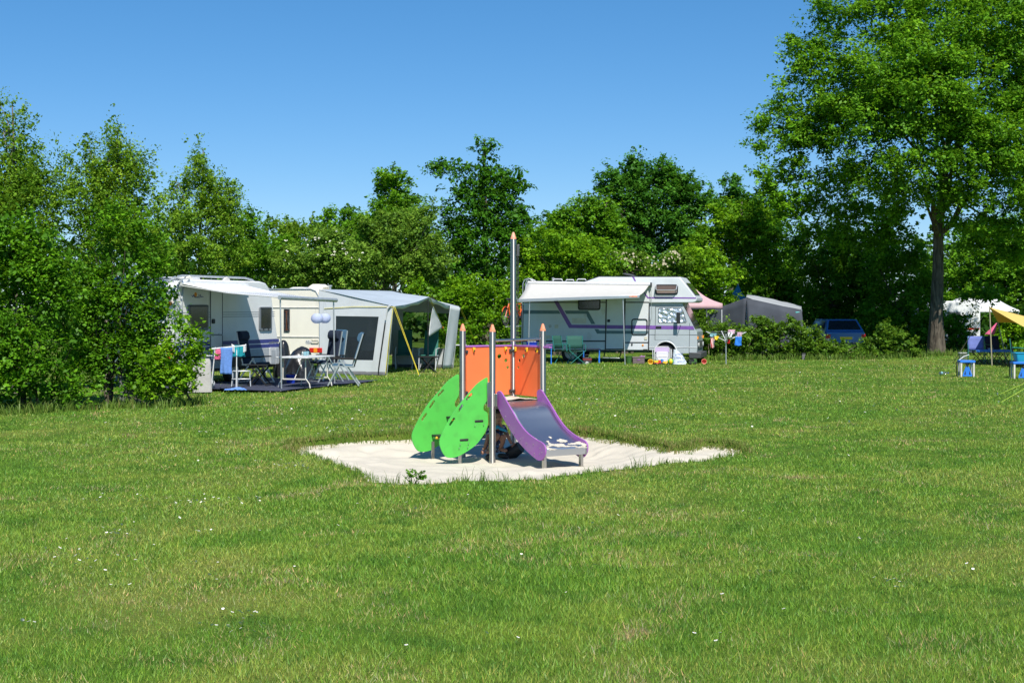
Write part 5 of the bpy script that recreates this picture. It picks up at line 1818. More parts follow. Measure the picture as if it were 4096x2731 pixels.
def simple_table(name, label, x, d, w, dp, h, topm, legm, rot=0.0, th=.025, braces=False, legw=.025):
    o = thing(name, label, 'table', (x, d, 0), rot)
    MB().box(-w / 2, w / 2, -dp / 2, dp / 2, h - th, h).build('tabletop', topm, o, bevel=.008)
    for sx in (-1, 1):
        for sy in (-1, 1):
            MB().bar((sx * (w / 2 - .04), sy * (dp / 2 - .04), 0), (sx * (w / 2 - .04), sy * (dp / 2 - .04), h - th), legw, legw, (0, 1, 0)).build('leg', legm, o)
    if braces:
        for sy in (-1, 1):
            MB().tube([(-w / 2 + .04, sy * (dp / 2 - .04), .1), (w / 2 - .04, sy * (dp / 2 - .04), h - .08)], .008, 6).build('brace', legm, o)
            MB().tube([(w / 2 - .04, sy * (dp / 2 - .04), .1), (-w / 2 + .04, sy * (dp / 2 - .04), h - .08)], .008, 6).build('brace', legm, o)
    return o
simple_table('camp_table', 'dark camping table with light blue legs under the camper awning', cam_side(1030, 48.0), 48.0, .62, .45, .50, 'navy', 'bright_blue')
simple_table('side_table', 'small pink topped table with a blue leg at the rear of the camper', cam_side(560, 47.4), 47.4, .34, .3, .66, 'panel_purple', 'bright_blue')
simple_table('dish_table', 'folding table carrying the blue washing up tub', cam_side(395, 47.9), 47.9, .6, .4, .60, 'hub_grey', 'alu')
o = thing('washing_tub', 'blue plastic washing up tub on a table at the camper rear', 'tub', (cam_side(392, 47.9), 47.9, .603))
mb = MB()
def tub_rect(w, d, z, r=.05):
    return [(a, b, z) for a, b in rect(-w / 2, -d / 2, w / 2, d / 2, r, 3)]
def loft(mb, loops):
    n = len(loops[0])
    vs = [p for l in loops for p in l]
    fs = [(i * n + k, i * n + (k + 1) % n, (i + 1) * n + (k + 1) % n, (i + 1) * n + k) for i in range(len(loops) - 1) for k in range(n)]
    fs += [tuple(range(n - 1, -1, -1)), tuple((len(loops) - 1) * n + k for k in range(n))]
    mb.add(vs, fs)
    return mb
def tub(parent, w, d, h, m, name='basin'):
    return loft(MB(), [tub_rect(w * .82, d * .82, 0), tub_rect(w * .97, d * .97, h * .93), tub_rect(w * 1.04, d * 1.04, h * .93), tub_rect(w * 1.04, d * 1.04, h), tub_rect(w * .93, d * .93, h), tub_rect(w * .8, d * .8, .015)]).build(name, m, parent, angle=30)
tub(o, .40, .3, .13, 'blue_plastic')
for k in range(3):
    MB().lathe([(.05, .1), (.06, .155), (.055, .155), (.045, .11)], (-.1 + .1 * k, 0, 0), 14).build('dish', 'plastic_white', o)
# crates, bucket and bits under the floor
o = thing('bucket', 'dark green bucket beside the awning leg of the camper', 'bucket', (cam_side(1432, 47.6), 47.6, 0))
mat('bucket_green', (.05, .14, .03), rough=.5)
MB().lathe([(.09, 0), (.122, .24), (.13, .24), (.13, .26), (.118, .26), (.088, .02)], (0, 0, 0), 20).build('pail', 'bucket_green', o)
MB().tube([(.126 * math.cos(t), 0, .245 - .05 * math.sin(t)) for t in [k * math.pi / 8 for k in range(9)]], .004, 6).build('handle', 'alu', o)
mat('crate_brown', (.16, .12, .12), rough=.7, dirt=((.3, .27, .25), .6, 6, .4))
o = thing('storage_crate', 'brown folding storage crate under the camper floor', 'crate', (cam_side(1532, 47.6), 47.6, 0))
MB().box(-.2, .2, -.15, .15, 0, .2).build('box', 'crate_brown', o, bevel=.01)
MB().box(-.215, .215, -.16, .16, .2, .235).build('lid', 'crate_brown', o, bevel=.008)
MB().box(-.05, .05, -.165, -.15, .13, .155).build('handle', 'panel_purple', o, bevel=.004)
for k in range(3):
    MB().box(-.2, .2, -.156, -.15, .03 + .055 * k, .036 + .055 * k).build('rib', 'crate_brown', o)
o = thing('purple_cloth', 'crumpled purple cloth on the brown crate', 'cloth', (cam_side(1575, 47.6), 47.6, .236))
wv3 = Waves(51, 14, 1, 5)
MB().sheet(lambda u, v: (-.1 + .2 * u, -.1 + .2 * v, .012 + .03 * abs(float(wv3(u, v))) * math.sin(math.pi * u) * math.sin(math.pi * v)), 12, 12).build('cloth', 'panel_purple', o, solid=.004, fix=False)
# cool bag and shoes under the blue legged table
mat('mixed_dark', (.05, .04, .045), rough=.8)
for (zx, nm, lab, mm, w, h) in ((985, 'cool_bag', 'dark cool bag with red and white trim under the camping table', 'mixed_dark', .30, .22),):
    o = thing(nm, lab, 'bag', (cam_side(zx, 47.7), 47.7, 0))
    MB().box(-w / 2, w / 2, -.1, .1, 0, h).build('bag', mm, o, bevel=.03)
    MB().box(-w / 2 - .002, w / 2 + .002, -.103, .103, h * .6, h * .72).build('band', 'lamp_red', o, bevel=.03)
    MB().tube([(-.08, -.1, h * .8), (-.07, -.12, h + .08), (.07, -.12, h + .08), (.08, -.1, h * .8)], .008, 6).build('handle', 'trim_black', o)
def shoe(label, x, d, m, rot):
    o = thing('shoe', label, 'shoe', (x, d, 0), rot, 'shoes left under the camper awning')
    MB().tube([(-.11, 0, .045), (-.05, 0, .05), (.04, 0, .042), (.1, 0, .03), (.125, 0, .026)], [.03, .042, .042, .034, .012], 10).build('upper', m, o)
    MB().slab([(a, b, 0) for a, b in rect(-.13, -.04, .13, .04, .035, 4)], (0, 0, .018)).build('sole', 'plastic_white', o)
shoe('white trainer lying under the camping table', cam_side(985, 47.3), 47.3, 'plastic_white', R(70))
shoe('black shoe beside the green folding chair', cam_side(905, 47.35), 47.35, 'mixed_dark', R(30))
# folded lawn chair leaning at the front wheel
m2 = stripe_mat('lilac_stripe', (.62, .55, .70), (.45, .30, .58), 0, 34, .45)
m3 = stripe_mat('pale_stripe', (.72, .72, .76), (.60, .58, .66), 0, 34, .5)
o = thing('lawn_chair', 'folded white tube lawn chair with lilac striped fabric by the front wheel', 'chair', (cam_side(1788, 47.4), 47.4, 0), R(3))
for (w, h, y) in ((.26, .58, .0), (.22, .40, -.05), (.19, .26, -.09)):
    MB().tube([(-w, y, 0), (-w, y + .04, h - .06), (-w + .05, y + .05, h), (w - .05, y + .05, h), (w, y + .04, h - .06), (w, y, 0)], .014, 8).build('frame', 'plastic_white', o)
for s in (-1, 1):
    MB().tube([(s * .31, .02, .1), (s * .32, .05, .5)], .014, 8).build('armrest', 'plastic_white', o)
MB().box(-.235, .235, .02, .03, .40, .56).build('backrest', m2, o)
MB().box(-.2, .2, -.03, -.02, .24, .39).build('seat', m3, o)
MB().box(-.17, .17, -.075, -.065, .03, .24).build('seat_front', m3, o)
# printed shopping bag
mat('bag_film', (.66, .72, .80), rough=.35, var=.08, bump=.5, bscale=12)
mat('print_blue', (.03, .06, .34), rough=.5)
o = thing('shopping_bag', 'full white shopping bag printed with blue lettering', 'bag', (cam_side(1975, 47.2), 47.2, 0))
wv4 = Waves(61, 18, .6, 3)
loops = []
for k in range(9):
    t = k / 8
    w = (.235 - .05 * t - .10 * t * t) * (1 + .0 * t)
    loops.append([(w * math.cos(a) * (1 + .07 * float(wv4(a, t * 2))) - .02 - .10 * t * t, .14 * (1 - .6 * t) * math.sin(a) * (1 + .08 * float(wv4(a + 2, t * 2))), .46 * t * (1 + (.10 * math.cos(a + 2.6) * t))) for a in [2 * math.pi * i / 26 for i in range(26)]])
loft(MB(), loops).build('film', 'bag_film', o, angle=60)
for (s, x, z, y, r) in (('ACTION', -.03, .335, -.085, -8), ('ACTION', -.10, .225, -.115, 4), ('AC', .12, .225, -.10, -8), ('ACTION', .03, .095, -.142, -3), ('ON', -.19, .06, -.075, 0)):
    text_part(s, .082, 'print_blue', o, Matrix.Translation((x, y - .004, z)) @ Matrix.Rotation(R(r), 4, 'Y') @ FACE_NY, squash=.85)
# toys
mat('toy_yellow', (.85, .55, .02), rough=.4); mat('toy_red', (.75, .05, .03), rough=.4); mat('toy_green', (.10, .50, .06), rough=.4); mat('toy_blue', (.03, .22, .60), rough=.4); mat('toy_pot', (.75, .20, .14), rough=.5); mat('olive_plastic', (.18, .2, .04), rough=.5)
def toy_bucket(label, zx, d, m, tip, r=.075):
    o = thing('toy_bucket', label, 'toy bucket', (cam_side(zx, d), d, 0))
    mb = MB()
    mb.M = Matrix.Translation((0, 0, r * (1.0 if tip else 0) + .0)) @ Matrix.Rotation(R(80 if tip else 0), 4, 'X')
    mb.lathe([(r * .7, -.07 if tip else 0), (r, .08 if tip else .15), (r * 1.06, .08 if tip else .15), (r * .9, .075 if tip else .145), (r * .62, -.05 if tip else .01)], (0, 0, 0), 18)
    mb.build('pail', m, o)
    MB().tube([(r * math.cos(t), -.085 if tip else 0, r * 1.0 + r * math.sin(t) if tip else .15 + .05 * math.sin(t)) for t in [k * math.pi / 8 for k in range(9)]], .005, 6).build('handle', m, o)
toy_bucket('yellow toy bucket lying on its side at the end of the toy row', 1660, 47.0, 'toy_yellow', True, .085)
toy_bucket('orange red plastic pot tipped towards the camera under the camper nose', 2232, 47.2, 'toy_pot', True, .085)
o = thing('ball', 'green ball with red and yellow bands next to the shopping bag', 'ball', (cam_side(1878, 47.0), 47.0, 0))
mb = MB()
mb.ball((0, 0, .1), .1, 18, 12)
for i, f in enumerate(mb.f):
    mb.mi[i] = {0: 0, 1: 0, 2: 1, 3: 0, 4: 2, 5: 0}[(i % 18) // 3]
mb.build('shell', ['toy_green', 'toy_red', 'toy_yellow'], o, fix=False)
def brick_toy(nm, label, zx, d, m, pts, m2=None):
    o = thing(nm, label, 'toy', (cam_side(zx, d), d, 0))
    for i, (x0, x1, y0, y1, z0, z1) in enumerate(pts):
        MB().box(x0, x1, y0, y1, z0, z1).build('block' if i else 'base', (m2 if (m2 and i % 2) else m), o, bevel=.012)
    return o
def toy_truck(label, zx, d, m, m2, s=1.0, rot=0.0):
    o = thing('toy_truck', label, 'toy truck', (cam_side(zx, d), d, 0), rot)
    MB().box(-.12 * s, .12 * s, -.06 * s, .06 * s, .03 * s, .065 * s).build('chassis', m, o, bevel=.006)
    MB().slab([(-.11 * s, -.055 * s, .065 * s), (-.13 * s, -.055 * s, .13 * s), (.03 * s, -.055 * s, .13 * s), (.02 * s, -.055 * s, .065 * s)], (0, .11 * s, 0)).build('tipper', m2, o, bevel=.004)
    MB().slab([(.035 * s, -.05 * s, .065 * s), (.035 * s, -.05 * s, .15 * s), (.09 * s, -.05 * s, .15 * s), (.12 * s, -.05 * s, .10 * s), (.12 * s, -.05 * s, .065 * s)], (0, .1 * s, 0)).build('cabin', m, o, bevel=.006)
    for x in (-.075 * s, .075 * s):
        for y in (-.07 * s, .05 * s):
            MB().lathe([(.032 * s, 0), (.032 * s, .02 * s)], (x, y, .032 * s), 14, 'y').build('wheel', 'tyre', o)
toy_truck('red and yellow toy truck among the toys', 1735, 47.0, 'toy_red', 'toy_yellow', 1.0, R(10))
toy_truck('blue toy truck behind the red one', 1765, 47.35, 'toy_blue', 'toy_green', 1.1, R(-20))
toy_truck('green and black toy tractor under the camper nose', 2110, 47.3, 'bucket_green', 'trim_black', 1.2, R(15))
toy_truck('small yellow toy truck in front of the lawn chair', 1825, 47.05, 'toy_yellow', 'toy_yellow', .8, R(-8))
o = thing('toy_helmet', 'small olive green plastic bowl on the toy pile', 'toy', (cam_side(1690, 47.15), 47.15, .0))
MB().lathe([(.06, .06), (.062, .13), (.045, .165), (.01, .175)], (0, 0, 0), 16).build('dome', 'olive_plastic', o)
MB().lathe([(.05, 0), (.06, .06)], (0, 0, 0), 16).build('base', 'toy_red', o)

# ================================================================== white caravan with roof rails and striped awning
mat('caravan_white', (.76, .77, .77), rough=.35, var=.03, scale=3, bump=.05, bscale=150, coat=.2, dirt=((.5, .5, .46), .62, 2.5, .3))
mat('caravan_cream', (.80, .76, .65), rough=.35, var=.03, scale=3, coat=.2, dirt=((.6, .55, .44), .6, 2.2, .4))
mat('stripe_blue', (.045, .055, .24), rough=.4)
mat('skirt_grey', (.40, .43, .45), rough=.45)
mat('line_grey', (.16, .18, .20), rough=.5)
mat('rail_grey', (.50, .53, .55), rough=.35, metal=.5)
mat('rail_foot', (.66, .63, .57), rough=.5)
stripe_mat('awning_stripe', (.80, .82, .84), (.17, .20, .24), 1, 17.0, .52, .75, .08, fade=(-.9, -1.5))
KO = Vector((-7.94, 33.0, 0))
KU = Vector((.36, .93, 0)).normalized()
KA = math.atan2(KU.y, KU.x)
kar = thing('caravan', 'white caravan with blue stripes, roof rails and an open striped awning', 'caravan', KO, KA)
def kz(zx, zy):
    return on_wall(640 + zx / 2.903, 1060 + zy / 2.903, KO, KU)
def kloop(pts, y):
    return [Vector((kz(a, b)[0], y, kz(a, b)[1])) for a, b in pts]
KL = kz(1392, 1150)[0]
KW = 2.2
prof = [(0, .42), (-.03, 1.2), (0, 2.15), (.05, 2.36), (.16, 2.50), (.34, 2.575), (.7, 2.6), (KL - 1.0, 2.6), (KL - .72, 2.56), (KL - .55, 2.44), (KL - .42, 2.2), (KL - .06, .95), (KL, .75), (KL, .42)]
kb = MB().slab([Vector((a, 0, b)) for a, b in prof], (0, KW, 0)).build('body', 'caravan_white', kar, bevel=.035)
def kpiece(name, pts, m, out_, th, parent=kar, bevel=0.0):
    return MB().slab(kloop(pts, -out_), (0, th, 0)).build(name, m, parent, bevel=bevel)
# blue stripe, thin lines and grey skirt run the length of the wall
for (z0, z1, m) in ((.985, 1.085, 'stripe_blue'), (.865, .960, 'stripe_blue'), (.42, .845, 'skirt_grey')):
    MB().box(.02, KL - .05, -.004, 0, z0, z1).build('stripe', m, kar)
for z in (1.69, 1.745, 1.80):
    MB().box(.1, KL - .25, -.004, 0, z - .006, z + .006).build('pinstripe', 'line_grey', kar)
# rear edge mouldings
for x in (.0, .28):
    MB().tube([(x - .01, -.012, .5), (x - .02, -.012, 2.1), (x + .03, -.012, 2.36), (x + .14, -.008, 2.51), (x + .3, -.006, 2.59), (x + .34, .6, 2.62), (x + .34, KW - .3, 2.62)], .022, 8).build('edge_moulding', 'rail_grey', kar)
# windows
def kwindow(x0, y0, x1, y1):
    o = kpiece('window', rect(x0, y0, x1, y1, 18), 'line_grey', .035, .035, bevel=.008)
    kpiece('pane', rect(x0 + 16, y0 + 26, x1 - 16, y1 - 30, 12), 'window_dark', .04, .006, o)
    kpiece('blind_rail', rect(x0 + 10, y0 + 12, x1 - 10, y0 + 22), 'trim_black', .043, .008, o)
    for a in (x0 + (x1 - x0) * .3, x0 + (x1 - x0) * .7):
        kpiece('stay', rect(a - 5, y1 - 26, a + 5, y1 - 10), 'trim_black', .046, .01, o)
kwindow(320, 460, 552, 756)
kwindow(1145, 485, 1290, 763)
# door in two halves with a dark seal
for (y0, y1) in ((285, 808), (812, 1100)):
    dk = kpiece('door', rect(586, y0, 716, y1, 12), 'caravan_white', .014, .014, bevel=.004)
    t = MB()
    t.tube([Vector((kz(a, b)[0], -.012, kz(a, b)[1])) for a, b in rect(582, y0 - 4, 720, y1 + 3, 16)], .012, 6, closed=True)
    t.build('door_seal', 'line_grey', dk)
    if y0 < 400:
        kpiece('handle', rect(594, 625, 624, 680, 10), 'trim_black', .045, .035, dk, bevel=.006)
    else:
        kpiece('latch', rect(668, 790, 690, 806, 4), 'rail_grey', .03, .02, dk)
kpiece('rain_gutter', [(575, 290), (580, 255), (600, 244), (690, 250), (730, 272), (726, 282), (690, 262), (604, 256), (590, 265), (586, 292)], 'caravan_white', .03, .03)
sv_ = kpiece('service_hatch', rect(1270, 955, 1345, 1150, 10), 'plastic_white', .02, .02, bevel=.005)
kpiece('hatch_lid', rect(1283, 985, 1334, 1140, 8), 'skirt_grey', .024, .006, sv_)
# emblem: sun over a wavy dark skyline
em = kpiece('emblem', [(360, 345), (376, 362), (392, 342), (410, 372), (440, 366), (455, 374), (490, 362), (510, 374), (492, 372), (455, 380), (405, 380), (392, 356), (378, 374)], 'stripe_blue', .004, .004)
t, z = kz(412, 343)
MB().lathe([(.055, -.006), (.055, -.003)], (t, 0, z), 18, 'y').build('sun_mark', 'lamp_orange', em)
for a in (448, 466):
    kpiece('mark', [(a, 362), (a + 2, 336), (a + 12, 362)], 'stripe_blue', .004, .004, em)
t, z = kz(1345, 893)
text_part('excellent easy', .085, 'line_grey', kar, Matrix.Translation((t - .12, -.006, z)) @ FACE_NY)
# roof rails on pale feet
for y in (.28, KW - .28):
    rl = MB().tube([(.15, y, 2.52), (.35, y, 2.64), (.7, y, 2.685), (KL - 1.3, y, 2.685), (KL - .95, y, 2.64), (KL - .85, y, 2.6)], .028, 10).build('roof_rail', 'rail_grey', kar)
    for x in (.95, 2.6):
        MB().slab([(x - .16, y - .04, 2.59), (x - .1, y - .04, 2.67), (x + .02, y - .04, 2.70), (x + .12, y - .04, 2.65), (x + .17, y - .04, 2.59)], (0, .08, 0)).build('rail_foot', 'rail_foot', rl, bevel=.015)
MB().box(1.5, 2.1, .7, 1.5, 2.6, 2.68).build('roof_hatch', 'plastic_white', kar, bevel=.03)
# lamps on the rear wall
for y in (.12, KW - .12):
    MB().box(-.06, -.01, y - .05, y + .05, 1.98, 2.06).build('marker_lamp', 'lamp_red', kar, bevel=.01)
    MB().box(-.07, -.01, y - .08, y + .08, .7, .95).build('tail_lamp', 'lamp_red', kar, bevel=.015)
# wheels, chassis, corner steadies
xw = kz(890, 1240)[0]
for y in (.06, KW - .26):
    wheel(kar, xw, y, .31, .19)
MB().box(xw - .38, xw + .38, -.006, .0, .42, .66).build('wheel_arch', 'trim_black', kar)
MB().box(.1, KL - .1, .15, KW - .15, .33, .42).build('chassis', 'trim_black', kar)
for x in (.3, KL - .3):
    for y in (.25, KW - .25):
        MB().bar((x, y, 0), (x + .15 * (1 if x < 1 else -1), y, .36), .05, .05, (0, 1, 0)).build('corner_steady', 'rail_grey', kar)
MB().bar((KL - .1, KW / 2 - .3, .4), (KL + 1.1, KW / 2, .45), .06, .1).build('drawbar', 'rail_grey', kar)
MB().bar((KL - .1, KW / 2 + .3, .4), (KL + 1.1, KW / 2, .45), .06, .1).build('drawbar', 'rail_grey', kar)
# awning
AWD, AX0, AX1 = 2.77, .1, 2.95
FZ0, FZ1 = 2.15, 2.10
aw = MB().lathe([(.06, AX0), (.06, AX1 + .1)], (0, 0, 0), 14, 'x')
aw.v = [(a, b - .07, c + 2.47) for a, b, c in aw.v]
aw = aw.build('awning', 'plastic_white', kar)
def kcanvas(u, v):
    a = Vector((AX0 + (AX1 - AX0) * u, -.1, 2.49))
    b = Vector((AX0 + .02 + (AX1 - AX0 - .2) * u, -AWD, FZ0 + (FZ1 - FZ0) * u + .02))
    p = a.lerp(b, v)
    p.z -= .07 * math.sin(math.pi * v) * (1 - .3 * math.sin(math.pi * u)) - .008 * math.sin(u * 25 + v * 3)
    return p
MB().sheet(kcanvas, 24, 30).build('awning_cloth', 'awning_stripe', aw, solid=.004, fix=False)
MB().tube([(AX0 - .02, -AWD, FZ0), (AX1 - .15, -AWD, FZ1)], .05, 14).build('awning_bar', 'rail_grey', aw)
for x, z in ((AX0 + .05, FZ0), (AX1 - .25, FZ1)):
    MB().tube([(x, -AWD + .02, z - .03), (x + .02, -AWD + .0, 0)], .018, 10).build('awning_leg', 'alu', aw)
    MB().lathe([(.05, 0), (.05, .012), (.02, .02)], (x + .02, -AWD, 0), 12).build('leg_foot', 'trim_black', aw)
for x, z in ((AX0 + .02, FZ0), (AX1 - .2, FZ1)):
    MB().tube([(x, -.08, 2.44), (x, -AWD / 2, (2.40 + z) / 2 - .02), (x, -AWD, z)], .014, 8).build('awning_arm', 'plastic_white', aw)
def kp(x, y, z):
    return TM[kar.name] @ Vector((x, y, z))
# ground mat before the caravan
mat('mat_navy', (.035, .042, .075), rough=.9, var=.15, scale=5, bump=.3, bscale=150)
wv5 = Waves(71, 16, .2, 1.2)
o = MB().sheet(lambda u, v: kp(-.45 + 4.9 * u, .35 - 3.45 * v, .052 + .010 * float(wv5(u * 5, v * 3.4)) + .004), 50, 36).build('ground_mat', 'mat_navy', None, solid=.006, fix=False)
tag(o, 'dark navy ground mat spread on the grass beside the white caravan', 'mat')

# ------------------------------------------------------------------ camping furniture on the mat
mat('navy_pad', (.010, .020, .045), rough=.85, var=.1)
mat('blue_pad', (.045, .115, .19), rough=.85, var=.1)
mat('black_mesh', (.008, .008, .009), rough=.8)
def recliner(label, loc, rot, rec, padm, backm, sc=1.0):
    """High-backed camping chair; faces local +x."""
    o = thing('camping_chair', label, 'chair', loc, rot, 'high backed camping chairs on the mat')
    ca, sa = math.cos(R(rec)), math.sin(R(rec))
    def bk(t, y, off=0.0):
        return Vector((-.24 - sa * t + ca * off, y, .47 + ca * t + sa * off))
    MB().slab([(-.26, -.23, .43), (.26, -.23, .46), (.27, -.23, .50), (.24, -.23, .515), (-.26, -.23, .485)], (0, .46, 0)).build('seat', padm, o, bevel=.015)
    back = MB()
    back.slab([bk(0, -.23, -.012), bk(.80, -.23, -.012), bk(.83, -.23, .01), bk(.80, -.23, .035), bk(.0, -.23, .035)], (0, .46, 0))
    bo = back.build('backrest', padm, o, bevel=.012)
    MB().slab([bk(.02, -.225, -.016), bk(.82, -.225, -.016), bk(.82, -.225, -.022), bk(.02, -.225, -.022)], (0, .45, 0)).build('back_panel', backm, bo)
    hd = MB().slab([bk(.58, -.22, .03), bk(.60, -.22, .085), bk(.66, -.22, .11), bk(.76, -.22, .105), bk(.82, -.22, .06), bk(.82, -.22, .03)], (0, .44, 0)).build('headrest', padm, bo, bevel=.02)
    for s in (-1, 1):
        y = s * .275
        MB().slab([(-.30, y - .03, .645), (.24, y - .03, .665), (.28, y - .03, .655), (.27, y - .03, .635), (-.3, y - .03, .615)], (0, .06, 0)).build('armrest', 'black_mesh', o, bevel=.01)
        MB().bar((.03, y, .63), (.36, y, .0), .016, .032, (1, 0, 0)).build('leg', 'alu', o)
        MB().bar((.07, y * 1.06, .63), (-.38, y * 1.06, .0), .016, .032, (1, 0, 0)).build('leg', 'alu', o)
        MB().bar((-.26, y * .95, .46), (.26, y * .95, .46), .02, .03).build('seat_rail', 'alu', o)
        MB().bar(bk(0, y * .92), bk(.80, y * .92), .018, .028).build('back_rail', 'alu', o)
    MB().bar((.345, -.27, .03), (.345, .27, .03), .03, .02).build('foot_bar', 'alu', o)
    MB().bar((-.36, -.29, .03), (-.36, .29, .03), .03, .02).build('foot_bar', 'alu', o)
    return o
MZ = .06
p = G(1030, 1545)
recliner('navy high backed camping chair in the shade by the caravan wall', (X(1025, 34.6), 34.6, MZ), R(-15), 12, 'navy_pad', 'black_mesh')
recliner('dark blue high backed camping chair behind the white table, paler at its side', (X(1296, 35.2), 35.2, MZ), R(222), 10, 'navy_pad', 'navy_pad')
recliner('blue padded high backed camping chair standing tucked behind the navy one', (X(1322, 36.0), 36.0, MZ), R(215), 8, 'blue_pad', 'blue_pad')
recliner('camping chair with a black back and silver legs at the corner of the mat', (X(1375, 33.6), 33.6, MZ), R(183), 17, 'blue_pad', 'black_mesh')
# folding stool / footrest
def cross_stool(name, label, loc, rot, w, h, m, topm):
    o = thing(name, label, 'stool', loc, rot)
    MB().box(-w / 2, w / 2, -w * .4, w * .4, h - .03, h).build('top', topm, o, bevel=.008)
    for y in (-w * .34, w * .34):
        for s in (-1, 1):
            MB().bar((s * w * .42, y + s * .015, 0), (-s * w * .36, y + s * .015, h - .03), .03, .018, (0, 1, 0)).build('leg', m, o)
    for s in (-1, 1):
        MB().bar((s * w * .42, -w * .36, .02), (s * w * .42, w * .36, .02), .03, .03).build('foot_bar', m, o)
    return o
cross_stool('footstool', 'black cross legged footstool before the shaded navy chair', (X(1040, 33.6), 33.6, MZ), R(-10), .52, .50, 'black_mesh', 'black_mesh')
# white folding table
tb = thing('folding_table', 'white folding table with bent steel legs standing on the mat', 'table', (-4.87, 33.0, MZ), KA)
TLX, TLY, TH = 1.35, .86, .72
for s in (-1, 1):
    MB().slab([(a, b, TH - .035) for a, b in (rect(-TLX / 2, .003, TLX / 2, TLY / 2, .05, 3) if s > 0 else rect(-TLX / 2, -TLY / 2, TLX / 2, -.003, .05, 3))], (0, 0, .035)).build('tabletop', 'plastic_white', tb, bevel=.008)
for x in (-.52, .52):
    MB().tube([(x, -.30, TH - .04), (x, -.30, .22), (x, -.40, .1), (x, -.42, 0)], .014, 8).build('leg', 'rail_foot', tb)
    MB().tube([(x, .30, TH - .04), (x, .30, .22), (x, .40, .1), (x, .42, 0)], .014, 8).build('leg', 'rail_foot', tb)
    MB().bar((x, -.30, .2), (x, .30, .2), .02, .03).build('stretcher', 'rail_foot', tb)
    MB().tube([(x * .98, 0, .2), (x * .2, 0, TH - .04)], .010, 6).build('brace', 'rail_foot', tb)
mat('mug_blue', (.22, .42, .48), rough=.3, coat=.3)
for i, (px, dd, lab) in enumerate(((1220, 33.25, 'pale blue mug on the white table, handle showing'), (1229, 33.45, 'second pale blue mug half hidden behind the other one'))):
    o = thing('mug', lab, 'mug', (X(px, dd), dd, MZ + TH), R(200), 'mugs on the white table')
    MB().lathe([(.036, 0), (.044, .02), (.046, .095), (.042, .095), (.04, .025), (.03, .012)], (0, 0, 0), 20).build('cup', 'mug_blue', o)
    MB().tube([(.044, 0, .08), (.07, 0, .075), (.078, 0, .05), (.065, 0, .028), (.044, 0, .025)], .006, 8).build('handle', 'mug_blue', o)
# lanterns
mat('lantern_paper', (.62, .68, .88), rough=.9, var=.03, trans=.35)
for (t, px, lab) in ((1.45, 1268, 'pale blue paper lantern, nearer one under the awning edge'), (2.05, 1299, 'pale blue paper lantern, farther one under the awning edge')):
    c = kp(t, -AWD, 0)
    zc_ = 1.66
    o = thing('paper_lantern', lab, 'lantern', (X(px, c.y), c.y, zc_), 0, 'paper lanterns under the striped awning')
    prof = []
    for k in range(33):
        a = -1.25 + 2.5 * k / 32
        prof.append((.145 * math.cos(a) + (.0035 if k % 2 else -.002), .125 * math.sin(a)))
    MB().lathe(prof, (0, 0, 0), 24).build('shade', 'lantern_paper', o, angle=20)
    for s in (-1, 1):
        MB().tube([(s * .04, 0, .12), (s * .01, 0, FZ0 - zc_ - .03)], .002, 4).build('thread', 'rail_grey', o)
# drying rack with laundry
dr_ = thing('drying_rack', 'white tube drying rack with laundry beside the bright shrub', 'drying rack', (X(915, 31.9), 31.9, MZ), R(8))
for s in (-1, 1):
    MB().tube([(s * .28 - .1, -.26, 0), (s * .24 - .06, .0, .96)], .011, 8).build('leg', 'plastic_white', dr_)
    MB().tube([(s * .28 - .1, .30, 0), (s * .24 - .06, -.02, .94)], .011, 8).build('leg', 'plastic_white', dr_)
for s in (-1, 1):
    MB().tube([(-.42, s * .24, .92), (.38, s * .24, 1.0)], .010, 8).build('side_bar', 'plastic_white', dr_)
for k in range(7):
    t = k / 6
    MB().tube([(-.42 + .8 * t, -.24, .92 + .08 * t), (-.42 + .8 * t, .24, .92 + .08 * t)], .005, 6).build('rail', 'blue_plastic', dr_)
mat('towel_blue', (.12, .25, .60), rough=.95, var=.12, scale=20, bump=.4, bscale=90)
mat('cloth_pink', (.70, .14, .28), rough=.9); mat('cloth_teal', (.01, .30, .36), rough=.9); mat('cloth_white', (.74, .73, .74), rough=.9, var=.05, bump=.2, bscale=14)
def hang(name, label, cat, loc, rot, w, h, m, seed, fold=.02, taper=0.0, hemup=0.0, group=None):
    o = thing(name, label, cat, loc, rot, group)
    ww = Waves(seed, 10, .4, 2.2)
    MB().sheet(lambda u, v: ((u - .5) * w * (1 - taper * v) + .01 * math.sin(v * 5 + u), fold * float(ww(u * 1.6, v * .6)) * (.2 + v), -h * v + hemup * abs(u - .5) * v), 16, 14).build('cloth', m, o, solid=.006, fix=False)
    return o
hang('towel', 'long blue towel hanging on the drying rack', 'towel', (X(905, 31.6), 31.6, MZ + .96), R(5), .26, .60, 'towel_blue', 81)
hang('pink_cloth', 'small pink garment on the drying rack', 'laundry', (X(873, 31.75), 31.75, MZ + .92), R(5), .15, .24, 'cloth_pink', 82)
o = hang('swim_shirt', 'teal and white swim top on the drying rack end', 'laundry', (X(956, 31.9), 31.9, MZ + 1.0), R(-6), .27, .26, 'cloth_teal', 83, taper=-.1)
for s in (-1, 1):
    MB().sheet(lambda u, v: (s * (.10 + .07 * u), -.012, -.005 - .17 * v + .04 * u), 4, 6).build('sleeve', 'cloth_white', o, solid=.006, fix=False)
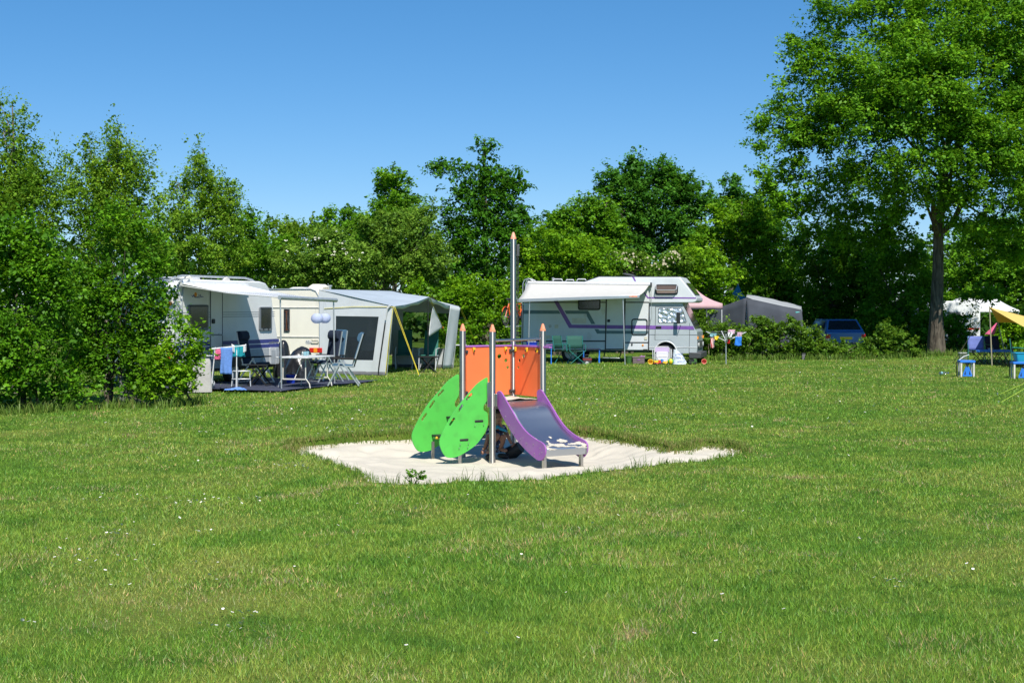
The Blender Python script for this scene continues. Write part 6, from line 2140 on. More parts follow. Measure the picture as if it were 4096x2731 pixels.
# blue towel on the grass
o = thing('dropped_towel', 'blue towel lying crumpled on the edge of the mat', 'towel', (X(942, 31.5), 31.5, .05), R(4))
wv6 = Waves(84, 16, .8, 4)
MB().sheet(lambda u, v: (-.24 + .48 * u + .02 * math.sin(v * 6), -.13 + .26 * v + .02 * math.sin(u * 7), .02 + .035 * abs(float(wv6(u * 1.1, v * .8))) * math.sin(math.pi * u) ** .5), 26, 18).build('cloth', 'towel_blue', o, solid=.01, fix=False)
# cloth-covered camp cupboard
o = thing('covered_cupboard', 'camp cupboard under an off white cloth cover beside the shrub', 'cupboard', (X(793, 31.6), 31.6, .02), R(20))
mat('cover_cloth', (.46, .44, .42), rough=.95, var=.08, scale=5, bump=.3, bscale=20)
wv7 = Waves(85, 14, .3, 1.6)
loops = []
for k in range(12):
    t = k / 11
    f = 1 - .05 * t - .1 * max(0, t - .85) / .15 + .02 * (1 - t)
    loops.append([(a * f * (1 + .07 * (1 - t) * float(wv7(a * 9, b * 9))), b * f * (1 + .10 * (1 - t) * float(wv7(a * 9 + 3, b * 9))), .80 * t + .03 * t * float(wv7(a * 3, b * 3)) * (k == 11)) for a, b in rect(-.27, -.2, .27, .2, .05, 6)])
loft(MB(), loops).build('cloth_cover', 'cover_cloth', o, angle=60)
MB().box(-.29, .29, -.22, .22, .805, .825).build('tabletop', 'plastic_white', o, bevel=.008)
# football
o = thing('football', 'black and white football beside the covered cupboard', 'ball', (X(845, 32.6), 32.6, MZ))
mb = MB()
mb.ball((0, 0, .09), .09, 16, 10)
for i, f in enumerate(mb.f):
    mb.mi[i] = 1 if (i * 7 % 11) == 0 else 0
mb.build('shell', ['plastic_white', 'trim_black'], o, fix=False)
# entrance step of the caravan
o = thing('step_stool', 'low two tread metal step before the caravan door', 'step', (X(965, 33.2), 33.2, MZ), R(10))
MB().box(-.22, .22, -.16, .04, .16, .185).build('tread', 'rail_grey', o, bevel=.008)
MB().box(-.2, .2, .06, .26, .34, .365).build('tread', 'rail_grey', o, bevel=.008)
for s in (-1, 1):
    MB().tube([(s * .22, -.2, 0), (s * .21, -.1, .17), (s * .2, .06, .2), (s * .2, .12, .35), (s * .2, .26, .35), (s * .2, .32, 0)], .013, 8).build('frame', 'rail_grey', o)
# blue bucket under the table
o = thing('bucket', 'dark blue bucket with a wire handle under the white table', 'bucket', (X(1163, 34.4), 34.4, MZ))
MB().lathe([(.10, 0), (.125, .2), (.13, .21), (.12, .21), (.095, .02)], (0, 0, 0), 20).build('pail', 'blue_plastic', o)
MB().tube([(.12 * math.cos(t), 0, .2 + .06 * math.sin(t)) for t in [k * math.pi / 8 for k in range(9)]], .004, 6).build('handle', 'alu', o)
# covered bicycles and black sacks between the caravans
mat('black_tarp', (.012, .012, .014), rough=.32, bump=.8, bscale=7, spec=.7)
def heap(name, label, loc, sx, sy, h, seed, lump):
    o = thing(name, label, 'covered load', loc)
    ww = Waves(seed, 16, .25, 1.3)
    def f(u, v):
        a = 2 * math.pi * u
        r = 1 - .45 * v - .55 * v ** 4
        k = 1 + .13 * float(ww(math.cos(a) * 2, math.sin(a) * 2 + v * 2)) + .10 * (1 - v) * math.sin(a * 7 + 3 * v) * math.cos(a * 3)
        return (sx * r * math.cos(a) * k, sy * r * math.sin(a) * k, h * (v ** .75 - .14 * v ** 6) * (1 + lump * math.cos(a - .6) * (1 - v) * v * 1.2) + .04 * float(ww(u * 6, v * 3)) * v * (1 - v) * 2)
    MB().sheet(f, 36, 16).build('tarp', 'black_tarp', o, fix=False)
    return o
heap('tarp_covered_load', 'black tarpaulin over a load behind the white table', (X(1196, 37.4), 37.4, 0), .40, .38, .98, 91, .5)
heap('tarp_covered_load', 'shiny black plastic sack against the caravan end wall', (X(1127, 38.2), 38.2, 0), .24, .24, 1.18, 92, .3)
# grey service pillar in the shrubs on the left
mat('pillar_grey', (.14, .14, .14), rough=.8)
o = thing('service_pillar', 'grey square service pillar half hidden in the shrubs', 'pillar', (X(520, 28.0), 28.0, 0), R(8))
MB().box(-.19, .19, -.12, .12, 0, .52).build('post', 'pillar_grey', o, bevel=.01)
MB().box(-.21, .21, -.14, .14, .52, .56).build('cap', 'pillar_grey', o, bevel=.01)

# ================================================================== cream caravan with the grey awning tent
CO2 = Vector((-5.50, 40.1, 0))
CU2 = Vector((.33, .945, 0)).normalized()
CA2 = math.atan2(CU2.y, CU2.x)
CV2 = Vector((-CU2.y, CU2.x, 0))
cr2 = thing('caravan', 'cream caravan seen from its rear, grey tent on its side', 'caravan', CO2, CA2)
def cz(zx, zy):
    return on_wall(1100 + zx / 3.095, 1080 + zy / 3.095, CO2, CV2)
C2W, C2L, C2H = 2.12, 5.1, 2.44
prof = [(0, .40), (.0, 2.05), (.035, 2.25), (.12, 2.38), (.28, C2H), (C2W - .28, C2H), (C2W - .12, 2.38), (C2W - .035, 2.25), (C2W, 2.05), (C2W, .40)]
MB().slab([Vector((0, a, b)) for a, b in prof], (C2L, 0, 0)).build('body', 'caravan_cream', cr2, bevel=.05)
def cpiece(name, pts, m, out_, th, parent=cr2, bevel=0.0):
    return MB().slab([Vector((-out_, cz(a, b)[0], cz(a, b)[1])) for a, b in pts], (th, 0, 0)).build(name, m, parent, bevel=bevel)
zA, zB, zC = cz(300, 465)[1], cz(300, 828)[1], cz(300, 1030)[1]
for z, h in ((zA, .035), (zB, .04)):
    o = MB().box(-.016, 0, .03, C2W - .03, z - h / 2, z + h / 2).build('moulding', 'rail_foot', cr2, bevel=.005)
    MB().box(-.019, -.014, .05, C2W - .05, z - .005, z + .005).build('seam', 'line_grey', o)
MB().box(-.03, 0, .02, C2W - .02, zC - .05, zC + .02).build('bumper_strip', 'caravan_cream', cr2, bevel=.012)
MB().tube([(-.008, .012, .42), (-.008, .012, 2.05), (-.008, .045, 2.25), (-.008, .13, 2.385), (-.008, .29, C2H + .004), (-.008, C2W - .29, C2H + .004), (-.008, C2W - .012, 2.05), (-.008, C2W - .012, .42)], .016, 8).build('edge_moulding', 'rail_grey', cr2)
mat('window_brown', (.10, .028, .012), rough=.12, spec=.8)
yw0 = cz(160, 600)[0]
zt, zb = cz(100, 485)[1], cz(100, 765)[1]
def yrect(y0, z0, y1, z1, r):
    return [Vector((0, a, b)) for a, b in rect(y0, z0, y1, z1, r, 4)]
wv_ = MB().slab([p + Vector((-.025, 0, 0)) for p in yrect(yw0, zb, C2W - yw0, zt, .09)], (.025, 0, 0)).build('window', 'line_grey', cr2, bevel=.006)
MB().slab([p + Vector((-.03, 0, 0)) for p in yrect(yw0 + .05, zb + .05, C2W - yw0 - .05, zt - .05, .06)], (.006, 0, 0)).build('pane', 'window_brown', wv_)
def lamp(y0, y1):
    za, zb2 = cz(500, 1020)[1], cz(500, 962)[1]
    o = MB().box(-.035, 0, y0, y1, za, zb2).build('tail_lamp', 'lamp_red', cr2, bevel=.006)
    w = y1 - y0
    MB().box(-.04, -.03, y0 + w * .36, y0 + w * .64, za + .005, zb2 - .005).build('indicator', 'lamp_orange', o)
y1 = cz(430, 990)[0]; y0 = cz(586, 990)[0]
lamp(y0, y1); lamp(C2W - y1, C2W - y0)
o = MB()
o.tube([Vector((-.035, cz(a, b)[0], cz(a, b)[1])) for a, b in rect(455, 860, 543, 892, 8)], .012, 6, closed=True)
o.build('grab_handle', 'rail_foot', cr2)
t, z = cz(411, 892)
st = MB().lathe([(.088, -.006), (.088, -.002)], (0, 0, 0), 24, 'x')
st.v = [(a, b * 1.0 + t, c * .68 + z) for a, b, c in st.v]
st = st.build('country_sticker', 'plastic_white', cr2)
text_part('NL', .115, 'line_grey', st, Matrix.Translation((-.009, t, z)) @ Matrix.Rotation(R(-90), 4, 'Z') @ FACE_NY)
for (zx, zy, w, h, m) in ((350, 222, .85, .10, 'plastic_white'), (575, 195, .75, .20, 'caravan_cream')):
    t, _ = cz(zx, zy)
    t = max(t, .45)
for (x, y, w, d, h, m) in ((1.0, 1.25, .5, .5, .08, 'plastic_white'), (.8, .55, .42, .42, .16, 'caravan_cream')):
    o = MB().slab([(x, y - w / 2, C2H - .01), (x, y - w / 2 - .04, C2H + h * .5), (x, y - w / 2 + .1, C2H + h), (x, y + w / 2 - .1, C2H + h), (x, y + w / 2 + .04, C2H + h * .5), (x, y + w / 2, C2H - .01)], (d, 0, 0)).build('roof_hatch', m, cr2, bevel=.02)
MB().lathe([(.035, 0), (.035, .1), (.06, .1), (.06, .14)], (1.0, .18, C2H - .01), 12).build('flue', 'rail_grey', cr2)
MB().box(.1, C2L - .1, .15, C2W - .15, .30, .40).build('chassis', 'trim_black', cr2)
for y in (.05, C2W - .25):
    wheel(cr2, 2.5, y, .3, .19)
for y in (.25, C2W - .25):
    MB().bar((.25, y, 0), (.4, y, .34), .05, .05, (0, 1, 0)).build('corner_steady', 'rail_grey', cr2)

# ------------------------------------------------------------------ awning tent
mat('tent_roof', (.37, .43, .49), rough=.85, var=.06, scale=2, trans=.06, bump=.08, bscale=8)
mat('tent_wall', (.62, .655, .68), rough=.85, var=.05, scale=2.5, trans=.12, bump=.1, bscale=6, dirt=((.34, .38, .36), .62, 2, .3))
mat('tent_skirt', (.10, .105, .11), rough=.7)
mat('yellow_piping', (.75, .62, .05), rough=.6)
glass_mat('tent_window', (.16, .21, .25), .55, .10)
glass_mat('tent_window_clear', (.62, .70, .66), .10, .12)
TD, TL_ = 2.06, 5.1
tent = thing('awning_tent', 'grey awning tent with an open front, fixed to the cream caravan', 'tent', CO2, CA2)
def eave(u):
    x = -.02 + (TL_ + .02) * u
    return Vector((x, -2.32, 1.95 + .30 * (1 - abs(2 * u - 1)) - .05 * math.sin(math.pi * min(1, abs(2 * u - 1))) - .045 * u))
def roof(u, v):
    e = eave(u)
    b = Vector((e.x, .04, 2.42 + .02))
    p = b.lerp(e, v)
    p.z += .05 * math.sin(math.pi * v) * (1 - .9 * abs(2 * u - 1)) - .02 * math.sin(math.pi * v) * math.sin(u * math.pi * 5) ** 2
    return p
MB().sheet(roof, 40, 20).build('roof', 'tent_roof', tent, solid=.004, fix=False)
MB().sheet(lambda u, v: eave(u) + Vector((0, .005 + .05 * v, -.10 * v + .02 * v * math.sin(u * 30))), 40, 3).build('valance', 'tent_wall', tent, solid=.004, fix=False)
# near side wall with its window, in the plane across the tent
def sw(zx, zy):
    return on_wall(1100 + zx / 3.095, 1080 + zy / 3.095, CO2, CV2)
def side_wall(x, win, nm='side_wall', winm='tent_window'):
    out_l = [(.03, .10), (-TD, .10), (-TD - .10, 1.0), (-2.28, 1.945), (-1.1, 2.22), (.03, 2.42)]
    o = MB().plate(out_l, [win], lambda a, b, w: Vector((x + (w - .5) * .005 + .03 * math.sin(a * 1.5) * math.sin(b * 1.7), a, b)), .005).build(nm, 'tent_wall', tent)
    MB().add([(x + .03 * math.sin(a * 1.5) * math.sin(b * 1.7) + .004, a, b) for a, b in win], [tuple(range(len(win)))]).build('tent_window', winm, o, fix=False)
    MB().sheet(lambda u, v: (x + .02 * math.sin(u * 9) - .05 * v, .03 - (TD + .03) * u, .11 - .11 * v + .0), 20, 2).build('mud_skirt', 'tent_skirt', o, solid=.004, fix=False)
    return o
win = [sw(755, 568), sw(1285, 577), sw(1216, 1116), sw(752, 1108)]
near = side_wall(0.0, win)
MB().tube([Vector((-.02, cz(612, 478)[0], sw(612, 478)[1])), Vector((-.02, -1.1, 1.94)), Vector((-.02, -2.30, 1.93))], .008, 6).build('piping', 'yellow_piping', near)
a, b = sw(1470, 490), sw(1385, 1290)
MB().tube([(-.012, -2.29, 1.93), (-.012, -TD - .1, 1.0), (-.012, -TD, .06)], .008, 6).build('piping', 'yellow_piping', near)
MB().box(-.008, -.003, sw(1070, 1170)[0], sw(1022, 1170)[0], sw(1045, 1192)[1], sw(1045, 1145)[1]).build('maker_label', 'bright_blue', near)
MB().box(-.010, -.007, sw(1060, 1170)[0], sw(1032, 1170)[0], sw(1045, 1170)[1], sw(1045, 1150)[1]).build('maker_mark', 'plastic_white', near)
# far side wall with the clear window
far = side_wall(TL_, [(-.35, .62), (-1.95, .62), (-2.02, 1.72), (-.35, 1.78)], winm='tent_window_clear')
# closed front strip at the far end
def fr_pt(u, v):
    x = TL_ - .85 + .85 * u
    top = eave(x / TL_)
    b = Vector((x, -TD - .0, 0.02))
    p = b.lerp(top, v)
    p.y += .03 * math.sin(u * 8) * (1 - v)
    return p
MB().sheet(fr_pt, 12, 16).build('front_panel', 'tent_wall', tent, solid=.004, fix=False)
# poles
for x in (0.02, TL_ / 2, TL_ - .02):
    e = eave(x / TL_)
    MB().tube([(x, -TD - .02 if x != TL_ / 2 else -2.28, 0), e + Vector((0, .03, -.02))], .014, 8).build('pole', 'alu' if x != TL_ / 2 else 'trim_black', tent)
MB().tube([eave(k / 16) + Vector((0, .03, -.02)) for k in range(17)], .014, 8).build('eave_pole', 'alu', tent)
# rolled canopy strap and stitched flap at the near corner
MB().tube([Vector((-.05, sw(1435, 440)[0], sw(1435, 440)[1])), Vector((-.06, sw(1400, 480)[0], sw(1400, 480)[1])), Vector((-.06, sw(1378, 620)[0], sw(1378, 620)[1]))], [.035, .03, .018], 8).build('guy_clamp', 'plastic_white', tent)
MB().tube([Vector((-.05, sw(1374, 650)[0], sw(1374, 650)[1])), Vector((-.05, sw(1295, 1200)[0], sw(1295, 1200)[1])), Vector((-.05, sw(1290, 1300)[0], 0))], [.022, .022, .01], 6).build('storm_strap', 'trim_black', tent)
# guy ropes
def rope(name, a, b, r, m, parent, sag=0.0):
    pts = [Vector(a).lerp(Vector(b), t / 8) - Vector((0, 0, sag * math.sin(math.pi * t / 8))) for t in range(9)]
    return MB().tube(pts, r, 5).build(name, m, parent, world=True)
def tw(v):
    return TM[tent.name] @ Vector(v)
for (u, px, py) in ((.0, 1678, 1506), (.5, 1838, 1462), (1.0, 1935, 1445)):
    e = tw(eave(u))
    g_ = G(px, py)
    for dx in (-.02, .02):
        rope('guy_rope', e + Vector((dx, 0, 0)), g_ + Vector((dx * .3, 0, 0)), .006, 'yellow_piping', tent)
    MB().lathe([(.008, -.1), (.008, .04), (.02, .04), (.02, .05)], (g_.x, g_.y, 0), 8).build('peg', 'alu', tent, world=True)
# cloth tied to the middle rope
e = tw(eave(.5)); g_ = G(1838, 1462)
c0 = e.lerp(g_, .12); c1 = e.lerp(g_, .42)
o = thing('white_cloth', 'white tea towel hanging by a corner from the yellow guy rope', 'towel', c0)
tipw = W(1716, 1346, c0.y - .1) - c0
cl = c1 - c0
wv8 = Waves(95, 10, .5, 2)
MB().sheet(lambda u, v: Vector((0, 0, 0)).lerp(cl.lerp(tipw, u), v) + Vector((0, .03 * float(wv8(u * 2, v * 2)) * v, .0)) + (Vector((-.10, 0, -.25)) * (v * (1 - v)) * u * 1.2), 14, 14).build('cloth', 'cloth_white', o, solid=.005, fix=False)
MB().box(cl.x - .015, cl.x + .03, cl.y - .02, cl.y + .02, cl.z - .015, cl.z + .02).build('peg', 'toy_red', o, bevel=.004)
# inside and before the tent
mat('chair_teal', (.02, .14, .11), rough=.6)
def teal_chair(label, lx, ly, rot):
    w = tw((lx, ly, 0))
    o = thing('garden_chair', label, 'chair', w, rot, 'green garden chairs in the awning tent')
    MB().box(-.24, .24, -.24, .24, .42, .46).build('seat', 'chair_teal', o, bevel=.015)
    MB().slab([(-.23, .22, .46), (.23, .22, .46), (.22, .36, 1.2), (-.22, .36, 1.2)], (0, .03, 0)).build('backrest', 'chair_teal', o, bevel=.02)
    for sx in (-1, 1):
        MB().tube([(sx * .26, -.24, 0), (sx * .27, -.2, .64), (sx * .27, .26, .66)], .014, 8).build('armrest', 'plastic_white', o)
        MB().tube([(sx * .24, -.22, 0), (sx * .24, .2, .44)], .013, 8).build('leg', 'alu', o)
        MB().tube([(sx * .24, .28, 0), (sx * .24, -.1, .44)], .013, 8).build('leg', 'alu', o)
teal_chair('green high backed garden chair at the left of the tent window', 4.3, -.75, R(0))
teal_chair('green high backed garden chair at the right of the tent window', 3.9, -1.75, R(-10))
w = tw((1.5, -.7, 0))
o = thing('armchair', 'black padded camp armchair in the dark inside the tent', 'chair', w, R(60))
MB().box(-.32, .32, -.32, .32, .2, .46).build('seat', 'black_mesh', o, bevel=.06)
MB().slab([(-.33, .25, .4), (.33, .25, .4), (.28, .42, 1.05), (-.28, .42, 1.05)], (0, .1, 0)).build('backrest', 'black_mesh', o, bevel=.05)
for s in (-1, 1):
    MB().box(s * .33 - .06, s * .33 + .06, -.3, .3, .3, .64).build('armrest', 'black_mesh', o, bevel=.04)
    for y in (-.27, .27):
        MB().tube([(s * .28, y, 0), (s * .28, y, .22)], .02, 8).build('leg', 'trim_black', o)
cross_stool('folding_stool', 'black cross legged folding table at the open tent front', (X(1712, 41.2), 41.2, 0), R(12), .54, .48, 'black_mesh', 'black_mesh')
o = simple_table('garden_table', 'white plastic table end showing past the tent corner', X(1832, 45.0), 45.0, .55, .5, .72, 'plastic_white', 'plastic_white')
o['category'] = 'table'

# ================================================================== right-hand side: washing line, tents, car
ry = thing('rotary_dryer', 'low rotary clothes dryer with a few small garments before the brambles', 'clothes dryer', (X(2904, 47.3), 47.3, 0))
MB().tube([(0, 0, -.05), (0, 0, 1.02)], .02, 10).build('pole', 'alu', ry)
MB().lathe([(.03, .72), (.045, .74), (.045, .8), (.03, .82)], (0, 0, 0), 12).build('hub', 'plastic_white', ry)
tips = [(-.69, -.10, 1.1), (.69, .05, 1.08), (.08, -.66, 1.1), (-.05, .66, 1.1)]
for t in tips:
    MB().tube([(0, 0, .77), t], .014, 8).build('arm', 'plastic_white', ry)
for f in (1.0, .75, .5):
    pts = [Vector((0, 0, .77)).lerp(Vector(tips[i]), f) for i in (0, 2, 1, 3)]
    for k in range(4):
        MB().tube([pts[k], (pts[k] + pts[(k + 1) % 4]) / 2 - Vector((0, 0, .012)), pts[(k + 1) % 4]], .003, 4).build('line', 'rail_grey', ry)
stripe_mat('red_white', (.75, .70, .68), (.60, .06, .06), 0, 22, .5)
stripe_mat('pink_print', (.72, .60, .68), (.45, .12, .25), 2, 26, .55)
def rag(label, px, py, dd, w, h, m, seed, taper=0.0, rot=0.0):
    p = W(px, py, dd)
    hang('garment', label, 'laundry', p, rot, w, h, m, seed, .02, taper, .05, 'laundry on the rotary dryer')
rag('red and white striped garment on the rotary dryer', 2850, 1341, 47.1, .18, .44, 'red_white', 101, .35, R(20))
rag('light blue cloth above the striped garment on the rotary dryer', 2853, 1333, 47.05, .22, .12, 'mug_blue', 102)
rag('yellow cloth on the left of the rotary dryer', 2866, 1344, 47.0, .16, .13, 'toy_yellow', 103, .3)
rag('dark pink printed top on the rotary dryer', 2926, 1318, 47.2, .24, .16, 'pink_print', 104)
rag('white garment below the pink top on the rotary dryer', 2920, 1330, 47.1, .20, .18, 'cloth_white', 105, .2, R(30))
rag('bright blue trousers on the rotary dryer', 2953, 1346, 47.1, .2, .32, 'bright_blue', 106, -.15, R(-10))
rag('pink and white shirt at the right arm of the rotary dryer', 2958, 1328, 47.15, .17, .2, 'pink_print', 107, .1)
rag('small dark red cloth near the dryer hub', 2915, 1356, 47.2, .09, .16, 'lamp_red', 108)

# pink party tent behind the camper nose
mat('pink_canvas', (.62, .40, .42), rough=.85, var=.05, trans=.15)
mat('shaded_canvas', (.05, .058, .075), rough=.85, var=.25, scale=1.2, bump=.2, bscale=3, dirt=((.16, .17, .18), .6, 1.4, .8))  # shadow on the tent walls is put into this darkened canvas colour
mat('grey_canvas', (.33, .35, .37), rough=.85, var=.08, scale=1.5, bump=.15, bscale=3, trans=.08)
mat('blue_canvas', (.03, .22, .38), rough=.8, var=.08, trans=.1)
mat('teal_canvas', (.10, .45, .42), rough=.8)
pt = thing('party_tent', 'faded pink party tent roof behind the nose of the camper', 'tent', (X(2752, 53.6), 53.6, 0), R(8))
zp = W(2745, 1128, 53.6).z; ze = W(2900, 1214, 53.6).z
hw = 1.05
top = (0, 0, zp)
cs = [(-hw, -hw, ze), (hw, -hw, ze), (hw, hw, ze), (-hw, hw, ze)]
mb = MB()
for k in range(4):
    a, b = Vector(cs[k]), Vector(cs[(k + 1) % 4])
    mb.sheet(lambda u, v: Vector(top).lerp(a.lerp(b, u), v) - Vector((0, 0, .14 * math.sin(math.pi * v) * (1 - .3 * math.sin(math.pi * u)))), 8, 8)
rf = mb.build('roof', 'pink_canvas', pt, fix=False)
for k in range(4):
    a, b = Vector(cs[k]), Vector(cs[(k + 1) % 4])
    MB().sheet(lambda u, v: a.lerp(b, u) - Vector((0, 0, .22 * v)), 6, 1).build('valance', 'pink_canvas', rf, fix=False, solid=.004)
    MB().tube([(cs[k][0] * .98, cs[k][1] * .98, 0), (cs[k][0] * .98, cs[k][1] * .98, ze)], .02, 8).build('pole', 'plastic_white', pt)

def ridge_tent(name, label, mm, pts_front, pts_back, parts=()):
    pass
# grey frame tent: low ridge falling to the right
gt = thing('frame_tent', 'grey frame tent sagging behind the brambles', 'tent', (X(3060, 57.5), 57.5, 0))
def gw(px, py, dd=0.0):
    return W(px, py, 57.5 + dd) - Vector((X(3060, 57.5), 57.5, 0))
A, B, C_ = gw(2985, 1192), gw(3072, 1196, 1.2), gw(3205, 1238, 1.0)
front = [gw(2985, 1192), gw(3050, 1206, -.2), gw(3130, 1224, -.6), gw(3206, 1238, -.8)]
back = [gw(2990, 1190, 2.6), gw(3068, 1193, 2.6), gw(3130, 1212, 2.4), gw(3206, 1236, 2.2)]
def lerp_list(l, u):
    f = u * (len(l) - 1); i = min(int(f), len(l) - 2)
    return l[i].lerp(l[i + 1], f - i)
wv9 = Waves(111, 12, .2, 1.0)
MB().sheet(lambda u, v: lerp_list(front, u).lerp(lerp_list(back, u), v) + Vector((0, 0, .12 * math.sin(math.pi * v) + .03 * float(wv9(u * 4, v * 2)))), 20, 8).build('roof', 'grey_canvas', gt, fix=False, solid=.005)
MB().sheet(lambda u, v: (lambda t: Vector((t.x, t.y - .5 * v + .10 * float(wv9(u * 4, v * 3)) * v - .12 * math.sin(min(1, v * 4) * 1.57), t.z * (1 - v))))(lerp_list(front, u)), 20, 8).build('front_wall', 'shaded_canvas', gt, fix=False, solid=.005)
le = [gw(2985, 1192), gw(2900, 1222, .6), gw(2828, 1245, 1.0)]
MB().sheet(lambda u, v: (lambda t: Vector((t.x - .1 * v, t.y - .03, t.z * (1 - v))))(lerp_list(le, u)), 12, 8).build('side_wall', 'shaded_canvas', gt, fix=False, solid=.005)
MB().sheet(lambda u, v: lerp_list(le, u).lerp(lerp_list([gw(2990, 1190, 2.6), gw(2900, 1222, 2.6), gw(2828, 1245, 2.6)], u), v), 10, 3).build('side_roof', 'grey_canvas', gt, fix=False, solid=.005)
MB().sheet(lambda u, v: (lambda t: Vector((t.x + .02, t.y, t.z * (1 - .9 * v))))(gw(3206, 1238, -.8).lerp(gw(3206, 1238, 2.2), u)), 6, 6).build('end_wall', 'shaded_canvas', gt, fix=False, solid=.005)
MB().add([gw(3182, 1246, -.85), gw(3204, 1248, -.86), gw(3204, 1262, -.86), gw(3184, 1258, -.85)], [(0, 1, 2, 3)]).build('window_strip', 'teal_canvas', gt, fix=False, solid=.004)
for q in (front[0], front[3], back[0], back[3]):
    MB().tube([(q.x, q.y, 0), q], .02, 8).build('pole', 'alu', gt)

# blue peaked tent behind it
bt = thing('peaked_tent', 'blue tent with a sharp peaked tip above the grey tent', 'tent', (X(2955, 61), 61, 0))
def bw(px, py, dd=0.0):
    return W(px, py, 61 + dd) - Vector((X(2955, 61), 61, 0))
tip = bw(2953, 1136)
ring = [bw(2895, 1208), bw(2962, 1205, -1.2), bw(2985, 1190, .2), bw(2950, 1200, 1.4)]
gr_ = [Vector((q.x * 1.4, q.y * 1.4, 0)) for q in ring]
for k in range(4):
    a, b = ring[k], ring[(k + 1) % 4]
    MB().sheet(lambda u, v: tip.lerp(a.lerp(b, u), v) - Vector((0, 0, .10 * math.sin(math.pi * v))), 6, 8).build('roof_panel', 'blue_canvas', bt, fix=False, solid=.004)
    c, d = gr_[k], gr_[(k + 1) % 4]
    MB().sheet(lambda u, v: a.lerp(b, u).lerp(c.lerp(d, u), v), 6, 6).build('wall_panel', 'blue_canvas', bt, fix=False, solid=.004)
MB().tube([(tip.x, tip.y, 0), tip], .02, 8).build('pole', 'alu', bt)

# blue car
mat('car_blue', (.05, .16, .42), rough=.25, coat=.7, var=.03)
mat('car_glass', (.012, .022, .035), rough=.06, spec=.9)
cb = thing('parked_car', 'blue estate car seen end on behind the brambles', 'car', (X(3382, 58), 58, 0), R(4))
HW = .86
def section(y, pts):
    return [Vector((x, y, z)) for x, z in pts]
mb = MB()
low = [(-HW, .28), (-HW - .02, .55), (-HW, .80), (-HW + .05, .92), (HW - .05, .92), (HW, .80), (HW + .02, .55), (HW, .28)]
loft(mb, [[Vector((x * .94, -.08, z * .92 + .03)) for x, z in low], section(.12, low), section(3.9, low), [Vector((x * .93, 4.1, z * .9 + .04)) for x, z in low]])
bo = mb.build('body', 'car_blue', cb, bevel=.03)
mb = MB()
cab_l = lambda w0, w1, z0, z1, y: [Vector((-w0, y, z0)), Vector((-w1, y, z1)), Vector((w1, y, z1)), Vector((w0, y, z0))]
loft(mb, [[Vector((-.80, .10, .92)), Vector((-.80, .10, .925)), Vector((.80, .10, .925)), Vector((.80, .10, .92))],
          [Vector((-.80, .12, .92)), Vector((-.62, .48, 1.40)), Vector((.62, .48, 1.40)), Vector((.80, .12, .92))],
          [Vector((-.80, 2.6, .92)), Vector((-.62, 2.1, 1.42)), Vector((.62, 2.1, 1.42)), Vector((.80, 2.6, .92))]])
gh = mb.build('cabin', 'car_blue', cb, bevel=.04)
n_ = Vector((0, -.8, .6)).normalized()
MB().slab([q + n_ * .012 for q in (Vector((-.70, .16, .97)), Vector((-.56, .435, 1.345)), Vector((.56, .435, 1.345)), Vector((.70, .16, .97)))], n_ * .01).build('rear_window', 'car_glass', gh)
for s in (-1, 1):
    MB().slab([(s * .80, .45, .98), (s * .685, .62, 1.33), (s * .685, 1.95, 1.33), (s * .80, 2.3, .98)], (s * .012, 0, 0)).build('side_window', 'car_glass', gh)
    MB().box(s * .74 - .1, s * .74 + .1, -.085, -.02, .62, .80).build('tail_lamp', 'lamp_red', bo, bevel=.02)
    MB().box(s * 1.0 - .1, s * 1.0 + .06, 1.9, 2.0, .95, 1.08).build('door_mirror', 'car_blue', cb, bevel=.03)
    for y in (.75, 3.2):
        wheel(cb, s * .76 - .1, y, .31, .2, name='wheel') if False else MB().lathe([(.2, 0), (.29, 0), (.31, .04), (.31, .16), (.29, .2), (.2, .2)], (s * .78 - .1, y, .31), 22, 'x').build('wheel', 'tyre', cb)
MB().box(-.26, .26, -.10, -.06, .58, .69).build('number_plate', 'toy_yellow', bo, bevel=.005)
MB().box(-.84, .84, -.14, .0, .30, .46).build('bumper', 'bumper_grey', bo, bevel=.03)

# cream trailer box next to the car
tr = thing('trailer', 'low cream box trailer between the grey tent and the blue car', 'trailer', (X(3255, 59), 59, 0))
MB().box(-.35, .35, -.4, .8, .42, .98).build('box', 'caravan_cream', tr, bevel=.03)
MB().box(-.38, .38, -.43, .83, .98, 1.02).build('lid', 'caravan_cream', tr, bevel=.012)
MB().box(.12, .32, -.42, -.40, .50, .80).build('warning_plate', 'toy_yellow', tr, bevel=.005)
for s in (-1, 1):
    MB().lathe([(.18, 0), (.25, .02), (.25, .12), (.18, .14)], (s * .38 - .07, .2, .25), 18, 'x').build('wheel', 'tyre', tr)
# short grey supply post in the hedge
o = thing('supply_post', 'short grey supply post at the foot of the bramble bank', 'post', (X(3214, 51.0), 51.0, 0))
MB().box(-.06, .06, -.05, .05, 0, .22).build('post', 'pillar_grey', o, bevel=.01)
MB().box(-.07, .07, -.06, .06, .22, .25).build('cap', 'trim_black', o, bevel=.008)

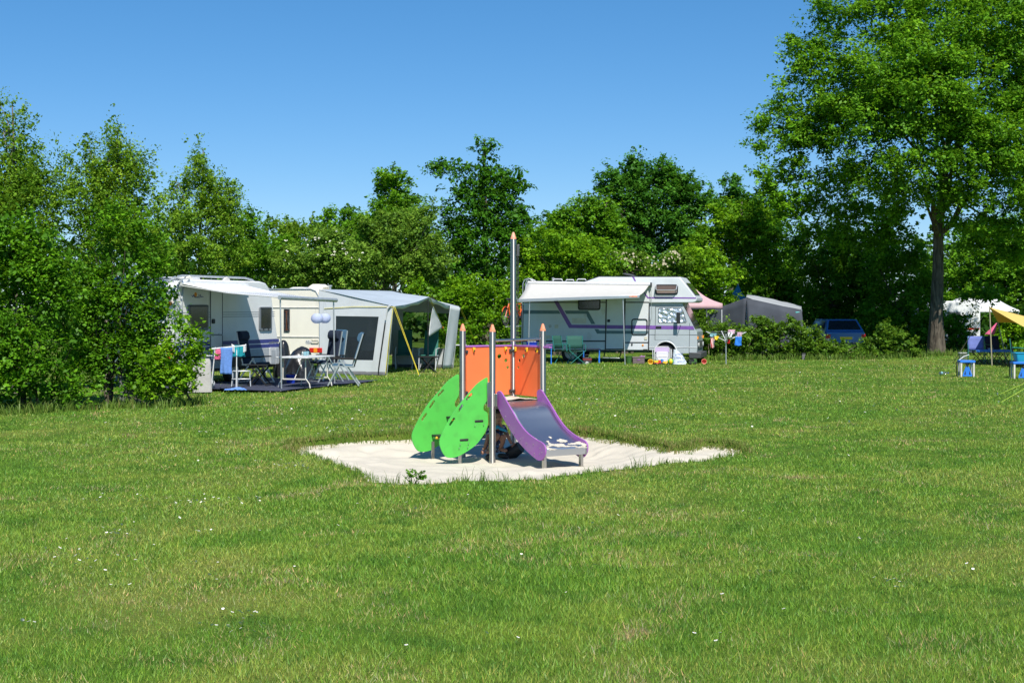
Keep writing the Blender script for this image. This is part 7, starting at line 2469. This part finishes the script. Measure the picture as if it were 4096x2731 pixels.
# ================================================================== far right: gazebo, sail, tables, water toys
mat('gazebo_white', (.80, .80, .80), rough=.8, var=.05, trans=.1)
gz_ = thing('gazebo', 'white gazebo roof in dappled shade behind the oak trunk', 'gazebo', (X(3905, 71), 71, 0), R(-6))
w2, z1_, z0_ = 1.75, W(3950, 1212, 71).z, W(3950, 1240, 71).z
for k, (a, b) in enumerate((((-w2, -1.5), (w2, -1.5)), ((w2, -1.5), (w2, 1.5)), ((w2, 1.5), (-w2, 1.5)), ((-w2, 1.5), (-w2, -1.5)))):
    A, B = Vector((*a, z0_)), Vector((*b, z0_))
    A2, B2 = Vector((a[0] * .55, 0, z1_ + .25)), Vector((b[0] * .55, 0, z1_ + .25))
    o = MB().sheet(lambda u, v: A.lerp(B, u).lerp(A2.lerp(B2, u), v) - Vector((0, 0, .05 * math.sin(math.pi * v))), 8, 5).build('roof_panel', 'gazebo_white', gz_, fix=False, solid=.004)
    MB().sheet(lambda u, v: A.lerp(B, u) - Vector((0, 0, .12 * v)), 6, 1).build('valance', 'gazebo_white', o, fix=False, solid=.004)
    MB().tube([(a[0] * .97, a[1] * .97, 0), (a[0] * .97, a[1] * .97, z0_)], .02, 8).build('pole', 'plastic_white', gz_)
# white caravan glimpsed past the trunk
vc = thing('caravan', 'white caravan glimpsed through the shade behind the oak trunk', 'caravan', (X(3750, 66), 66, 0), R(5))
MB().slab([(-1.15, 0, .45), (-1.15, 0, 1.6), (-1.0, 0, 2.1), (-.8, 0, 2.2), (1.9, 0, 2.2), (2.1, 0, 2.0), (2.1, 0, .45)], (0, 2.0, 0)).build('body', 'caravan_white', vc, bevel=.05)
for x in (-.7, .8):
    o = MB().box(x - .32, x + .32, -.02, 0, 1.15, 1.7).build('window', 'line_grey', vc, bevel=.01)
    MB().box(x - .27, x + .27, -.026, -.018, 1.2, 1.65).build('pane', 'window_dark', o)
MB().box(-1.1, 2.05, -.006, 0, .85, .93).build('stripe', 'lamp_red', vc)
for x in (.3,):
    wheel(vc, x, .05, .3, .19)
# yellow sail canopy on poles
mat('sail_yellow', (.78, .56, .16), rough=.8, var=.05, trans=.22)
sc_ = thing('sail_canopy', 'yellow sail canopy slung from poles at the right edge', 'canopy', (X(3962, 45.9), 45.9, 0))
base = Vector(sc_.location)
c1, c2, c3, c4 = W(3958, 1229, 45.9), W(3992, 1290, 50.5), W(4330, 1330, 48.5), W(4330, 1421, 42.5)
rdg = W(4330, 1322, 47.0)
def sail(u, v):
    """Sunny side: from the near edge (v = 0) up to the ridge (v = 1)."""
    p = c1.lerp(c4, u).lerp(c1.lerp(rdg, u), v)
    p.z -= .06 * math.sin(math.pi * u) * (1 - v)
    return p
so = MB().sheet(sail, 24, 10).build('sail', 'sail_yellow', sc_, world=True, fix=False, solid=.004)
def sail_back(u, v):
    p = c1.lerp(rdg, u).lerp(c2.lerp(c3, u), v)
    p.z += .10 * math.sin(math.pi * u) * v
    return p
MB().sheet(sail_back, 24, 10).build('sail_rear', 'sail_yellow', sc_, world=True, fix=False, solid=.004)
mat('pole_tan', (.36, .32, .22), rough=.5)
for (t, px, dd) in ((c1 + Vector((0, 0, .03)), 3968, 45.9), (c2, 4026, 50.5), (c4, 4350, 42.5), (rdg, 4340, 47.0), (c3, 4350, 48.5)):
    MB().tube([(X(px, dd), dd, -.05), t], .022, 8).build('pole', 'pole_tan', sc_, world=True)
MB().tube([W(3944, 1246, 45.95), G(3812, 1451)], .012, 6).build('storm_pole', 'pole_tan', sc_, world=True)
mat('rope_green', (.45, .62, .05), rough=.6)
for px, py in ((3990, 1580), (3994, 1614)):
    g_ = G(px, py)
    e = c4 + Vector((0, 0, 0)) if py > 1600 else c4 + Vector((.0, .6, -.2))
    rope('guy_rope', g_, e, .006, 'rope_green', sc_)
    MB().lathe([(.008, -.1), (.008, .04), (.02, .04), (.02, .05)], (g_.x, g_.y, 0), 8).build('peg', 'alu', sc_, world=True)
o = thing('hanging_cloth', 'pink cloth tied to the low corner of the yellow sail', 'cloth', W(3988, 1292, 50.3))
MB().sheet(lambda u, v: Vector(((u - .5) * (.05 + .3 * v) - .28 * v, .02 * math.sin(u * 6), -.42 * v)), 8, 10).build('cloth', 'cloth_pink', o, solid=.01, fix=False)
# blue folding table
bl_ = thing('folding_table', 'blue slatted folding table with a dark lattice of legs under the sail', 'table', (X(3966, 46.9), 46.9, 0))
for k in range(5):
    MB().box(-.6, .6, -.3 + .12 * k, -.19 + .12 * k, .475, .495).build('slat', 'bright_blue', bl_, bevel=.004)
MB().box(-.6, .6, -.31, -.30, .43, .5).build('apron', 'bright_blue', bl_, bevel=.004)
for y in (-.26, .26):
    for k in range(3):
        x0, x1 = -.57 + .38 * k, -.57 + .38 * (k + 1)
        MB().tube([(x0, y, 0), (x1, y, .45)], .011, 6).build('leg', 'trim_black', bl_)
        MB().tube([(x1, y, 0), (x0, y, .45)], .011, 6).build('leg', 'trim_black', bl_)
for x in (-.57, -.19, .19, .57):
    MB().tube([(x, -.26, 0), (x, .26, .45)], .009, 6).build('leg', 'trim_black', bl_)
o = thing('bowl', 'white bowl on the blue folding table', 'bowl', (X(3962, 46.8), 46.8, .496))
MB().lathe([(.04, 0), (.09, .04), (.1, .055), (.093, .055), (.03, .012)], (0, 0, 0), 18).build('dish', 'plastic_white', o)
# camp chairs behind it
mat('chair_periwinkle', (.12, .16, .42), rough=.8)
def camp_chair(label, px, dd, rot, m):
    o = thing('camp_chair', label, 'chair', (X(px, dd), dd, 0), rot, 'camp chairs under the sail')
    MB().sheet(lambda u, v: (-.25 + .5 * u, -.22 + .42 * v, .42 - .04 * math.sin(math.pi * u)), 6, 4).build('seat', m, o, solid=.008, fix=False)
    MB().sheet(lambda u, v: (-.26 + .52 * u, .22 + .12 * v + .03 * math.sin(math.pi * u), .45 + .47 * v), 6, 5).build('backrest', m, o, solid=.008, fix=False)
    for s in (-1, 1):
        MB().tube([(s * .26, -.24, 0), (-s * .2, .2, .42)], .01, 6).build('leg', 'trim_black', o)
        MB().tube([(s * .26, .26, 0), (s * .26, .34, .92)], .011, 6).build('back_post', 'tube_green', o)
        MB().tube([(s * .27, -.24, 0), (s * .27, -.22, .62), (s * .27, .28, .64)], .011, 6).build('armrest', 'tube_green', o)
camp_chair('blue and green camp chair at the left end of the blue table', 3905, 47.9, R(-15), 'chair_periwinkle')
camp_chair('dark blue camp chair behind the middle of the blue table', 3985, 48.3, R(10), 'navy')
camp_chair('dark camp chair leaning behind the turquoise tub', 4085, 44.5, R(70), 'navy')
# clear box hung on the storm pole
glass_mat('clear_plastic', (.80, .86, .88), .35, .15)
o = thing('clear_box', 'translucent plastic box standing in the long grass by the sail pole', 'box', (X(3850, 47.6), 47.6, .0))
MB().box(-.12, .12, -.09, .09, .02, .36).build('box', 'clear_plastic', o, bevel=.02)
MB().box(-.13, .13, -.1, .1, .36, .38).build('lid', 'plastic_white', o, bevel=.008)
# two water-play stands
def stand(label, px, dd, w):
    o = thing('water_play_stand', label, 'toy stand', (X(px, dd), dd, 0), R(-4), 'blue toy stands on the grass')
    h = .46
    MB().plate([(-w / 2, -.17), (w / 2, -.17), (w / 2, .17), (-w / 2, .17)], [[(-w / 2 + .05, -.12), (w / 2 - .05, -.12), (w / 2 - .05, .12), (-w / 2 + .05, .12)]], lambda a, b, t: Vector((a, b, h - .06 * t)), .06).build('frame', 'bright_blue', o, bevel=.006)
    for sx in (-1, 1):
        for sy in (-1, 1):
            MB().box(sx * (w / 2 - .035) - .022, sx * (w / 2 - .035) + .022, sy * .135 - .022, sy * .135 + .022, 0, h - .05).build('leg', 'rail_foot' if sy < 0 else 'hub_grey', o, bevel=.004)
    f = MB()
    f.slab([(-.13, -.13, .02), (-.13, -.13, .06), (-.05, -.13, .27), (-.03, -.13, .30), (.03, -.13, .30), (.05, -.13, .27), (.13, -.13, .06), (.13, -.13, .02)], (0, .03, 0))
    f = f.build('funnel', 'bright_blue', o, bevel=.006)
    for s in (-1, 1):
        MB().slab([(s * .045, -.128, .07), (s * .09, -.128, .07), (s * .05, -.128, .18)], (0, -.006, 0)).build('opening', 'navy', f)
    MB().lathe([(.03, .29), (.03, .35), (.02, .36), (.02, .42)], (0, -.115, 0), 12).build('spout', 'trim_black', f)
    MB().tube([(-w / 2 - .03, .1, .02), (-w / 2 - .03, .1, .42)], .013, 8).build('chain', 'trim_black', o)
    return o
s1 = stand('blue toy stand with an empty frame top nearest to the oak', 3865, 38.7, .41)
MB().tube([(-.17, .1, .46), (.0, .3, .55), (.18, .42, .60)], .012, 8).build('tilt_arm', 'plastic_white', s1)
s2 = stand('blue toy stand carrying the turquoise tub at the right edge', 4088, 37.8, .55)
mat('turquoise_plastic', (.02, .34, .60), rough=.35)
o = thing('turquoise_tub', 'turquoise plastic tub on the blue stand at the right edge', 'tub', (X(4100, 37.8), 37.8, .462), R(-4))
tub(o, .62, .42, .24, 'turquoise_plastic')
# bottle on the grass
glass_mat('bottle_plastic', (.75, .85, .92), .30, .05)
o = thing('plastic_bottle', 'clear plastic bottle lying on the lawn left of the toy stand', 'bottle', (X(3774, 39.7), 39.7, .06), R(12))
MB().lathe([(.02, -.14), (.04, -.13), (.042, -.03), (.038, -.02), (.042, -.01), (.042, .06), (.016, .11), (.014, .13)], (0, 0, 0), 16, 'x').build('flask', 'bottle_plastic', o)
MB().lathe([(.017, .13), (.017, .15)], (0, 0, 0), 12, 'x').build('cap', 'blue_plastic', o)
MB().lathe([(.0425, -.09), (.0425, -.04)], (0, 0, 0), 16, 'x').build('paper_band', 'mug_blue', o)
# reddish sprig on the rowan
